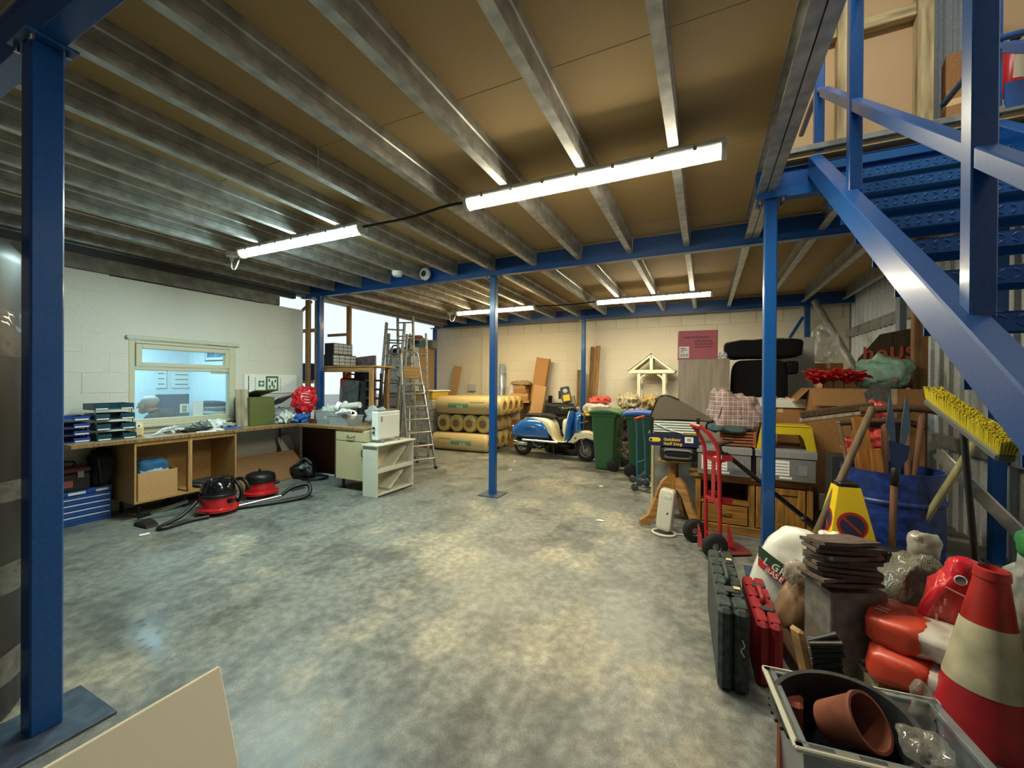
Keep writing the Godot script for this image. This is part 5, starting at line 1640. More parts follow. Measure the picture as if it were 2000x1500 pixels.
# four insulation rolls bound side by side in yellow film; long side along x
func insulation_pack(label: String, at: Vector3, turn: float, len := 1.36) -> Node3D:
	var o := thing("insulation_pack", label, "insulation", at, turn)
	var film := glossy(mat("rollfilm", C("d2b982"), 0.35, 0.0, "grain", 3.0, "lumps", 0.4), 0.4, 0.2)
	var yel := glossy(mat("rollyellow", C("e2b31c"), 0.4, 0.0, "grain", 5.0), 0.3, 0.2)
	for k in 4:
		var z := (k - 1.5) * 0.33
		var st := [[-len / 2, 0.10, 0.30, 0.10], [-len / 2 + 0.03, 0.03, 0.37, 0.155], [-len / 2 + 0.12, 0.004, 0.396, 0.175], [0, 0.0, 0.4, 0.178], [len / 2 - 0.12, 0.004, 0.396, 0.175], [len / 2 - 0.03, 0.03, 0.37, 0.155], [len / 2, 0.10, 0.30, 0.10]]
		var b := loft(st, 0.9, 24, 18)
		for i in b.v.size():
			b.v[i].z += z
		var r := part(o, "roll", b, film)
		for s: float in [-1.0, 1.0]:
			var c := B.new()
			c.x = T(Vector3(s * (len / 2 - 0.012), 0.2, z), 0, 0, -90 * s)
			c.lathe([Vector2(0.085, 0.006), Vector2(0.125, 0.012), Vector2(0.158, -0.03)], 20)
			part(r, "film_ruffle", c, yel)
			c = B.new()
			c.x = T(Vector3(s * (len / 2 - 0.012), 0.2, z), 0, 0, -90 * s)
			c.lathe([Vector2(0.0, 0.0), Vector2(0.03, 0.006), Vector2(0.045, -0.004), Vector2(0.06, 0.006), Vector2(0.075, -0.004), Vector2(0.095, 0.004)], 18)
			part(r, "roll_end", c, mat("mineralwool", C("9b8378"), 0.95, 0.0, "speck", 6.0))
	return o

func roll_print(o: Node3D, x: float, words: String, z: float) -> void:
	var gm := mat("rollgreen", C("7ca583"), 0.5, 0.0, "blotch", 4.0)
	part(o, "printed_panel", B.new().grid(4, 6, func(a: float, b: float) -> Vector3:
		var an := (b - 0.5) * 2.0 + 0.15
		return Vector3(x + (a - 0.5) * 0.5, 0.2 + sin(an) * 0.2015, z + cos(an) * 0.1805)), gm)
	letters(o, words, 0.05, mat("printpale", C("c8d3b8"), 0.5), T(Vector3(x + 0.05, 0.17, z + 0.183)))
	for k in 2:
		part(o, "printed_line", B.new().box(Vector3(0.34, 0.014, 0.003), Vector3(x - 0.42 if x > -0.1 else x + 0.46, 0.27 - k * 0.11, z + 0.172)), mat(["rollgreen", "printtan"][k], C("a9834a"), 0.6))

func scooter() -> void:
	var o := thing("scooter", "blue and cream classic motor scooter parked in front of the tyres", "scooter", W(-3.42, 0, 7.80), -5)
	var bl := glossy(mat("scooterblue", C("1660b0"), 0.25), 1.0, 0.05)
	var cr := glossy(mat("scootercream", C("e3d9b6"), 0.3), 0.8, 0.08)
	var ch := mat("chrome", C("d5d7d8"), 0.08, 1.0)
	var bk := mat("black")
	for x: float in [0.0, 1.38]:
		var w := thing_wheel(0.205, 0.062, 0.125)
		w.position = Vector3(x, 0.205, 0)
		w.name = "wheel"
		o.add_child(w, true)
	part(o, "rear_cowl", loft([[-0.25, 0.385, 0.40, 0.05], [-0.22, 0.37, 0.50, 0.13], [-0.10, 0.365, 0.66, 0.22], [0.1, 0.36, 0.77, 0.26], [0.32, 0.36, 0.80, 0.265], [0.5, 0.365, 0.77, 0.25], [0.62, 0.37, 0.68, 0.22], [0.665, 0.40, 0.56, 0.17]], 0.7, 36, 36), bl)
	part(o, "cowl_trim", B.new().tube([Vector3(0.16, 0.6, 0.268), Vector3(0.34, 0.62, 0.272), Vector3(0.42, 0.6, 0.268), Vector3(0.46, 0.55, 0.262)], 0.008, 6, 5, false, 0.6), ch)
	part(o, "body_frame", loft([[0.1, 0.70, 0.81, 0.10], [0.35, 0.62, 0.825, 0.17], [0.6, 0.52, 0.80, 0.20], [0.72, 0.40, 0.70, 0.20], [0.76, 0.36, 0.5, 0.20], [0.84, 0.345, 0.39, 0.22], [1.0, 0.345, 0.375, 0.22], [1.06, 0.36, 0.42, 0.2]], 0.55, 28, 30), cr)
	for z: float in [0.25, -0.25]:
		part(o, "footboard_rail", B.new().box(Vector3(0.78, 0.035, 0.03), Vector3(0.5, 0.352, z), 0.008), cr)
	part(o, "seat", loft([[0.06, 0.80, 0.83, 0.05], [0.12, 0.79, 0.865, 0.12], [0.35, 0.80, 0.875, 0.15], [0.48, 0.80, 0.86, 0.155], [0.52, 0.80, 0.885, 0.155], [0.68, 0.79, 0.86, 0.12], [0.76, 0.775, 0.81, 0.05]], 0.5, 24, 24), mat("seatblack", C("1d1d1f"), 0.6))
	# leg shield: curved sheet with thickness
	for k in 2:
		var off := k * 0.02
		part(o, "leg_shield" if k == 0 else "front_panel", B.new().grid(10, 12, func(a: float, b: float) -> Vector3:
			var z := (a - 0.5) * 2.0
			var wd := 0.24 - 0.05 * pow(absf(b - 0.45) * 2.0, 2.0)
			return Vector3(1.02 + b * 0.10 + off + 0.05 * (1.0 - z * z) - 0.03, 0.38 + b * 0.58, z * wd)), cr if k == 0 else bl)
	part(o, "leg_shield_edge", B.new().tube(range(13).map(func(i: int) -> Vector3: return Vector3(1.0 + i / 12.0 * 0.10, 0.38 + i / 12.0 * 0.58, 0.24 - 0.05 * pow(absf(i / 12.0 - 0.45) * 2.0, 2.0))), 0.011, 8), cr)
	part(o, "knee_pad", B.new().soft(Vector3(0.05, 0.16, 0.12), Vector3(1.0, 0.64, 0.08), 0.6), mat("white"))
	part(o, "horn_cover", loft([[1.13, 0.42, 0.60, 0.05], [1.17, 0.40, 0.9, 0.10], [1.24, 0.42, 0.95, 0.10], [1.28, 0.5, 0.9, 0.05]], 0.7, 20, 14), bl)
	part(o, "front_fender", B.new().grid(12, 18, func(a: float, b: float) -> Vector3:
		var an := lerpf(2.75, 0.35, b)
		var c := (a - 0.5) * PI * 0.95
		var rr0 := 0.235 + 0.075 * cos(c) + 0.05 * sin(b * PI)
		return Vector3(1.38 + cos(an) * rr0, 0.24 + sin(an) * rr0 * 0.98, sin(c) * 0.115)), cr)
	part(o, "fender_skirt", B.new().prism([Vector2(1.03, 0.345), Vector2(1.1, 0.40), Vector2(1.18, 0.53), Vector2(1.3, 0.56), Vector2(1.5, 0.55), Vector2(1.6, 0.48), Vector2(1.55, 0.43), Vector2(1.42, 0.46), Vector2(1.28, 0.43), Vector2(1.17, 0.35)], 0.095, 0.112, true), cr)
	part(o, "badge", B.new().rod(Vector3(1.2, 0.44, 0.112), Vector3(1.2, 0.44, 0.118), 0.02, 0.02, 16), mat("brass"))
	part(o, "fork", B.new().rod(Vector3(1.3, 0.42, 0.08), Vector3(1.38, 0.2, 0.08), 0.016).rod(Vector3(1.12, 0.95, 0.0), Vector3(1.36, 0.3, 0.0), 0.02), ch)
	part(o, "headset", B.new().soft(Vector3(0.09, 0.06, 0.08), Vector3(1.12, 0.99, 0), 0.7), bk)
	part(o, "headlamp", B.new().rod(Vector3(1.17, 0.99, 0), Vector3(1.22, 0.985, 0), 0.06, 0.066, 20, 0.01), ch)
	part(o, "handlebar", B.new().tube([Vector3(0.98, 1.02, 0.36), Vector3(1.08, 1.03, 0.2), Vector3(1.12, 1.0, 0.0), Vector3(1.08, 1.03, -0.2), Vector3(0.98, 1.02, -0.36)], 0.015, 8, 5), ch)
	for s: float in [-1.0, 1.0]:
		part(o, "grip", B.new().rod(Vector3(0.96, 1.02, s * 0.4), Vector3(1.01, 1.02, s * 0.3), 0.02, -1, 12, 0.006), bk)
		part(o, "lever", B.new().rod(Vector3(1.0, 1.0, s * 0.38), Vector3(1.09, 1.01, s * 0.24), 0.007), ch)
	part(o, "windscreen", B.new().grid(8, 6, func(a: float, b: float) -> Vector3:
		return Vector3(1.17 - b * 0.04 - 0.05 * pow((a - 0.5) * 2.0, 2.0), 1.03 + b * 0.22, (a - 0.5) * (0.24 - 0.08 * b))), clear("smoke", C("3a3f42"), 0.5, 0.1))
	part(o, "mirror", B.new().rod(Vector3(1.06, 1.04, 0.24), Vector3(0.96, 1.22, 0.28), 0.006).box(Vector3(0.03, 0.16, 0.10), Vector3(0.95, 1.27, 0.29), 0.012), mat("darkgrey"))
	part(o, "headlamp_guard", B.new().tube([Vector3(1.28, 0.86, -0.16), Vector3(1.34, 0.9, 0.0), Vector3(1.28, 0.86, 0.16), Vector3(1.25, 0.62, 0.18), Vector3(1.32, 0.55, 0.0), Vector3(1.25, 0.62, -0.16)], 0.011, 8, 5, true).tube([Vector3(1.3, 0.75, 0.17), Vector3(1.4, 0.76, 0), Vector3(1.3, 0.75, -0.17)], 0.011, 8, 5), ch)
	part(o, "engine", B.new().soft(Vector3(0.3, 0.1, 0.12), Vector3(0.25, 0.27, 0.02), 0.5, 0.02, 10.0, 81).box(Vector3(0.42, 0.09, 0.18), Vector3(0.82, 0.28, 0), 0.03), bk)
	part(o, "exhaust", B.new().rod(Vector3(-0.14, 0.27, 0.15), Vector3(0.2, 0.265, 0.15), 0.055, 0.05, 16, 0.02), mat("steel"))
	part(o, "kick_start", B.new().tube([Vector3(0.3, 0.3, 0.15), Vector3(0.42, 0.22, 0.17), Vector3(0.5, 0.24, 0.17)], 0.012, 8, 3), ch)
	part(o, "side_stand", B.new().rod(Vector3(0.74, 0.27, 0.12), Vector3(0.80, 0.015, 0.2), 0.013), bk)
	part(o, "tail_lamp", B.new().soft(Vector3(0.03, 0.05, 0.05), Vector3(-0.235, 0.56, 0), 0.7).box(Vector3(0.02, 0.03, 0.12), Vector3(-0.245, 0.5, 0), 0.006), ch)
	part(o, "number_plate", B.new().box(Vector3(0.012, 0.13, 0.18), Vector3(-0.265, 0.4, 0), 0.003), mat("yellow"))

func thing_wheel(r: float, tw: float, rim: float) -> MeshInstance3D:
	var w := MeshInstance3D.new()
	var b := B.new()
	b.x = T(Vector3.ZERO, 90, 0, 0)
	var pr := []
	for k in 13:
		var an := PI * (k / 12.0) - PI / 2
		pr.append(Vector2(rim + (r - rim) * pow(cos(an), 0.55), sin(an) * tw))
	pr.append(Vector2(rim, -tw * 0.7))
	b.lathe([pr[0]] + pr, 32)
	w.mesh = b.mesh()
	w.material_override = mat("rubber")
	var m := B.new()
	m.x = T(Vector3.ZERO, 90, 0, 0)
	m.lathe([Vector2(rim * 1.02, -tw * 0.8), Vector2(rim * 0.9, -tw * 0.5), Vector2(rim * 0.86, tw * 0.5), Vector2(rim * 1.02, tw * 0.8)], 28)
	m.x = Transform3D()
	for k in 12:
		var a := TAU * k / 12
		m.bar(Vector3(cos(a) * 0.03, sin(a) * 0.03, tw * 0.3), Vector3(cos(a) * rim * 0.9, sin(a) * rim * 0.9, tw * 0.2), 0.012, 0.014)
	m.rod(Vector3(0, 0, -tw * 0.6), Vector3(0, 0, tw * 0.7), 0.035, -1, 14, 0.01)
	part(w, "rim", m, mat("alu"))
	return w

func wheelie_bin(label: String, at: Vector3, turn: float, s: Vector3, body: Material, lid: Material) -> Node3D:
	var o := thing("wheelie_bin", label, "bin", at, turn)
	var h := s.y * 0.93
	var tp := func(y: float) -> float: return lerpf(0.76, 1.0, y / h)
	part(o, "body", B.new().grid(32, 10, func(a: float, b: float) -> Vector3:
		var c := cos(a * TAU)
		var q := sin(a * TAU)
		var e := 0.28
		var k: float = tp.call(b * h)
		return Vector3(signf(c) * pow(absf(c), e) * s.x / 2 * k, 0.03 + b * (h - 0.03), signf(q) * pow(absf(q), e) * s.z / 2 * k), true), body)
	part(o, "base", B.new().box(Vector3(s.x * 0.72, 0.03, s.z * 0.72), Vector3(0, 0.025, 0), 0.01), body)
	part(o, "collar", B.new().box(Vector3(s.x * 1.07, 0.055, s.z * 1.05), Vector3(0, h - 0.02, 0), 0.015), body)
	part(o, "lid", loft([[-s.x * 0.57, h + 0.005, h + 0.02, s.z * 0.4], [-s.x * 0.54, h + 0.0, h + 0.045, s.z * 0.53], [0, h + 0.0, h + 0.085, s.z * 0.55], [s.x * 0.5, h + 0.0, h + 0.06, s.z * 0.53], [s.x * 0.62, h - 0.03, h + 0.01, s.z * 0.45]], 0.35, 28, 16), lid)
	part(o, "handle", B.new().rod(Vector3(s.x * 0.62, h - 0.02, -s.z * 0.35), Vector3(s.x * 0.62, h - 0.02, s.z * 0.35), 0.018), body)
	for z: float in [-1.0, 1.0]:
		part(o, "wheel", B.new().rod(Vector3(s.x * 0.36, 0.1, z * s.z * 0.44 - 0.025), Vector3(s.x * 0.36, 0.1, z * s.z * 0.44 + 0.025), 0.1, -1, 24, 0.015), mat("rubber"))
	part(o, "axle", B.new().rod(Vector3(s.x * 0.36, 0.1, -s.z * 0.44), Vector3(s.x * 0.36, 0.1, s.z * 0.44), 0.014), mat("steel"))
	return o

func tyre(label: String, at: Vector3, rot: Vector3, r := 0.33, w := 0.125) -> Node3D:
	var o := thing("tyre", label, "tyre", at)
	o.rotation_degrees = rot
	var b := B.new()
	b.lathe([Vector2(r * 0.62, -w * 0.7), Vector2(r * 0.72, -w * 0.98), Vector2(r * 0.88, -w), Vector2(r * 0.97, -w * 0.85), Vector2(r, -w * 0.6), Vector2(r, -w * 0.42), Vector2(r - 0.012, -w * 0.4), Vector2(r - 0.012, -w * 0.34), Vector2(r, -w * 0.32), Vector2(r, -0.006), Vector2(r - 0.012, -0.004), Vector2(r - 0.012, 0.004), Vector2(r, 0.006), Vector2(r, w * 0.32), Vector2(r - 0.012, w * 0.34), Vector2(r - 0.012, w * 0.4), Vector2(r, w * 0.42), Vector2(r, w * 0.6), Vector2(r * 0.97, w * 0.85), Vector2(r * 0.88, w), Vector2(r * 0.72, w * 0.98), Vector2(r * 0.62, w * 0.7), Vector2(r * 0.66, 0), Vector2(r * 0.62, -w * 0.7)], 40, Vector3(0, w, 0))
	part(o, "tread", b, mat("rubber"))
	return o

func zone_back() -> void:
	# insulation
	var o := insulation_pack("bottom pack of yellow wrapped insulation rolls lying on the floor", W(-4.84, 0, 8.12), 2, 1.40)
	roll_print(o, 0.08, "FLEX", 0.495)
	o = insulation_pack("middle pack of yellow insulation rolls with four round ends facing the room", W(-4.80, 0.40, 8.25), -88, 1.36)
	o = insulation_pack("top pack of yellow wrapped insulation rolls lying along the stack", W(-4.64, 0.80, 8.15), 3, 1.62)
	roll_print(o, -0.22, "FLEX", 0.495)
	ply("wall_socket_box", "grey electrical box on the back wall above the insulation rolls", "electrical box", Vector3(0.22, 0.18, 0.06), mat("boxgrey", C("b4b4ae"), 0.5), W(-5.52, 1.27, 9.215))
	o = thing("foil_roll", "tall silver blue foil roll leaning in the corner behind the middle post", "roll", W(-4.56, 0, 9.0))
	part(o, "roll", B.new().rod(Vector3(0, 0, 0), Vector3(-0.03, 1.95, -0.12), 0.075, -1, 20, 0.008), mat("foil", C("9fb3c4"), 0.25, 0.4))
	part(o, "band", B.new().rod(Vector3(-0.0, 1.7, -0.104), Vector3(-0.001, 1.72, -0.106), 0.077, -1, 20), mat("grey"))
	carton("large closed brown carton on the floor behind the scooter tail", Vector3(0.62, 0.62, 0.42), W(-4.13, 0, 8.86), 0, mat("card2"))
	ply("cream_panel", "cream flat panel box standing on the large brown carton", "box", Vector3(0.26, 0.4, 0.12), mat("cream2", C("cdb98f"), 0.7), W(-4.1, 0.623, 8.8), 0)
	ply("small_carton", "small pale carton on the large brown carton beside the cream panel", "box", Vector3(0.12, 0.08, 0.1), mat("cream2"), W(-4.32, 0.623, 8.75), 8)
	ply("wood_shelf_board", "short wooden board lying on the cream panel carrying flat boxes", "board", Vector3(0.56, 0.05, 0.3), mat("pinex"), W(-3.98, 1.026, 8.9), 0)
	for k in 4:
		ply("flat_carton", ["lowest flat brown carton on the wooden board by the back wall", "second flat carton with dark print on the wooden board", "third flat brown carton in the pile on the wooden board", "narrow top carton of the flat pile by the back wall"][k], "box", [Vector3(0.36, 0.09, 0.26), Vector3(0.44, 0.08, 0.26), Vector3(0.34, 0.09, 0.26), Vector3(0.28, 0.09, 0.24)][k], mat(["card", "cardlight", "card2", "card"][k]), W([-3.93, -3.98, -3.95, -3.98][k], 1.077 + [0, 0.091, 0.172, 0.263][k], 8.92), [0, 3, -3, 5][k])
	bag("newspaper_bundle", "bundle of crumpled brown paper on top of the flat carton pile", Vector3(0.24, 0.05, 0.12), mat("kraft", C("a08a68"), 0.85, 0.0, "blotch", 6.0), W(-3.97, 1.432, 8.92), 0, 91, 0.6, 0.025, 14.0)
	ply("black_case", "black case standing behind the flat cartons against the back wall", "case", Vector3(0.4, 0.46, 0.16), mat("black"), W(-4.12, 1.028, 9.12), 0, 0.01)
	leaning("framed_sheet", "pale framed sheet leaning at the left of the flat cartons", "sheet", Vector3(0.16, 0.9, 0.02), mat("palegrey2", C("d5d8d8"), 0.4), W(-4.38, 0.623, 8.95), 0, 4, -12)
	leaning("tall_carton", "tall narrow brown carton with white straps leaning on the back wall", "box", Vector3(0.32, 2.1, 0.12), mat("card"), W(-3.74, 0, 8.93), 0, 3, -8)
	for k in 2:
		var st := B.new().box(Vector3(0.325, 0.02, 0.125), Vector3(0, 1.75 - k * 0.12, 0), 0.002)
		pass
	leaning("tall_carton", "second tall carton with taped edges in front of the taller leaning carton", "box", Vector3(0.3, 1.45, 0.1), mat("cardlight"), W(-3.66, 0, 8.76), 0, 3, -9)
	leaning("tall_carton", "narrow dark brown carton wedged beside the two leaning cartons", "box", Vector3(0.14, 1.5, 0.1), mat("card2"), W(-3.98, 0, 8.72 + 0.3), 0, 3, -8)
	leaning("black_sheet", "thin black sheet leaning behind the tall cartons", "sheet", Vector3(0.1, 1.2, 0.02), mat("black"), W(-3.38, 0, 9.05), 0, 3, -4)
	scooter()
	for k in 3:
		tyre(["lowest tyre of the stack behind the scooter", "second tyre of the stack behind the scooter", "third tyre of the stack behind the scooter"][k], W(-2.88, k * 0.265, 8.55), Vector3.ZERO)
	tyre("top tyre lying on the stack above the scooter seat", W(-2.88, 0.80, 8.55), Vector3(0, 20, 0))
	var t := tyre("worn tyre standing on edge behind the scooter leg shield", W(-2.5, 0.30, 8.28), Vector3(90, 0, 0), 0.3, 0.09)
	o = thing("crash_helmet", "silver open face helmet hanging behind the scooter leg shield", "helmet", W(-2.36, 0.42, 7.99), 20)
	part(o, "shell", B.new().soft(Vector3(0.12, 0.17, 0.14), Vector3(0, 0.2, 0), 0.9), glossy(mat("helmet", C("c3c6ca"), 0.25), 0.8))
	part(o, "visor", B.new().soft(Vector3(0.07, 0.1, 0.11), Vector3(0.06, 0.22, 0.06), 0.9), mat("blackgloss"))
	o = thing("yellow_detector", "yellow and black hand lamp standing on the top tyre", "lamp", W(-2.66, 1.065, 8.42), 15)
	var lb := B.new()
	lb.x = T(Vector3.ZERO, -8, 0, 12)
	lb.box(Vector3(0.2, 0.36, 0.08), Vector3(0, 0.18, 0), 0.02)
	part(o, "housing", lb, mat("darkgrey"))
	lb = B.new()
	lb.x = T(Vector3.ZERO, -8, 0, 12)
	lb.box(Vector3(0.15, 0.14, 0.02), Vector3(0, 0.11, 0.042), 0.008)
	part(o, "yellow_panel", lb, mat("yellow"))
	lb = B.new()
	lb.x = T(Vector3.ZERO, -8, 0, 12)
	lb.rod(Vector3(0, 0.26, 0.04), Vector3(0, 0.26, 0.055), 0.05, -1, 20)
	part(o, "lens", lb, mat("blackgloss"))
	for k in 4:
		leaning("timber_plank", ["short weathered plank, leftmost of the planks leaning by the back post", "thin dark plank leaning between the short plank and the post", "tall brown plank leaning right of the back post", "tall plank with a pale edge, rightmost of the leaning planks"][k], "plank", [Vector3(0.13, 1.8, 0.04), Vector3(0.06, 1.55, 0.03), Vector3(0.08, 2.32, 0.05), Vector3(0.09, 2.34, 0.05)][k], mat(["plank1", "darkwood", "plank2", "plank3"][k], [C("9a8458"), C("5a3722"), C("a07238"), C("ad7c3e")][k], 0.7, 0.0, "wood", 1.2), W([-2.58, -2.49, -2.36, -2.27][k], 0, [9.0, 9.02, 9.0, 8.97][k]), 0, 3.0, [0, 1, -1.5, -2.5][k])
	bag("sack_white", "white sack with a red top on the heap behind the green bin", Vector3(0.28, 0.1, 0.2), mat("sackwhite", C("d8d2c0"), 0.6, 0.0, "blotch", 5.0), W(-2.0, 0.88, 8.3), 0, 92, 0.55, 0.03, 8.0)
	bag("sack_red", "red sack lying on top of the white sack behind the green bin", Vector3(0.22, 0.06, 0.18), mat("sackred", C("b8433a"), 0.6), W(-1.95, 1.09, 8.38), 0, 93, 0.6, 0.03, 8.0)
	ply("yellow_tray", "bright yellow tray lid between the scooter headlamp and the green bin", "tray", Vector3(0.32, 0.04, 0.2), mat("yellow"), W(-2.12, 0.84, 8.1), 10, 0.01)
	ply("storage_crate", "dark crate under the sacks behind the green bin", "crate", Vector3(0.8, 0.83, 0.5), mat("darkgrey"), W(-1.95, 0.0, 8.5), 0, 0.01)
	wheelie_bin("green wheelie bin with a green lid beside the scooter front wheel", W(-1.54, 0, 7.25), -8, Vector3(0.46, 1.04, 0.55), glossy(mat("bingreen", C("2c5a33"), 0.42), 0.2), mat("bingreen"))
	wheelie_bin("green wheelie bin with a blue lid behind the folding trolley", W(-0.93, 0, 6.98), -172, Vector3(0.5, 1.05, 0.55), mat("bingreen2", C("204a33"), 0.42), mat("binblue", C("2a58a6"), 0.4))
	for k in 4:
		bag("rag_sack", ["crumpled pink patterned sack high between the two wheelie bins", "purple edged sack halfway down between the wheelie bins", "pale crumpled sack lower down between the wheelie bins", "beige crumpled sack on the floor between the wheelie bins"][k], [Vector3(0.22, 0.15, 0.2), Vector3(0.2, 0.13, 0.2), Vector3(0.22, 0.11, 0.2), Vector3(0.22, 0.12, 0.22)][k], mat(["sackpink", "sackpurple", "sackpale", "sackbeige"][k], [C("bd9488"), C("9a6f95"), C("c4a99e"), C("b89f80")][k], 0.6, 0.0, "grime", 5.0), W(-1.20, [0.70, 0.45, 0.23, 0.0][k], 7.75), k * 50, 94 + k, 0.6, 0.06, 7.0)
	# white wishing well
	o = thing("wishing_well_frame", "white painted wooden wishing well frame with a gabled roof by the back wall", "garden ornament", W(-0.97, 0, 8.75), 0)
	var ww := mat("wellwhite", C("e6dfc4"), 0.6, 0.0, "grain", 2.0)
	for x: float in [-0.24, 0.24]:
		for z: float in [-0.18, 0.18]:
			slab(o, "upright", Vector3(x - 0.032, 0, z - 0.032), Vector3(x + 0.032, 1.70, z + 0.032), ww, 0.004)
			part(o, "bracket", B.new().tube([Vector3(x, 1.45, z), Vector3(x * 0.85, 1.6, z), Vector3(x * 0.45, 1.68, z)], 0.022, 6, 5), ww)
	for z: float in [-0.2, 0.2]:
		slab(o, "tie_beam", Vector3(-0.42, 1.70, z - 0.025), Vector3(0.42, 1.77, z + 0.025), ww, 0.004)
		slab(o, "king_post", Vector3(-0.03, 1.77, z - 0.02), Vector3(0.03, 2.02, z + 0.02), ww, 0.004)
		for s: float in [-1.0, 1.0]:
			part(o, "rafter", B.new().bar(Vector3(s * 0.44, 1.72, z), Vector3(0, 2.08, z), 0.04, 0.06, 0.004), ww)
	for s: float in [-1.0, 1.0]:
		for k in 4:
			var t0 := (k + 0.5) / 4.0
			part(o, "roof_board", B.new().bar(Vector3(s * 0.46 * t0, 2.115 - 0.36 * t0, -0.26), Vector3(s * 0.46 * t0, 2.115 - 0.36 * t0, 0.26), 0.14, 0.012, 0.002, Vector3(s * 0.36, 0.46, 0)), ww)
	part(o, "crossbar", B.new().rod(Vector3(-0.26, 1.1, 0), Vector3(0.26, 1.1, 0), 0.02), ww)
	for k in 2:
		bag("straw_bag", ["clear bag of straw hanging on the left of the white well frame", "yellow straw bundle inside the white well frame"][k], [Vector3(0.2, 0.16, 0.16), Vector3(0.15, 0.15, 0.12)][k], mat(["strawfilm", "straw"][k], [C("cdbf98"), C("c2a868")][k], 0.5, 0.0, "streak", 5.0), W([-1.38, -0.95][k], 0.982, [8.36, 8.34][k]), 0, 101 + k, 0.8, 0.05, 12.0)
	ply("shelf_unit", "low grey shelf unit behind the bins carrying the straw bags", "shelf", Vector3(0.9, 0.98, 0.22), mat("grey"), W(-1.2, 0, 8.36), 0)
	# folding trolley
	o = thing("folding_trolley", "blue folding hand trolley with a red handle leaning on the second bin", "trolley", W(-0.80, 0, 6.0), 70)
	var tb := mat("trolleyblue", C("3e6ea8"), 0.35, 0.3)
	for s: float in [-1.0, 1.0]:
		part(o, "upright", B.new().rod(Vector3(s * 0.12, 0.06, 0), Vector3(s * 0.12, 0.72, -0.02), 0.011).rod(Vector3(s * 0.1, 0.7, -0.02), Vector3(s * 0.1, 0.98, -0.04), 0.009), tb)
		for k in 3:
			var a := TAU * k / 3 + 0.3
			part(o, "wheel", B.new().rod(Vector3(s * 0.17 - 0.015, 0.12 + sin(a) * 0.065, cos(a) * 0.065), Vector3(s * 0.17 + 0.015, 0.12 + sin(a) * 0.065, cos(a) * 0.065), 0.052, -1, 16, 0.008), mat("darkgrey"))
	part(o, "handle", B.new().rod(Vector3(-0.13, 1.0, -0.04), Vector3(0.13, 1.02, -0.04), 0.02, -1, 12, 0.006), mat("red"))
	part(o, "brace", B.new().rod(Vector3(-0.12, 0.4, 0), Vector3(0.12, 0.4, 0), 0.01).rod(Vector3(-0.12, 0.2, 0), Vector3(0.12, 0.2, 0), 0.01), tb)
	part(o, "toe_plate", B.new().tube([Vector3(-0.13, 0.02, 0.0), Vector3(-0.13, 0.02, 0.22), Vector3(0.13, 0.02, 0.22), Vector3(0.13, 0.02, 0.0)], 0.01, 8).rod(Vector3(-0.13, 0.02, 0.1), Vector3(0.13, 0.02, 0.1), 0.008), mat("darkgrey"))

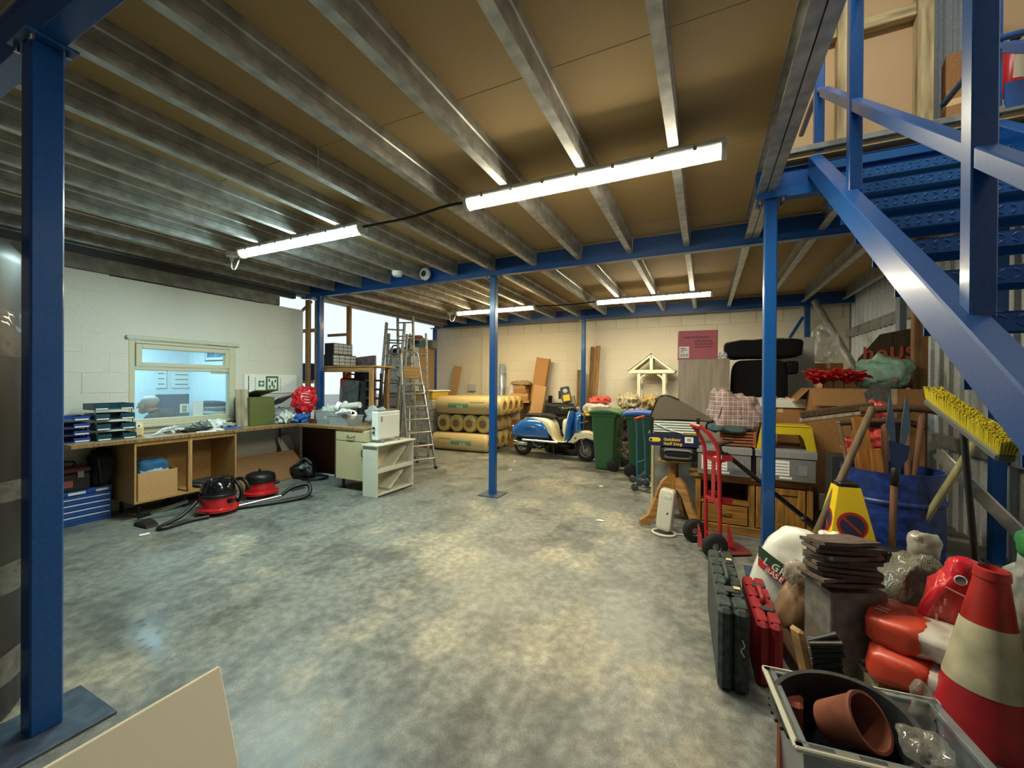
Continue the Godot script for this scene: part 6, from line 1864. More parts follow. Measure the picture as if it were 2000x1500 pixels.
func zone_centre_right() -> void:
	var o := thing("tv_cabinet", "low oak cabinet with open bay, drawer and door under the grey archive boxes", "cabinet", W(0.42, 0, 4.86))
	var k1 := mat("oak")
	var kx := mat("oakx")
	slab(o, "top_panel", Vector3(-0.56, 0.55, -0.24), Vector3(0.54, 0.59, 0.26), kx, 0.006)
	slab(o, "side_panel", Vector3(-0.50, 0.04, -0.22), Vector3(-0.45, 0.55, 0.23), k1, 0.003)
	slab(o, "side_panel", Vector3(0.45, 0.04, -0.22), Vector3(0.50, 0.55, 0.23), k1, 0.003)
	slab(o, "divider", Vector3(-0.02, 0.08, -0.22), Vector3(0.03, 0.55, 0.225), k1, 0.003)
	slab(o, "back_panel", Vector3(-0.45, 0.06, -0.22), Vector3(0.45, 0.55, -0.205), mat("darkwood"))
	slab(o, "shelf", Vector3(-0.45, 0.285, -0.2), Vector3(-0.02, 0.31, 0.22), kx, 0.003)
	slab(o, "top_rail", Vector3(-0.45, 0.51, 0.19), Vector3(0.45, 0.55, 0.228), kx, 0.003)
	slab(o, "plinth", Vector3(-0.50, 0.0, -0.2), Vector3(0.50, 0.085, 0.235), kx, 0.006)
	var dr := slab(o, "drawer", Vector3(-0.44, 0.095, 0.2), Vector3(-0.03, 0.275, 0.228), kx, 0.004)
	part(dr, "handle", B.new().tube([Vector3(-0.29, 0.2, 0.228), Vector3(-0.28, 0.2, 0.25), Vector3(-0.19, 0.2, 0.25), Vector3(-0.18, 0.2, 0.228)], 0.007, 6, 3), mat("brass"))
	var dd := slab(o, "door", Vector3(0.04, 0.095, 0.2), Vector3(0.44, 0.5, 0.218), k1, 0.002)
	for q in [[0.04, 0.095, 0.10, 0.5], [0.38, 0.095, 0.44, 0.5], [0.10, 0.44, 0.38, 0.5], [0.10, 0.095, 0.38, 0.155]]:
		slab(dd, "door_frame", Vector3(q[0], q[1], 0.218), Vector3(q[2], q[3], 0.232), k1, 0.003)
	for k in 2:
		o = thing("archive_box", ["grey archive box with a lined white label, left one on the oak cabinet", "grey archive box with a lined white label, right one below the yellow step stool"][k], "box", W([0.175, 0.69][k], 0.59, 4.76), 0)
		var am := mat("archive", C("8f9092"), 0.8, 0.0, "speck", 4.0)
		slab(o, "carton", Vector3(-0.235, 0, -0.19), Vector3(0.235, 0.27, 0.2), am, 0.003)
		slab(o, "lid", Vector3(-0.245, 0.215, -0.2), Vector3(0.245, 0.282, 0.21), mat("archivelid", C("a5a6a8"), 0.8, 0.0, "speck", 4.0), 0.004)
		slab(o, "label_panel", Vector3(-0.2, 0.05, 0.2), Vector3(0.03, 0.19, 0.203), mat("paper"))
		for i in 4:
			slab(o, "label_line", Vector3(-0.19, 0.075 + i * 0.028, 0.203), Vector3(0.02, 0.079 + i * 0.028, 0.2045), mat("ink"))
		slab(o, "hand_hole", Vector3(-0.05, 0.02, 0.2), Vector3(0.05, 0.04, 0.2025), mat("paper"))
		slab(o, "stamp", Vector3(0.1, 0.06, 0.2), Vector3(0.17, 0.15, 0.2025), mat("archivelid"))
	ply("black_upright", "narrow black box wedged between the two grey archive boxes", "box", Vector3(0.03, 0.27, 0.3), mat("black"), W(0.4325, 0.592, 4.74))
	# step stool: arched side, flat top
	o = thing("step_stool", "yellow plastic step stool standing on the right archive box", "stool", W(0.70, 0.873, 4.76))
	var ym := mat("yellow")
	part(o, "front", B.new().prism([Vector2(-0.24, 0), Vector2(-0.17, 0), Vector2(-0.14, 0.11), Vector2(-0.11, 0.15), Vector2(0.11, 0.15), Vector2(0.14, 0.11), Vector2(0.17, 0), Vector2(0.24, 0), Vector2(0.2, 0.23), Vector2(-0.2, 0.23)], 0.11, 0.14), ym)
	part(o, "back", B.new().prism([Vector2(-0.24, 0), Vector2(-0.17, 0), Vector2(-0.14, 0.11), Vector2(-0.11, 0.15), Vector2(0.11, 0.15), Vector2(0.14, 0.11), Vector2(0.17, 0), Vector2(0.24, 0), Vector2(0.2, 0.23), Vector2(-0.2, 0.23)], -0.14, -0.11), ym)
	slab(o, "step_top", Vector3(-0.2, 0.21, -0.14), Vector3(0.2, 0.235, 0.14), ym, 0.01)
	for s: float in [-1.0, 1.0]:
		part(o, "side", B.new().bar(Vector3(s * 0.225, 0.0, 0), Vector3(s * 0.19, 0.22, 0), 0.02, 0.26, 0.004, Vector3.BACK), ym)
	# cartons behind the oak cabinet
	carton("tall brown carton behind the oak cabinet carrying the flat carton", Vector3(0.5, 1.05, 0.4), W(0.68, 0, 5.36), 0, mat("card2"))
	carton("flat brown carton on the tall carton behind the yellow step stool", Vector3(0.56, 0.2, 0.4), W(0.72, 1.053, 5.30), 0, mat("card"))
	o = thing("ornament_tray", "white shallow box filled with small red ornaments on the flat carton", "box", W(0.74, 1.256, 5.20))
	tub(o, Vector3(0.44, 0.09, 0.28), mat("white"), 0.006)
	for k in 14:
		solo("ornament", "small red and white ornament lying in the white shallow box", "ornament", B.new().soft(Vector3(0.026, 0.024, 0.024), Vector3(0, 0.02, 0), 0.9, 0.006, 40.0, k, 12), mat(["ornred", "white", "ornorange"][k % 3], [C("b5332a"), C("e9e9e4"), C("c9703a")][k % 3], 0.5), W(0.56 + (k % 7) * 0.058, 1.30 + (k % 3) * 0.012, 5.12 + (k / 7) * 0.07), 0, "ornaments in the white shallow box")
	o = thing("slotted_basket", "brown slotted plastic basket on the left archive box below the checked bag", "basket", W(0.30, 0.873, 4.75))
	var tm := mat("terracotta", C("8f5230"), 0.6)
	slab(o, "body", Vector3(-0.15, 0, -0.12), Vector3(0.15, 0.15, 0.115), mat("darkwood"), 0.008)
	for k in 5:
		slab(o, "slat", Vector3(-0.155, 0.01 + k * 0.03, 0.115), Vector3(0.155, 0.03 + k * 0.03, 0.128), tm, 0.004)
	for s: float in [-0.145, 0.145]:
		slab(o, "corner", Vector3(s - 0.014, 0, 0.112), Vector3(s + 0.014, 0.155, 0.13), tm, 0.004)
	o = thing("checked_laundry_bag", "checked woven laundry bag slumped on the brown basket beside the stair post", "bag", W(0.29, 1.024, 4.75), 10)
	var ck := StandardMaterial3D.new()
	ck.albedo_texture = tex["check"]
	ck.roughness = 0.6
	ck.uv1_triplanar = true
	ck.uv1_scale = Vector3.ONE * 11.0
	part(o, "bag", B.new().soft(Vector3(0.25, 0.19, 0.17), Vector3(0, 0.18, 0), 0.55, 0.035, 6.0, 111, 44, func(r: Vector3, q: Vector3) -> Vector3: return Vector3(r.x * (1.0 - 0.16 * q.y) - 0.03 * q.y, r.y + 0.07 * maxf(q.y, 0.0) * (0.5 - q.x) - 0.05 * maxf(q.y, 0.0) * exp(-pow((q.x - 0.1) * 3.5, 2.0)), r.z)), ck)
	part(o, "handle_strap", B.new().tube([Vector3(-0.2, 0.12, 0.16), Vector3(-0.16, 0.26, 0.17), Vector3(-0.06, 0.3, 0.16), Vector3(0.0, 0.14, 0.18)], 0.012, 6, 5, false, 0.4), ck)
	part(o, "spill_cloth", B.new().soft(Vector3(0.2, 0.05, 0.15), Vector3(-0.08, 0.035, 0.03), 0.6, 0.02, 10.0, 112), mat("clothteal", C("44585e"), 0.9))
	# grey wood wardrobe and what stands on it
	o = thing("wardrobe", "grey wood grain wardrobe behind the carrier and the checked bag", "wardrobe", W(-0.02, 0, 5.86))
	slab(o, "carcass", Vector3(-0.29, 0, -0.26), Vector3(0.29, 1.81, 0.24), mat("greywood"), 0.004)
	slab(o, "door", Vector3(-0.288, 0.04, 0.242), Vector3(0.288, 1.80, 0.26), mat("greywood"), 0.003)
	o = thing("pink_carton", "pink cardboard carton with dark printed sentences on top of the grey wardrobe", "box", W(-0.10, 1.81, 5.80), 5)
	slab(o, "carton", Vector3(-0.225, 0, -0.16), Vector3(0.225, 0.36, 0.16), mat("pinkcard", C("c06a78"), 0.75, 0.0, "grain", 1.5), 0.004)
	slab(o, "side_face", Vector3(0.2251, 0.002, -0.158), Vector3(0.228, 0.358, 0.158), mat("card"))
	var im := mat("navyink", C("3c2438"), 0.7)
	letters(o, "Dear Butternutter,", 0.024, im, T(Vector3(-0.16, 0.275, 0.1605)), "Droid Sans", true, 0.001, true)
	letters(o, "Sniff the box.", 0.024, im, T(Vector3(-0.04, 0.225, 0.1605)), "Droid Sans", true, 0.001, true)
	letters(o, "Climb the box.", 0.024, im, T(Vector3(-0.04, 0.188, 0.1605)), "Droid Sans", true, 0.001, true)
	letters(o, "Don't eat the box.", 0.018, im, T(Vector3(-0.04, 0.152, 0.1605)), "Droid Sans", true, 0.001, true)
	slab(o, "shipping_label", Vector3(-0.215, 0.015, 0.16), Vector3(-0.10, 0.16, 0.1615), mat("paper"))
	for k in 9:
		slab(o, "label_bar", Vector3(-0.205 + k * 0.011, 0.03, 0.1615), Vector3(-0.205 + k * 0.011 + [0.003, 0.006, 0.004][k % 3], 0.07, 0.1622), mat("ink"))
	for k in 3:
		slab(o, "label_bar", Vector3(-0.2, 0.09 + k * 0.022, 0.1615), Vector3(-0.2 + [0.04, 0.08, 0.06][k], 0.098 + k * 0.022, 0.1622), mat("ink"))
	bag("white_scrap", "small crumpled white plastic bag on the wardrobe beside the pink carton", Vector3(0.04, 0.035, 0.04), mat("bagwhite"), W(0.20, 1.812, 5.72), 0, 114, 0.8, 0.02, 25.0)
	o = thing("upholstered_seat", "black upholstered armchair seat stacked on end beside the grey wardrobe", "armchair", W(0.64, 0, 5.98))
	var bc := mat("blackcloth")
	part(o, "backrest", B.new().soft(Vector3(0.30, 0.9, 0.24), Vector3(-0.04, 0.90, 0), 0.25, 0.006, 4.0, 115, 32), bc)
	part(o, "cushion", B.new().soft(Vector3(0.41, 0.115, 0.3), Vector3(-0.01, 1.93, 0.02), 0.35, 0.012, 5.0, 116, 36), bc)
	part(o, "armrest", B.new().soft(Vector3(0.06, 0.08, 0.2), Vector3(0.30, 1.70, 0.02), 0.35), bc)
	leaning("tall_white_sheet", "tall white sheet leaning behind the black upholstered seat", "panel", Vector3(0.42, 2.12, 0.05), mat("whitep"), W(1.08, 0, 6.45), 0, 2.0)
	# stack on the pedestal
	o = thing("pedestal_base", "oak pedestal table base with four splayed curved legs standing on the floor", "table base", W(-0.30, 0, 4.66))
	part(o, "column", B.new().lathe([Vector2(0, 0.36), Vector2(0.055, 0.36), Vector2(0.055, 0.68), Vector2(0, 0.68)], 4), mat("oak"))
	for k in 4:
		var a := deg_to_rad([205.0, 130.0, -20.0, 65.0][k])
		var dir := Vector3(cos(a), 0, -sin(a))
		var lg := B.new()
		lg.x = Transform3D(Basis(dir, Vector3.UP, dir.cross(Vector3.UP)), Vector3.ZERO)
		lg.prism([Vector2(0.03, 0.50), Vector2(0.07, 0.51), Vector2(0.12, 0.46), Vector2(0.17, 0.36), Vector2(0.21, 0.22), Vector2(0.27, 0.1), Vector2(0.35, 0.05), Vector2(0.35, 0.0), Vector2(0.27, 0.0), Vector2(0.2, 0.06), Vector2(0.15, 0.18), Vector2(0.10, 0.32), Vector2(0.05, 0.38), Vector2(0.03, 0.38)], -0.024, 0.024, true)
		part(o, "leg", lg, mat("beech"))
	part(o, "top_block", B.new().box(Vector3(0.3, 0.02, 0.24), Vector3(0, 0.685, 0), 0.003), mat("oak"))
	o = thing("grey_board_cabinet", "pale grey board cabinet standing behind the pedestal legs", "cabinet", W(-0.30, 0, 5.27))
	slab(o, "side_panel", Vector3(-0.27, 0, -0.2), Vector3(-0.24, 0.8, 0.2), mat("cream2"), 0.003)
	slab(o, "front_panel", Vector3(-0.24, 0.04, 0.17), Vector3(0.25, 0.8, 0.19), mat("palegrey3", C("a3a397"), 0.7, 0.0, "blotch", 1.5), 0.003)
	slab(o, "top_panel", Vector3(-0.27, 0.8, -0.2), Vector3(0.26, 0.82, 0.2), mat("whitep"), 0.003)
	o = thing("carry_case", "black case with a moulded handle resting on the oak pedestal", "case", W(-0.245, 0.696, 4.66))
	part(o, "shell", B.new().soft(Vector3(0.185, 0.075, 0.14), Vector3(0, 0.075, 0), 0.35), mat("black"))
	part(o, "handle", B.new().tube([Vector3(-0.12, 0.055, 0.135), Vector3(-0.1, 0.04, 0.17), Vector3(0.1, 0.04, 0.17), Vector3(0.12, 0.055, 0.135)], 0.016, 8, 4), mat("darkgrey"))
	part(o, "moulding", B.new().tube([Vector3(-0.13, 0.1, 0.135), Vector3(-0.1, 0.115, 0.142), Vector3(0.1, 0.115, 0.142), Vector3(0.13, 0.1, 0.135)], 0.01, 8, 4), mat("grey"))
	o = thing("half_step_carton", "navy carton reading Outdoor Half Step with a yellow oval badge", "box", W(-0.30, 0.848, 4.68), 3)
	slab(o, "carton", Vector3(-0.25, 0, -0.16), Vector3(0.24, 0.125, 0.15), mat("navy", C("171b45"), 0.5), 0.003)
	slab(o, "top_flap", Vector3(-0.25, 0.1251, -0.16), Vector3(0.24, 0.128, 0.15), mat("darkgrey"))
	slab(o, "yellow_label", Vector3(0.09, 0.128, 0.02), Vector3(0.22, 0.13, 0.14), mat("yellow"))
	part(o, "badge", B.new().soft(Vector3(0.058, 0.023, 0.004), Vector3(-0.18, 0.062, 0.15), 0.6), mat("badgeyellow", C("e0c02a"), 0.5))
	part(o, "badge_mark", B.new().rod(Vector3(-0.218, 0.062, 0.15), Vector3(-0.218, 0.062, 0.156), 0.013, -1, 16), mat("navy"))
	letters(o, "Outdoor", 0.030, mat("badgeyellow"), T(Vector3(-0.095, 0.07, 0.1505)), "Droid Sans", true, 0.001, true)
	letters(o, "Half Step", 0.030, mat("badgeyellow"), T(Vector3(-0.095, 0.026, 0.1505)), "Droid Sans", true, 0.001, true)
	slab(o, "white_label", Vector3(0.11, 0.045, 0.15), Vector3(0.19, 0.105, 0.152), mat("paper"))
	for k in 4:
		slab(o, "label_bar", Vector3(0.13, 0.062 + k * 0.008, 0.152), Vector3(0.17, 0.066 + k * 0.008, 0.153), mat("ink"))
	o = thing("wire_rack", "white slatted metal rack with a thin cable lying below the canvas carrier", "rack", W(-0.27, 0.98, 4.7), 4)
	for k in 5:
		slab(o, "slat", Vector3(-0.23, 0.004 + k * 0.026, 0.1), Vector3(0.22, 0.022 + k * 0.026, 0.125), mat("greenwhite", C("cdd5cc"), 0.4), 0.006)
	slab(o, "frame", Vector3(-0.23, 0.0, -0.14), Vector3(0.22, 0.13, 0.1), mat("greenwhite"), 0.01)
	part(o, "cable", B.new().tube([Vector3(-0.22, 0.1, 0.13), Vector3(-0.15, 0.07, 0.14), Vector3(-0.05, 0.03, 0.14), Vector3(0.06, 0.005, 0.145)], 0.006, 6, 5), mat("white"))
	o = thing("canvas_carrier", "grey brown canvas carrier with black piping, sloping down to the right", "carrier", W(-0.27, 1.115, 4.72), 4)
	var cv := mat("canvas", C("6b6253"), 0.85, 0.0, "grain", 6.0)
	part(o, "cover", B.new().prism([Vector2(-0.27, 0.0), Vector2(-0.2, 0.2), Vector2(-0.15, 0.25), Vector2(-0.08, 0.25), Vector2(0.02, 0.21), Vector2(0.2, 0.1), Vector2(0.34, 0.015), Vector2(0.3, 0.0), Vector2(0.0, 0.015)], -0.15, 0.14), cv)
	part(o, "piping", B.new().tube([Vector3(-0.275, 0.0, 0.14), Vector3(-0.205, 0.2, 0.14), Vector3(-0.15, 0.255, 0.14), Vector3(-0.08, 0.255, 0.14), Vector3(0.02, 0.215, 0.14)], 0.008, 6, 4), mat("black"))
	part(o, "base_piping", B.new().tube([Vector3(-0.275, 0.0, 0.142), Vector3(0.0, 0.012, 0.142), Vector3(0.3, 0.0, 0.142)], 0.007, 6, 4), mat("black"))
	for x: float in [-0.25, 0.2]:
		part(o, "strap", B.new().box(Vector3(0.03, 0.2, 0.008), Vector3(x, -0.07, 0.15), 0.002), mat("black"))
	# tower heater
	o = thing("tower_heater", "white plastic tower heater on a ring base in front of the oak pedestal", "heater", W(-0.36, 0, 4.32), -14)
	var tw := B.new()
	tw.x = T(Vector3(0, 0.04, 0), 0, 0, -6)
	tw.soft(Vector3(0.075, 0.21, 0.05), Vector3(0, 0.21, 0), 0.3, 0.0, 1.0, 1, 28)
	part(o, "case", tw, mat("towerwhite", C("cdc8b8"), 0.45))
	tw = B.new()
	tw.x = T(Vector3(0, 0.04, 0), 0, 0, -6)
	tw.box(Vector3(0.07, 0.035, 0.006), Vector3(0.015, 0.35, 0.05), 0.003)
	part(o, "control_panel", tw, mat("whitep"))
	tw = B.new()
	tw.x = T(Vector3(0, 0.04, 0), 0, 0, -6)
	tw.box(Vector3(0.014, 0.02, 0.006), Vector3(0.03, 0.19, 0.05), 0.002)
	part(o, "switch", tw, mat("ink"))
	part(o, "ring_base", B.new().tube(range(20).map(func(i: int) -> Vector3: return Vector3(cos(i * TAU / 20) * 0.11, 0.014, sin(i * TAU / 20) * 0.09)), 0.013, 8, 1, true), mat("towerwhite"))
	part(o, "cable", B.new().tube([Vector3(0.08, 0.01, -0.05), Vector3(0.22, 0.008, -0.1), Vector3(0.36, 0.008, -0.08)], 0.006, 6, 5), mat("white"))
	# sack truck
	o = thing("sack_truck", "red hand truck with black wheels standing before the oak cabinet", "hand truck", W(0.075, 0, 4.10), 116)
	var rd := glossy(mat("truckred", C("a01a22"), 0.35), 0.3)
	for s: float in [-1.0, 1.0]:
		part(o, "upright", B.new().tube([Vector3(s * 0.125, 0.04, 0), Vector3(s * 0.125, 0.8, -0.015), Vector3(s * 0.125, 0.96, -0.04), Vector3(s * 0.11, 1.06, -0.1), Vector3(s * 0.08, 1.12, -0.16)], 0.0175, 10, 5), rd)
		var wh := thing_wheel(0.11, 0.035, 0.045)
		wh.name = "wheel"
		wh.transform = T(Vector3(s * 0.19, 0.11, -0.08), 0, 90, 0)
		o.add_child(wh, true)
		part(o, "wheel_bracket", B.new().prism([Vector2(-0.1, 0.06), Vector2(0.0, 0.04), Vector2(0.0, 0.24), Vector2(-0.07, 0.14)], s * 0.13, s * 0.14), rd)
		for y: float in [0.45, 0.82]:
			var fin := B.new()
			fin.x = T(Vector3(s * 0.125, y, 0.01), 0, -90, 0)
			fin.prism([Vector2(0.0, 0.0), Vector2(0.09, 0.01), Vector2(0.1, 0.05), Vector2(0.0, 0.06)], -0.006, 0.006)
			part(o, "load_fin", fin, rd)
	part(o, "grip", B.new().rod(Vector3(-0.085, 1.12, -0.16), Vector3(0.085, 1.12, -0.16), 0.0175), rd)
	for y: float in [0.12, 0.45, 0.82]:
		part(o, "crossbar", B.new().bar(Vector3(-0.125, y, 0.0), Vector3(0.125, y, 0.0), 0.03, 0.035, 0.004), rd)
	part(o, "centre_plate", B.new().box(Vector3(0.06, 0.38, 0.008), Vector3(0, 0.64, 0.0)), rd)
	part(o, "toe_plate", B.new().prism([Vector2(-0.16, 0), Vector2(0.16, 0), Vector2(0.14, -0.26), Vector2(0.1, -0.29), Vector2(-0.1, -0.29), Vector2(-0.14, -0.26)].map(func(q: Vector2) -> Vector2: return q), -0.004, 0.004), mat("toered", C("8e3a3c"), 0.6, 0.0, "blotch", 4.0))
	(o.get_child(o.get_child_count() - 1) as Node3D).transform = T(Vector3(0, 0.02, 0.0), -90, 0, 0)
	o = thing("mower_handle", "long black tubular handle with a hooked grip, slanting down across the oak cabinet", "handle", W(0.14, 0, 4.36))
	part(o, "tube", B.new().rod(Vector3(0.04, 0.84, 0), Vector3(0.70, 0.29, 0.0), 0.021), mat("blackgloss"))
	part(o, "lower_tube", B.new().rod(Vector3(0.66, 0.32, 0.0), Vector3(0.86, 0.14, 0.0), 0.03), mat("black"))
	part(o, "collar", B.new().rod(Vector3(0.64, 0.34, 0.0), Vector3(0.68, 0.307, 0.0), 0.026), mat("steel"))
	part(o, "grip", B.new().tube([Vector3(0.05, 0.83, 0), Vector3(-0.0, 0.86, 0.02), Vector3(0.0, 0.93, 0.04), Vector3(0.1, 0.965, 0.05)], 0.017, 8, 5), mat("rubber"))
	part(o, "head", B.new().soft(Vector3(0.12, 0.07, 0.1), Vector3(0.9, 0.075, 0.02), 0.5), mat("black"))
	part(o, "yellow_guard", B.new().soft(Vector3(0.09, 0.04, 0.08), Vector3(0.74, 0.17, 0.04), 0.6), mat("yellow"))
	# big cartons on the right
	carton("lower brown carton carrying the open carton of red flowers", Vector3(0.5, 0.56, 0.45), W(1.20, 0, 5.12), 0, mat("card2"))
	carton("tall open brown carton overflowing with red artificial flowers", Vector3(0.48, 0.90, 0.42), W(1.18, 0.562, 5.12), 0, mat("card"), true)
	for k in 9:
		o = thing("flower", "large red artificial flower head in the open carton", "flower", W(1.0 + (k % 5) * 0.085, 1.50 + (k % 3) * 0.022, 4.98 + (k / 5) * 0.12), k * 40, "red artificial flowers in the carton")
		var fl := B.new()
		for i in 7:
			fl.x = T(Vector3.ZERO, 0, i * 51, 0) * T(Vector3.ZERO, -25 - (i % 3) * 22, 0, 0)
			fl.grid(4, 5, func(a: float, b: float) -> Vector3: return Vector3((a - 0.5) * 0.13 * sin(PI * pow(b, 0.8)), 0.03 * sin(b * 4.0) + 0.05 * absf(a - 0.5), 0.13 * b))
		part(o, "petals", fl, mat("petal", C("c42a1e"), 0.6))
		part(o, "stem", B.new().rod(Vector3(0, -0.45, 0), Vector3(0, 0.0, 0), 0.004, -1, 6), mat("stemgreen", C("3c5a30"), 0.7))
	carton("large brown carton right of the flower carton carrying the green patterned bag", Vector3(0.46, 1.46, 0.42), W(1.68, 0, 5.40), -4, mat("card"))
	o = thing("patterned_bag", "pale green bag with pink flowers lying on the large brown carton", "bag", W(1.62, 1.462, 5.3), -10)
	part(o, "bag", B.new().soft(Vector3(0.2, 0.16, 0.15), Vector3(0, 0.155, 0), 0.75, 0.035, 7.0, 118, 40), mat("mint", C("a9d3bd"), 0.6, 0.0, "blotch", 3.0))
	for k in 3:
		part(o, "flower_print", B.new().soft(Vector3(0.035, 0.04, 0.01), [Vector3(-0.13, 0.13, 0.10), Vector3(0.08, 0.2, 0.125), Vector3(0.06, 0.1, 0.14)][k], 0.9, 0.006, 40.0, k, 14), mat(["rosepink", "rosepale", "rosebrown"][k], [C("d49aa0"), C("c9b0a4"), C("8c7268")][k], 0.7))
	o = thing("lettered_sign", "dark wooden sign with raised red letters behind the patterned bag", "sign", W(1.84, 1.47, 5.72), -14)
	part(o, "board", B.new().prism([Vector2(-0.36, 0.1), Vector2(-0.3, 0.32), Vector2(-0.12, 0.58), Vector2(0.2, 0.64), Vector2(0.2, 0.0), Vector2(-0.3, 0.0)], -0.015, 0.015), mat("signbrown", C("4a3a28"), 0.8, 0.0, "wood", 1.5))
	letters(o, "hoUS", 0.13, mat("letterred", C("b4452c"), 0.6), T(Vector3(-0.05, 0.37, 0.02)), "Droid Sans", true, 0.02)
	letters(o, "K", 0.13, mat("letterred"), T(Vector3(0.13, 0.08, 0.02)), "Droid Sans", true, 0.02)
	solo("timber_post", "thick pine post standing in front of the metal cladding", "post", B.new().span(Vector3(-0.055, 0, -0.04), Vector3(0.055, 3.1, 0.04), 0.004), mat("pinepost", C("a57748"), 0.7, 0.0, "wood", 1.3), W(1.96, 0, 5.5))
	solo("steel_column", "slim grey steel column next to the thick pine post", "post", B.new().span(Vector3(-0.03, 0, -0.05), Vector3(0.03, 3.15, 0.05), 0.004), mat("colgrey", C("6c7784"), 0.5), W(1.90, 0, 5.75))
	solo("wind_brace", "grey tubular brace slanting down along the metal cladding", "brace", B.new().rod(W(1.72, 2.95, 8.7), W(2.16, 1.0, 6.9), 0.05), mat("galv"))
	solo("wind_brace", "grey flat brace slanting to the floor under the stairs behind the blue barrel", "brace", B.new().bar(W(1.72, 0.95, 4.5), W(2.2, 0.05, 3.6), 0.02, 0.1, 0.003), mat("galv"))
	ply("white_socket_plate", "white fitting plate on the lower carton beside the oak cabinet", "plate", Vector3(0.09, 0.16, 0.03), mat("whitep"), W(1.05, 0.28, 4.865))
	carton("brown carton high behind the red flowers near the metal cladding", Vector3(0.5, 0.3, 0.4), W(1.62, 1.392, 6.8), 6, mat("card2"))
	ply("storage_rack", "dark storage rack behind the flower carton holding cartons", "rack", Vector3(0.62, 1.39, 0.5), mat("darkgrey"), W(1.62, 0, 6.75))
	bag("clear_cover", "clear plastic dust cover hanging by the far knee brace", Vector3(0.16, 0.28, 0.06), clear("covclear", C("c8ccca"), 0.35, 0.2), W(1.60, 1.82, 7.5), 0, 121, 0.7, 0.03, 9.0)
	carton("brown carton below the clear dust cover", Vector3(0.36, 0.31, 0.36), W(1.60, 1.502, 7.5), 6, mat("card"))
	ply("storage_rack", "second dark rack further back below the clear dust cover", "rack", Vector3(0.4, 1.5, 0.4), mat("darkgrey"), W(1.60, 0, 7.5))

func tool_handle(o: Node3D, a: Vector3, b: Vector3, r: float, m: Material, r2 := -1.0) -> void:
	part(o, "handle", B.new().rod(a, b, r, r2, 12, 0.01), m)

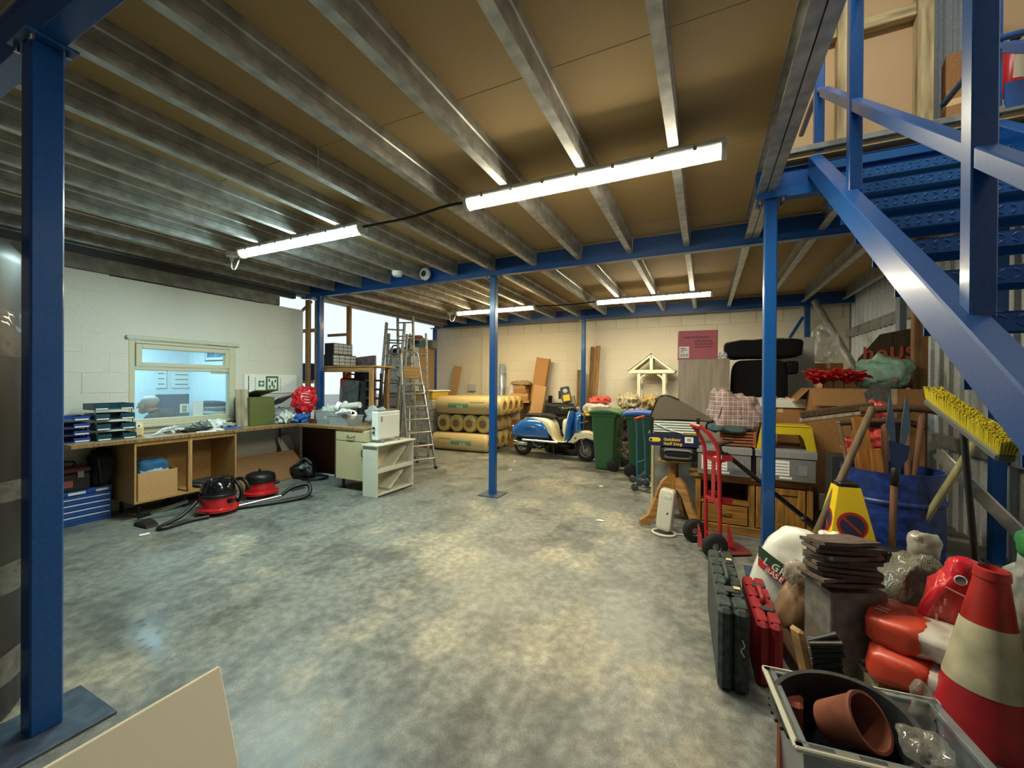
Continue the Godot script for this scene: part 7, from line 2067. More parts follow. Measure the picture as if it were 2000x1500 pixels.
func zone_tools() -> void:
	# barrel
	var o := thing("barrel", "open blue plastic barrel holding long handled tools under the stairs", "barrel", W(1.24, 0, 3.92))
	part(o, "shell", B.new().lathe([Vector2(0.0, 0.01), Vector2(0.25, 0.0), Vector2(0.275, 0.03), Vector2(0.285, 0.12), Vector2(0.29, 0.3), Vector2(0.293, 0.45), Vector2(0.29, 0.65), Vector2(0.284, 0.8), Vector2(0.288, 0.87), Vector2(0.288, 0.89), Vector2(0.276, 0.89), Vector2(0.272, 0.8), Vector2(0.278, 0.45), Vector2(0.262, 0.04), Vector2(0, 0.03)], 48), mat("barrelblue", C("1f3c8c"), 0.4, 0.0, "grime", 2.0))
	part(o, "hoop", B.new().lathe([Vector2(0.288, 0.66), Vector2(0.298, 0.67), Vector2(0.298, 0.69), Vector2(0.288, 0.7)], 48), mat("barrelblue"))
	var ow := mat("oldwood")
	o = thing("broom", "broom with a brown bristle head upside down above the barrel", "broom", W(1.1, 0.06, 3.9))
	tool_handle(o, Vector3(0.02, 0, 0.0), Vector3(-0.1, 1.15, -0.3), 0.014, ow)
	part(o, "head", B.new().bar(Vector3(-0.36, 1.13, -0.33), Vector3(0.12, 1.23, -0.27), 0.05, 0.035, 0.006), mat("palewood"))
	part(o, "bristles", B.new().bar(Vector3(-0.36, 1.175, -0.33), Vector3(0.12, 1.275, -0.27), 0.06, 0.06, 0.01), mat("coir", C("6a5233"), 0.95, 0.0, "streak", 14.0, "streak", 1.0))
	o = thing("spade", "long ash spade handle leaning in front of the barrel, foot on the floor", "tool", W(0.66, 0.0, 3.42))
	tool_handle(o, Vector3(-0.05, 0.32, 0.12), Vector3(0.31, 1.36, 0.08), 0.026, ow, 0.02)
	part(o, "socket", B.new().rod(Vector3(-0.05, 0.34, 0.12), Vector3(-0.11, 0.02, 0.12), 0.028, 0.05, 12), mat("darkgrey"))
	o = thing("hedge_shears", "garden shears with blue steel blades pointing up and wooden handles below", "shears", W(1.10, 0, 3.36))
	o.scale = Vector3(0.78, 1, 0.78)
	var bs := mat("bluesteel", C("5d6f88"), 0.35, 0.6)
	for s: float in [-1.0, 1.0]:
		part(o, "blade", B.new().prism([Vector2(s * 0.045, 1.13), Vector2(s * 0.075, 1.24), Vector2(s * 0.055, 1.42), Vector2(s * 0.045, 1.42), Vector2(s * 0.02, 1.24), Vector2(s * 0.015, 1.13)], -0.008, 0.008), bs)
	part(o, "pivot_plate", B.new().prism([Vector2(-0.06, 1.15), Vector2(0.07, 1.12), Vector2(0.06, 1.04), Vector2(0.0, 0.96), Vector2(-0.05, 1.02)], -0.012, 0.012), mat("shearblue", C("1f3058"), 0.5))
	part(o, "grip", B.new().rod(Vector3(-0.01, 0.98, 0), Vector3(-0.02, 0.86, 0), 0.03, -1, 12, 0.008), mat("black"))
	tool_handle(o, Vector3(-0.02, 0.9, 0), Vector3(-0.05, 0.03, 0.03), 0.024, mat("oldbrown", C("8a6145"), 0.7, 0.0, "wood", 1.6))
	# timbers and other tools in the barrel
	for k in 3:
		leaning("timber_offcut", ["thick orange timber standing in the barrel on the left", "thinner orange timber standing beside the thick one in the barrel", "narrow timber strip at the far left of the barrel"][k], "timber", [Vector3(0.085, 1.22, 0.05), Vector3(0.06, 1.0, 0.04), Vector3(0.035, 1.1, 0.03)][k], mat("timberorange", C("b5782e"), 0.6, 0.0, "wood", 1.4), W([1.18, 1.21, 1.12][k], 0.04, [3.84, 3.76, 3.90][k]), 0, 3, [6, 5, 4][k])
	for k in 2:
		o = thing("pickaxe", ["pickaxe with a rusty head lying level above the barrel on the left", "mattock with a broad wooden head on the right above the barrel"][k], "pickaxe", W([1.22, 1.34][k], 0.05, [4.0, 3.98][k]))
		var y: float = [1.17, 1.27][k]
		part(o, "head", B.new().tube([Vector3(-0.26, y - 0.02, 0.0), Vector3(-0.12, y + 0.0, 0.02), Vector3(0.0, y + 0.01, 0.03), Vector3(0.14, y, 0.02), Vector3(0.24, y - 0.03, 0.0)], [0.03, 0.034][k], 8, 4, false, 0.8), mat("rust", C("6b4a36"), 0.8, 0.2, "blotch", 6.0))
		tool_handle(o, Vector3(0.03, 0.0, 0.03), Vector3(0.0, y + 0.04, 0.03), 0.02, mat("oldbrown"))
	o = thing("tool_shaft", "pale bamboo coloured shaft sticking out of the barrel on the right", "handle", W(1.28, 0.05, 3.82))
	tool_handle(o, Vector3(-0.1, 0, 0), Vector3(0.26, 1.17, 0.32), 0.021, mat("bamboo", C("a39a6c"), 0.7, 0.0, "wood", 1.6))
	o = thing("tool_shaft", "brown wooden shaft with a worn end rising from the middle of the barrel", "handle", W(1.30, 0.05, 3.95))
	tool_handle(o, Vector3(0.0, 0, 0), Vector3(0.13, 1.24, 0.0), 0.02, mat("oldbrown"))
	o = thing("garden_rake", "thin garden rake with a pale shaft behind the barrel", "rake", W(1.16, 0.05, 4.0))
	tool_handle(o, Vector3(0.0, 0, 0), Vector3(-0.12, 1.18, -0.02), 0.012, mat("palewood"))
	part(o, "head", B.new().tube([Vector3(-0.22, 1.15, 0.0), Vector3(0.0, 1.17, 0.02), Vector3(0.12, 1.13, 0.0)], 0.008, 6, 3), mat("palewood"))
	o = thing("shovel", "grey steel shovel blade pointing up behind the barrel", "shovel", W(1.40, 0.05, 4.62))
	part(o, "blade", B.new().prism([Vector2(-0.1, 1.28), Vector2(-0.12, 1.38), Vector2(-0.04, 1.46), Vector2(0.06, 1.45), Vector2(0.07, 1.24)], -0.006, 0.006), mat("shovelgrey", C("716f69"), 0.45, 0.5, "blotch", 5.0))
	tool_handle(o, Vector3(0.0, 0, 0), Vector3(0, 1.28, 0), 0.016, ow)
	for k in 3:
		bag("red_buoy", ["shiny red plastic bag high behind the shears", "red plastic bag lower behind the orange timbers", "red plastic bag left of the orange timbers"][k], [Vector3(0.085, 0.075, 0.06), Vector3(0.1, 0.1, 0.07), Vector3(0.06, 0.08, 0.06)][k], glossy(mat("salmon", C("cf4a3c"), 0.4), 0.5), W([1.25, 1.26, 1.10][k], [1.2, 0.92, 0.90][k], 4.28), 0, 131 + k, 0.8, 0.03, 12.0)
	ply("crate_stand", "dark crate behind the barrel holding the red bags", "crate", Vector3(0.5, 0.9, 0.2), mat("darkgrey"), W(1.22, 0, 4.36))
	solo("dark_box", "narrow dark box on the crate behind the barrel", "box", B.new().box(Vector3(0.24, 0.3, 0.12), Vector3(0, 0.15, 0), 0.004), mat("black"), W(1.36, 0.9, 4.38))
	# yellow broom resting on the stairs
	o = thing("broom", "broom with bright yellow bristles lying upside down against the stair stringer", "broom", W(0, 0, 0))
	var a := W(1.06, 1.415, 2.84)
	var b := W(1.06, 1.215, 2.25)
	var up := (b - a).normalized().cross(Vector3.RIGHT).normalized()
	if up.y < 0.0:
		up = -up
	part(o, "head", B.new().bar(a, b, 0.06, 0.035, 0.008, up), mat("broomgrey", C("4a4c46"), 0.6))
	var br := B.new()
	var bn := B.new()
	for i in 96:
		for j in 6:
			var p := a.lerp(b, (i + 0.5) / 96.0) + Vector3((j - 2.5) * 0.0085, 0, 0) + up * 0.017
			var tip := p + up * rr(0.058, 0.066) + (b - a).normalized() * ((i / 96.0 - 0.5) * 0.02 + rr(-0.004, 0.004)) + Vector3((j - 2.5) * 0.004 + rr(-0.003, 0.003), 0, 0)
			br.rod(p, tip, 0.0034, 0.0036, 4)
	var bb := part(o, "bristles", br, mat("bristleyellow", C("b8a81c"), 0.7))
	bb.set_meta("kind", "stuff")
	tool_handle(o, a.lerp(b, 0.5) - up * 0.01, W(1.32, 0.03, 2.95), 0.013, mat("black"))
	# no waiting cone on its stand
	ply("breeze_block_stand", "rough dark block under the yellow no waiting cone", "block", Vector3(0.36, 0.44, 0.3), mat("concrete"), W(0.80, 0, 3.34), 10, 0.01)
	o = thing("no_waiting_cone", "yellow four sided no waiting cone with a red ringed blue disc", "cone", W(0.825, 0.44, 3.30), 6)
	var cy := mat("coneyellow", C("d9bb18"), 0.45)
	var pyr := B.new()
	for k in 4:
		pyr.x = T(Vector3.ZERO, 0, k * 90, 0)
		pyr.quad(Vector3(-0.13, 0.02, 0.13), Vector3(0.13, 0.02, 0.13), Vector3(0.058, 0.41, 0.058), Vector3(-0.058, 0.41, 0.058))
	part(o, "body", pyr, cy)
	part(o, "base", B.new().box(Vector3(0.3, 0.025, 0.3), Vector3(0, 0.0125, 0), 0.006), mat("rubber"))
	part(o, "cap", B.new().box(Vector3(0.1, 0.03, 0.1), Vector3(0, 0.42, 0), 0.006), mat("black"))
	var sl := atan(0.072 / 0.39)
	for k in 2:
		var dt := T(Vector3.ZERO, 0, -90 * k, 0) * Transform3D(Basis(Vector3.RIGHT, PI / 2 - sl), Vector3(0, 0.18, 0.0985))
		var d := B.new()
		d.x = dt
		d.rod(Vector3(0, 0, 0), Vector3(0, 0.002, 0), 0.082, -1, 32)
		part(o, "red_disc", d, mat("signred", C("a3241f"), 0.5))
		d = B.new()
		d.x = dt
		d.rod(Vector3(0, 0.001, 0), Vector3(0, 0.003, 0), 0.064, -1, 32)
		part(o, "blue_disc", d, mat("signblue", C("222c4a"), 0.5))
		d = B.new()
		d.x = dt * T(Vector3.ZERO, 0, 45, 0)
		d.box(Vector3(0.014, 0.002, 0.13), Vector3(0, 0.0035, 0))
		part(o, "bar", d, mat("signred"))

func tool_case(label: String, at: Vector3, turn: float, s: Vector3, m: Material, ribs: int) -> Node3D:
	var o := thing("tool_case", label, "case", at, turn)
	part(o, "half_shell", B.new().box(Vector3(s.x * 0.5 - 0.003, s.y, s.z), Vector3(-s.x * 0.25, s.y / 2, 0), 0.018), m)
	part(o, "half_shell", B.new().box(Vector3(s.x * 0.5 - 0.003, s.y, s.z), Vector3(s.x * 0.25, s.y / 2, 0), 0.018), m)
	for k in ribs:
		var z := (k + 0.5) / ribs - 0.5
		for sx: float in [-1.0, 1.0]:
			part(o, "rib", B.new().box(Vector3(s.x * 0.42, 0.012, s.z / ribs * 0.72), Vector3(sx * s.x * 0.25, s.y + 0.001, z * s.z * 0.94), 0.005), m)
	for z: float in [-0.24, 0.24]:
		part(o, "latch", B.new().box(Vector3(s.x * 0.5, 0.022, s.z * 0.075), Vector3(s.x * 0.1, s.y + 0.006, z * s.z), 0.005), mat("darkgrey"))
	part(o, "handle", B.new().tube([Vector3(0, s.y, -s.z * 0.12), Vector3(0, s.y + 0.035, -s.z * 0.1), Vector3(0, s.y + 0.035, s.z * 0.1), Vector3(0, s.y, s.z * 0.12)], 0.014, 8, 4), m)
	return o

func zone_front() -> void:
	# cases
	var o := tool_case("dusty dark green tool case standing on edge at the front of the pile", W(0.115, 0, 2.64), 3, Vector3(0.14, 0.40, 0.80), mat("casegreen", C("344340"), 0.55, 0.0, "grime", 3.0), 6)
	for k in 2:
		part(o, "paper_tag", B.new().box(Vector3(0.03, 0.004, 0.03), Vector3(0.035, 0.422, 0.19 - k * 0.38)), mat("cream"))
	part(o, "chalk_mark", B.new().tube([Vector3(0.035, 0.27, 0.401), Vector3(0.045, 0.24, 0.401), Vector3(0.03, 0.22, 0.401), Vector3(0.045, 0.19, 0.401)], 0.003, 5, 4), mat("whitep"))
	tool_case("red tool case standing on edge between the green case and the concrete block", W(0.285, 0, 2.63), 3, Vector3(0.115, 0.315, 0.56), mat("casered", C("a3242b"), 0.5, 0.0, "blotch", 2.0), 4)
	# sacks
	o = thing("gravel_sack", "white sack with a green and red printed band slumped against the stair post", "sack", W(0.52, 0, 3.18), -18)
	var sw := glossy(mat("sackplastic", C("dddcd2"), 0.35), 0.3, 0.2)
	var sackf := func(r: Vector3, q: Vector3) -> Vector3: return Vector3(r.x * (1.0 - 0.35 * maxf(q.y, 0.0)) + 0.05 * q.y, r.y, r.z * (1.0 - 0.4 * maxf(q.y, 0.0)))
	part(o, "sack", B.new().soft(Vector3(0.21, 0.29, 0.13), Vector3(0, 0.285, 0), 0.6, 0.016, 3.5, 141, 44, sackf), sw)
	part(o, "ear", B.new().soft(Vector3(0.06, 0.09, 0.03), Vector3(0.2, 0.5, 0.0), 0.7, 0.02, 12.0, 142), sw)
	var band := func(y0: float, y1: float, m: Material, called: String) -> void:
		part(o, called, B.new().grid(10, 2, func(a: float, b: float) -> Vector3:
			var x := lerpf(-0.17, 0.13, a)
			var y := lerpf(y0, y1, b) - x * 0.45
			return Vector3(x, y, 0.156 - 1.6 * x * x - 0.1 * maxf(y - 0.3, 0.0))), m)
	band.call(0.285, 0.36, mat("bandgreen", C("27402a"), 0.5), "green_band")
	band.call(0.23, 0.283, mat("bandred", C("b0242a"), 0.5), "red_band")
	letters(o, "L GRAY", 0.046, mat("white"), T(Vector3(-0.03, 0.325, 0.162), 0, 0, -24))
	letters(o, "BASE", 0.034, mat("white"), T(Vector3(-0.07, 0.29, 0.158), 0, -6, -24))
	o = thing("sand_bag", "clear plastic bag of brown sand beside the concrete block", "bag", W(0.49, 0, 2.93), 10)
	part(o, "bag", B.new().soft(Vector3(0.085, 0.17, 0.09), Vector3(0, 0.165, 0), 0.6, 0.02, 9.0, 143, 30, sackf), glossy(mat("sand", C("a08060"), 0.5, 0.0, "speck", 6.0), 0.6, 0.12))
	part(o, "neck", B.new().soft(Vector3(0.06, 0.08, 0.05), Vector3(0.02, 0.37, 0), 0.8, 0.012, 12.0, 144), clear("filmneck", C("b5a893"), 0.55, 0.15))
	# concrete block with slates on top
	solo("concrete_block", "grey concrete block standing on end with slates on top", "block", B.new().box(Vector3(0.29, 0.43, 0.2), Vector3(0, 0.215, 0), 0.006), mat("concrete"), W(0.685, 0, 2.74), 24)
	for k in 10:
		var pl := []
		for q: Vector2 in [Vector2(-0.14, -0.1), Vector2(-0.03, -0.115), Vector2(0.14, -0.1), Vector2(0.145, 0.03), Vector2(0.13, 0.11), Vector2(0.02, 0.105), Vector2(-0.13, 0.11), Vector2(-0.15, 0.02)]:
			pl.append(q * rr(0.9, 1.1) + Vector2(rr(-0.012, 0.012), rr(-0.012, 0.012)))
		var sb := B.new()
		sb.x = T(Vector3.ZERO, -90 - 9, 0, 0)
		sb.prism(pl, 0.0, 0.0175)
		solo("slate", ["lowest", "second lowest", "third lowest", "fourth lowest", "fifth lowest", "fifth topmost", "fourth topmost", "third topmost", "second topmost", "topmost"][k] + " rough brown slate of the stack on the concrete block", "slate", sb, mat(["slate1", "slate2", "slate3"][k % 3], [C("6b5a50"), C("7d6a5e"), C("5c4f49")][k % 3], 0.9, 0.0, "blotch", 5.0, "fine", 0.3), W(0.655 + rr(-0.022, 0.022), 0.452 + k * 0.0235, 2.71), 14 + rr(-14, 14), "slates stacked on the concrete block")
	o = thing("ribbed_tray", "black ribbed plastic tray propped on edge behind the slates", "tray", W(0.99, 0.25, 3.0), -8)
	part(o, "tray", B.new().box(Vector3(0.24, 0.33, 0.06), Vector3(0, 0.165, 0), 0.02), mat("black"))
	for k in 5:
		part(o, "rib", B.new().box(Vector3(0.016, 0.3, 0.02), Vector3(-0.09 + k * 0.045, 0.165, 0.036), 0.006), mat("black"))
	ply("tray_stand", "dark box under the black ribbed tray", "box", Vector3(0.26, 0.25, 0.2), mat("black"), W(0.99, 0, 3.0), -8)
	# pallet with bags
	o = thing("pallet", "low wooden pallet under the cement bags", "pallet", W(1.02, 0, 2.72), 6)
	for k in 5:
		slab(o, "deck_board", Vector3(-0.30, 0.075, -0.36 + k * 0.16), Vector3(0.32, 0.095, -0.26 + k * 0.16), mat("palletwood", C("9a8c72"), 0.85, 0.0, "woodx", 1.4), 0.003)
	for x: float in [-0.27, 0.0, 0.27]:
		slab(o, "bearer", Vector3(x - 0.04, 0, -0.36), Vector3(x + 0.04, 0.075, 0.38), mat("palletwood"), 0.003)
	for k in 2:
		o = thing("cement_bag", ["lower red and white cement bag lying on the pallet", "upper red and white cement bag lying on the lower one"][k], "sack", W([0.99, 1.0][k], [0.096, 0.235][k], [2.54, 2.58][k]), [-24, -30][k])
		var cb := B.new().soft(Vector3(0.25, 0.075, 0.16), Vector3(0, 0.07, 0), 0.5, 0.015, 7.0, 151 + k, 36)
		part(o, "sack", cb, glossy(mat("cementwhite", C("d9d0c4"), 0.45, 0.0, "blotch", 3.0), 0.3, 0.2))
		part(o, "red_end", B.new().soft(Vector3(0.13, 0.082, 0.168), Vector3(-0.125, 0.071, 0), 0.5, 0.012, 7.0, 151 + k, 30), glossy(mat("cementred", C("c04028"), 0.45), 0.3, 0.2))
		for i in 5:
			part(o, "pale_print", B.new().box(Vector3(0.05, 0.003, 0.014), Vector3(-0.19, 0.15, -0.08 + i * 0.04), 0.001), mat("cementwhite"))
	o = thing("gravel_bag", "clear bag of grey gravel leaning on the barrel behind the red bag", "bag", W(1.0, 0.096, 2.95), 14)
	part(o, "bag", B.new().soft(Vector3(0.12, 0.21, 0.11), Vector3(-0.02, 0.28, 0), 0.65, 0.02, 12.0, 153, 36, func(r: Vector3, q: Vector3) -> Vector3: return Vector3(r.x + 0.09 * q.y, r.y, r.z)), glossy(mat("gravel", C("8f8a78"), 0.6, 0.0, "speck", 3.0, "fine", 1.0), 0.5, 0.15))
	part(o, "neck", B.new().soft(Vector3(0.07, 0.08, 0.04), Vector3(0.09, 0.52, 0), 0.7, 0.012, 12.0, 154), clear("filmneck2", C("c2bcae"), 0.6, 0.2))
	o = thing("red_sack", "bright red plastic sack standing up against the traffic cone", "sack", W(1.06, 0.20, 2.66), -14)
	var rs := glossy(mat("sackscarlet", C("cf2233"), 0.3), 0.6, 0.15)
	part(o, "sack", B.new().soft(Vector3(0.07, 0.22, 0.07), Vector3(-0.01, 0.25, 0), 0.5, 0.018, 8.0, 155, 40, func(r: Vector3, q: Vector3) -> Vector3: return Vector3(r.x + 0.075 * q.y, r.y, r.z * (1.0 - 0.3 * maxf(q.y, 0.0)))), rs)
	part(o, "round_badge", B.new().rod(Vector3(0.03, 0.40, 0.062), Vector3(0.03, 0.402, 0.074), 0.018, -1, 20), mat("grey"))
	part(o, "badge_ring", B.new().tube(range(16).map(func(i: int) -> Vector3: return Vector3(0.03 + cos(i * TAU / 16) * 0.02, 0.401 + sin(i * TAU / 16) * 0.02, 0.073)), 0.003, 6, 1, true), mat("white"))
	part(o, "seam", B.new().tube([Vector3(-0.02, 0.36, 0.085), Vector3(0.06, 0.33, 0.085), Vector3(0.14, 0.32, 0.06)], 0.004, 6, 4), mat("sackrosy", C("d88a8c"), 0.5))
	for i in 4:
		part(o, "pale_print", B.new().box(Vector3(0.008, 0.03, 0.003), Vector3(-0.062 + i * 0.014, 0.17 + i * 0.04, 0.087), 0.001), mat("sackrosy"))
	# traffic cone
	o = thing("traffic_cone", "large red and white traffic cone standing at the front right", "cone", W(1.05, 0, 2.38))
	o.rotation_degrees = Vector3(0, 0, -2.5)
	var cr := func(y: float) -> float: return lerpf(0.165, 0.045, y / 0.74)
	for q in [[0.03, 0.26, "red_band", C("bd1d2a")], [0.26, 0.52, "white_band", C("cfc6a6")], [0.52, 0.70, "red_band", C("b3201a")]]:
		part(o, q[2], B.new().lathe([Vector2(cr.call(q[0]) + (0.002 if q[2] == "white_band" else 0.0), q[0]), Vector2(cr.call(q[1]) + (0.002 if q[2] == "white_band" else 0.0), q[1])], 48), mat("cone" + q[2] + str(q[0]), q[3], 0.5, 0.0, "blotch", 2.0))
	part(o, "collar", B.new().lathe([Vector2(cr.call(0.7), 0.70), Vector2(0.056, 0.705), Vector2(0.053, 0.74), Vector2(0.042, 0.745), Vector2(0.036, 0.72), Vector2(0.045, 0.5)], 40), mat("conered2", C("a3201c"), 0.5))
	part(o, "base", B.new().prism([Vector2(-0.2, -0.13), Vector2(-0.13, -0.2), Vector2(0.13, -0.2), Vector2(0.2, -0.13), Vector2(0.2, 0.13), Vector2(0.13, 0.2), Vector2(-0.13, 0.2), Vector2(-0.2, 0.13)], 0.0, 0.035), mat("rubber"))
	(o.get_child(o.get_child_count() - 1) as Node3D).rotation.x = -PI / 2
	leaning("white_sheet", "whitish board leaning at the very right edge behind the traffic cone", "board", Vector3(0.6, 0.74, 0.03), mat("offwhite", C("b9b3a2"), 0.8, 0.0, "blotch", 2.0), W(1.36, 0, 2.42), 62, 8)
	o = thing("clear_sack", "clear crinkled sack with a green label at the right edge under the stairs", "sack", W(1.46, 0, 2.75), 0)
	part(o, "sack", B.new().soft(Vector3(0.14, 0.36, 0.14), Vector3(0, 0.36, 0), 0.6, 0.03, 9.0, 156, 36), glossy(mat("paleplastic", C("aeb3ac"), 0.35, 0.0, "blotch", 4.0), 0.5, 0.1))
	part(o, "green_label", B.new().soft(Vector3(0.1, 0.07, 0.1), Vector3(-0.02, 0.76, 0.02), 0.6, 0.015, 9.0, 157), mat("labelgreen", C("2f7d46"), 0.5))
	# clear storage box with a rubber bucket and a clay pipe
	o = thing("storage_box", "clear plastic storage box with a pale rim holding the rubber bucket", "box", W(0.51, 0, 1.74), 7)
	tub(o, Vector3(0.50, 0.37, 0.35), clear("boxclear", C("8d979c"), 0.5, 0.2), 0.02)
	for k in 4:
		part(o, "rim_slot", B.new().box(Vector3(0.07, 0.003, 0.016), Vector3(-0.2 + k * 0.13, 0.379, 0.175), 0.001), mat("darkgrey"))
	part(o, "rim_edge", B.new().box(Vector3(0.55, 0.016, 0.03), Vector3(0, 0.372, 0.182), 0.004), mat("rimpale", C("b5b2a0"), 0.5))
	part(o, "rim_edge", B.new().box(Vector3(0.03, 0.016, 0.38), Vector3(-0.262, 0.372, 0), 0.004), mat("rimpale"))
	part(o, "rim_edge", B.new().box(Vector3(0.55, 0.016, 0.03), Vector3(0, 0.372, -0.182), 0.004), mat("rimpale"))
	o = thing("rubber_bucket", "black rubber bucket tipped over inside the clear storage box", "bucket", W(0.49, 0.03, 1.83), 0)
	o.rotation_degrees = Vector3(20, -10, 7)
	part(o, "shell", B.new().lathe([Vector2(0.0, 0.0), Vector2(0.12, 0.0), Vector2(0.14, 0.02), Vector2(0.195, 0.36), Vector2(0.207, 0.38), Vector2(0.19, 0.38), Vector2(0.182, 0.35), Vector2(0.13, 0.03), Vector2(0, 0.02)], 44, Vector3.ZERO, 0.8), mat("bucketrubber", C("2b2c29"), 0.75, 0.0, "grime", 4.0))
	for k in 40:
		var an := TAU * k / 40
		part(o, "rim_tooth", B.new().box(Vector3(0.012, 0.012, 0.01), Vector3(cos(an) * 0.207, 0.365, sin(an) * 0.207 * 0.8), 0.003), mat("bucketrubber"))
	o = thing("clay_pipe", "short red clay pipe lying in the mouth of the rubber bucket", "pipe", W(0.415, 0.345, 1.74), 0)
	var cp := B.new()
	cp.x = along(Vector3(0.0, 0.0, 0.0), Vector3(0.1, 0.095, 0.08), Vector3(0.3, -1, 0.2))
	cp.lathe([Vector2(0.055, -0.03), Vector2(0.06, -0.03), Vector2(0.078, 0.10), Vector2(0.083, 0.105), Vector2(0.083, 0.12), Vector2(0.074, 0.12), Vector2(0.07, 0.10), Vector2(0.05, -0.03), Vector2(0.055, -0.03)], 40)
	part(o, "pipe", cp, mat("clay", C("8e4c32"), 0.6, 0.0, "blotch", 4.0))
	for k in 2:
		bag("film_scrap", ["crumpled clear film hanging over the front rim of the storage box", "strip of clear film between the bucket and the cement bags"][k], [Vector3(0.06, 0.035, 0.05), Vector3(0.03, 0.09, 0.03)][k], clear("scrapclear", C("b0aca0"), 0.22, 0.08), W([0.60, 0.68][k], [0.385, 0.30][k], [1.63, 1.86][k]), 0, 161 + k, 0.9, 0.012, 16.0)
	ply("orange_scrap", "orange plastic piece in the left corner of the storage box", "scrap", Vector3(0.08, 0.3, 0.1), mat("scraporange", C("a5553a"), 0.6), W(0.30, 0.03, 1.84), -11, 0.01)
	o = thing("hand_brush", "hand brush with black bristles and a wooden back standing behind the bucket", "brush", W(0.39, 0.30, 2.06), 0)
	o.scale = Vector3.ONE * 1.3
	var hb := B.new()
	hb.x = along(Vector3.ZERO, Vector3(0.06, -0.3, 0.0), Vector3(-1, 0, 0.6))
	hb.box(Vector3(0.05, 0.24, 0.02), Vector3(0, -0.02, 0), 0.008)
	part(o, "back", hb, mat("pinex"))
	var bt := B.new()
	for i in 12:
		for j in 3:
			var q := Vector3(-0.01 + i * 0.0022 + 0.004, 0.10 - i * 0.017, 0.0) + Vector3(0.012, 0, (j - 1) * 0.016)
			bt.rod(q, q + Vector3(0.075 + rr(-0.008, 0.008), 0.03 + rr(-0.01, 0.01), rr(-0.01, 0.01)), 0.010, 0.013, 6)
	part(o, "bristles", bt, mat("black")).set_meta("kind", "stuff")
	ply("brush_stand", "dark wooden block under the hand brush behind the storage box", "block", Vector3(0.16, 0.2, 0.12), mat("darkwood"), W(0.46, 0, 2.08), 0)
	solo("low_timber", "dark timber lying on the floor between the red case and the concrete block", "timber", B.new().box(Vector3(0.07, 0.09, 0.5), Vector3(0, 0.045, 0), 0.004), mat("darkwood"), W(0.45, 0, 2.56), 10)
	# foreground board and wrapped roll at the left
	o = thing("plaster_board", "cream plasterboard offcut leaning in the near left foreground", "board", W(0, 0, 0))
	var p0 := W(-1.15, 0.75, 0.64)
	var p1 := W(-0.89, 0.004, 0.64)
	var bd := B.new()
	bd.x = Transform3D(Basis((p0 - p1).normalized(), (p0 - p1).normalized().cross(Vector3.FORWARD).normalized() * -1.0, Vector3.FORWARD * -1.0), p1)
	bd.box(Vector3(p0.distance_to(p1), 0.014, 0.9), Vector3(p0.distance_to(p1) / 2, 0, 0.45), 0.002)
	part(o, "sheet", bd, mat("plaster", C("e4dac0"), 0.85))
	o = thing("wrapped_roll", "tall dark roll wrapped in black film with shiny clear bands at the left edge", "roll", W(-3.05, 0, 0.38))
	part(o, "roll", B.new().lathe([Vector2(0, 0.0), Vector2(0.39, 0.0), Vector2(0.41, 0.04), Vector2(0.41, 2.02), Vector2(0.40, 2.08), Vector2(0.36, 2.13), Vector2(0, 2.14)], 40), mat("darkfilm", C("1e1b1a"), 0.4, 0.0, "blotch", 2.0))
	for k in 4:
		part(o, "film_band", B.new().grid(180, 10, func(a: float, b: float) -> Vector3:
			var r := 0.419 + 0.006 * sin(b * PI) + 0.0035 * sin(a * 300.0 + b * 19.0) * sin(b * 40.0 + a * 170.0)
			return Vector3(cos(a * TAU) * r, [1.72, 1.02, 0.62, 0.22][k] + (b - 0.5) * [0.2, 0.09, 0.13, 0.13][k] + 0.02 * sin(a * TAU * 2.0 + k), sin(a * TAU) * r), true), clear("bandfilm", C("c8c8c4"), 0.07, 0.07))

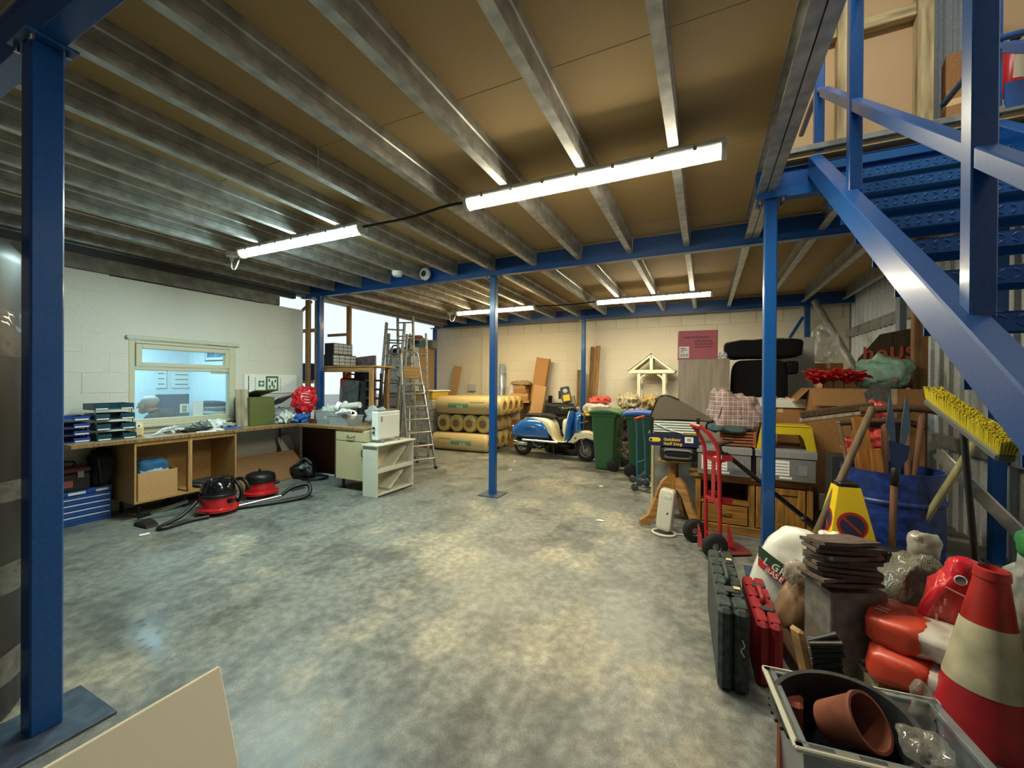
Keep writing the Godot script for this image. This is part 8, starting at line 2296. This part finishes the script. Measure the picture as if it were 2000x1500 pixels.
func small_things() -> void:
	# cables, junction boxes, detectors on the ceiling
	var o := thing("light_cable", "black cable sagging between the two near battens", "cable", W(0, 0, 0))
	part(o, "cable", B.new().tube([W(-1.74, 2.95, 2.82), W(-1.95, 2.955, 2.82), W(-2.3, 2.93, 2.83), W(-2.6, 2.94, 2.85), W(-2.92, 2.95, 2.86)], 0.012, 8, 6), mat("black"))
	o = thing("light_cable", "black cable running between the two far battens", "cable", W(0, 0, 0))
	part(o, "cable", B.new().tube([W(-1.74, 2.95, 7.2), W(-2.2, 2.93, 7.2), W(-2.6, 2.94, 7.2), W(-2.93, 2.95, 7.2)], 0.012, 8, 6), mat("black"))
	for k in 2:
		o = thing("junction_box", ["white junction box with a looped flex beside the cool batten", "white junction box with a looped flex beside the far left batten"][k], "junction box", [W(-4.92, 2.90, 2.86), W(-4.86, 2.90, 7.2)][k])
		part(o, "box", B.new().box(Vector3(0.09, 0.06, 0.09), Vector3(0, 0.05, 0), 0.008), mat("white"))
		part(o, "gland", B.new().rod(Vector3(0, 0.02, 0), Vector3(0, -0.02, 0), 0.018), mat("white"))
		part(o, "flex", B.new().tube([Vector3(0, -0.01, 0), Vector3(0.02, -0.11, 0.01), Vector3(0.08, -0.13, 0.01), Vector3(0.13, -0.04, 0), Vector3(0.18, 0.03, 0)], 0.007, 6, 5), mat("white"))
	o = thing("smoke_detector", "white smoke detector below the joists near the middle beam", "detector", W(-3.75, 2.92, 4.3))
	part(o, "base", B.new().lathe([Vector2(0, 0.06), Vector2(0.07, 0.06), Vector2(0.07, 0.03), Vector2(0.055, 0.0), Vector2(0, -0.005)].map(func(q: Vector2) -> Vector2: return q), 24), mat("white"))
	o = thing("alarm_sounder", "white round sounder with a dark centre on the middle beam", "alarm", W(-3.6, 3.03, 4.72))
	var sb := B.new()
	sb.x = T(Vector3.ZERO, 90, 0, 0)
	sb.lathe([Vector2(0, 0.0), Vector2(0.085, 0.0), Vector2(0.085, 0.03), Vector2(0.06, 0.055), Vector2(0.045, 0.05)], 28)
	part(o, "ring", sb, mat("white"))
	sb = B.new()
	sb.x = T(Vector3.ZERO, 90, 0, 0)
	sb.lathe([Vector2(0, 0.045), Vector2(0.045, 0.045)], 24)
	part(o, "grille", sb, mat("darkgrey"))
	o = thing("wall_conduit", "white plastic conduit running down the block wall behind the wrapped roll", "conduit", W(-6.085, 0, 1.58))
	part(o, "pipe", B.new().tube([Vector3(0, 0.5, 0), Vector3(0, 2.3, 0), Vector3(0, 2.58, 0.01), Vector3(0, 2.66, 0.1), Vector3(0, 2.66, 1.4)], 0.013, 8, 3), mat("white"))
	for k in 4:
		part(o, "clip", B.new().box(Vector3(0.03, 0.03, 0.05), Vector3(-0.002, 0.8 + k * 0.45, 0), 0.006), mat("white"))
	for k in 5:
		bag("floor_scrap", ["pale leaf of paper on the open floor left of the sack truck", "white scrap on the floor beyond the middle post", "small pale scrap on the floor before the wheelie bins", "small white scrap on the floor by the tool chest", "white scrap on the floor behind the middle post"][k], [Vector3(0.045, 0.006, 0.02), Vector3(0.03, 0.006, 0.02), Vector3(0.03, 0.005, 0.02), Vector3(0.04, 0.006, 0.02), Vector3(0.04, 0.005, 0.015)][k], mat("paper"), [W(-1.02, 0, 4.42), W(-3.0, 0, 6.3), W(-1.35, 0, 5.9), W(-4.9, 0, 2.05), W(-3.25, 0, 7.0)][k], k * 30, 171 + k, 0.8, 0.004, 30.0)
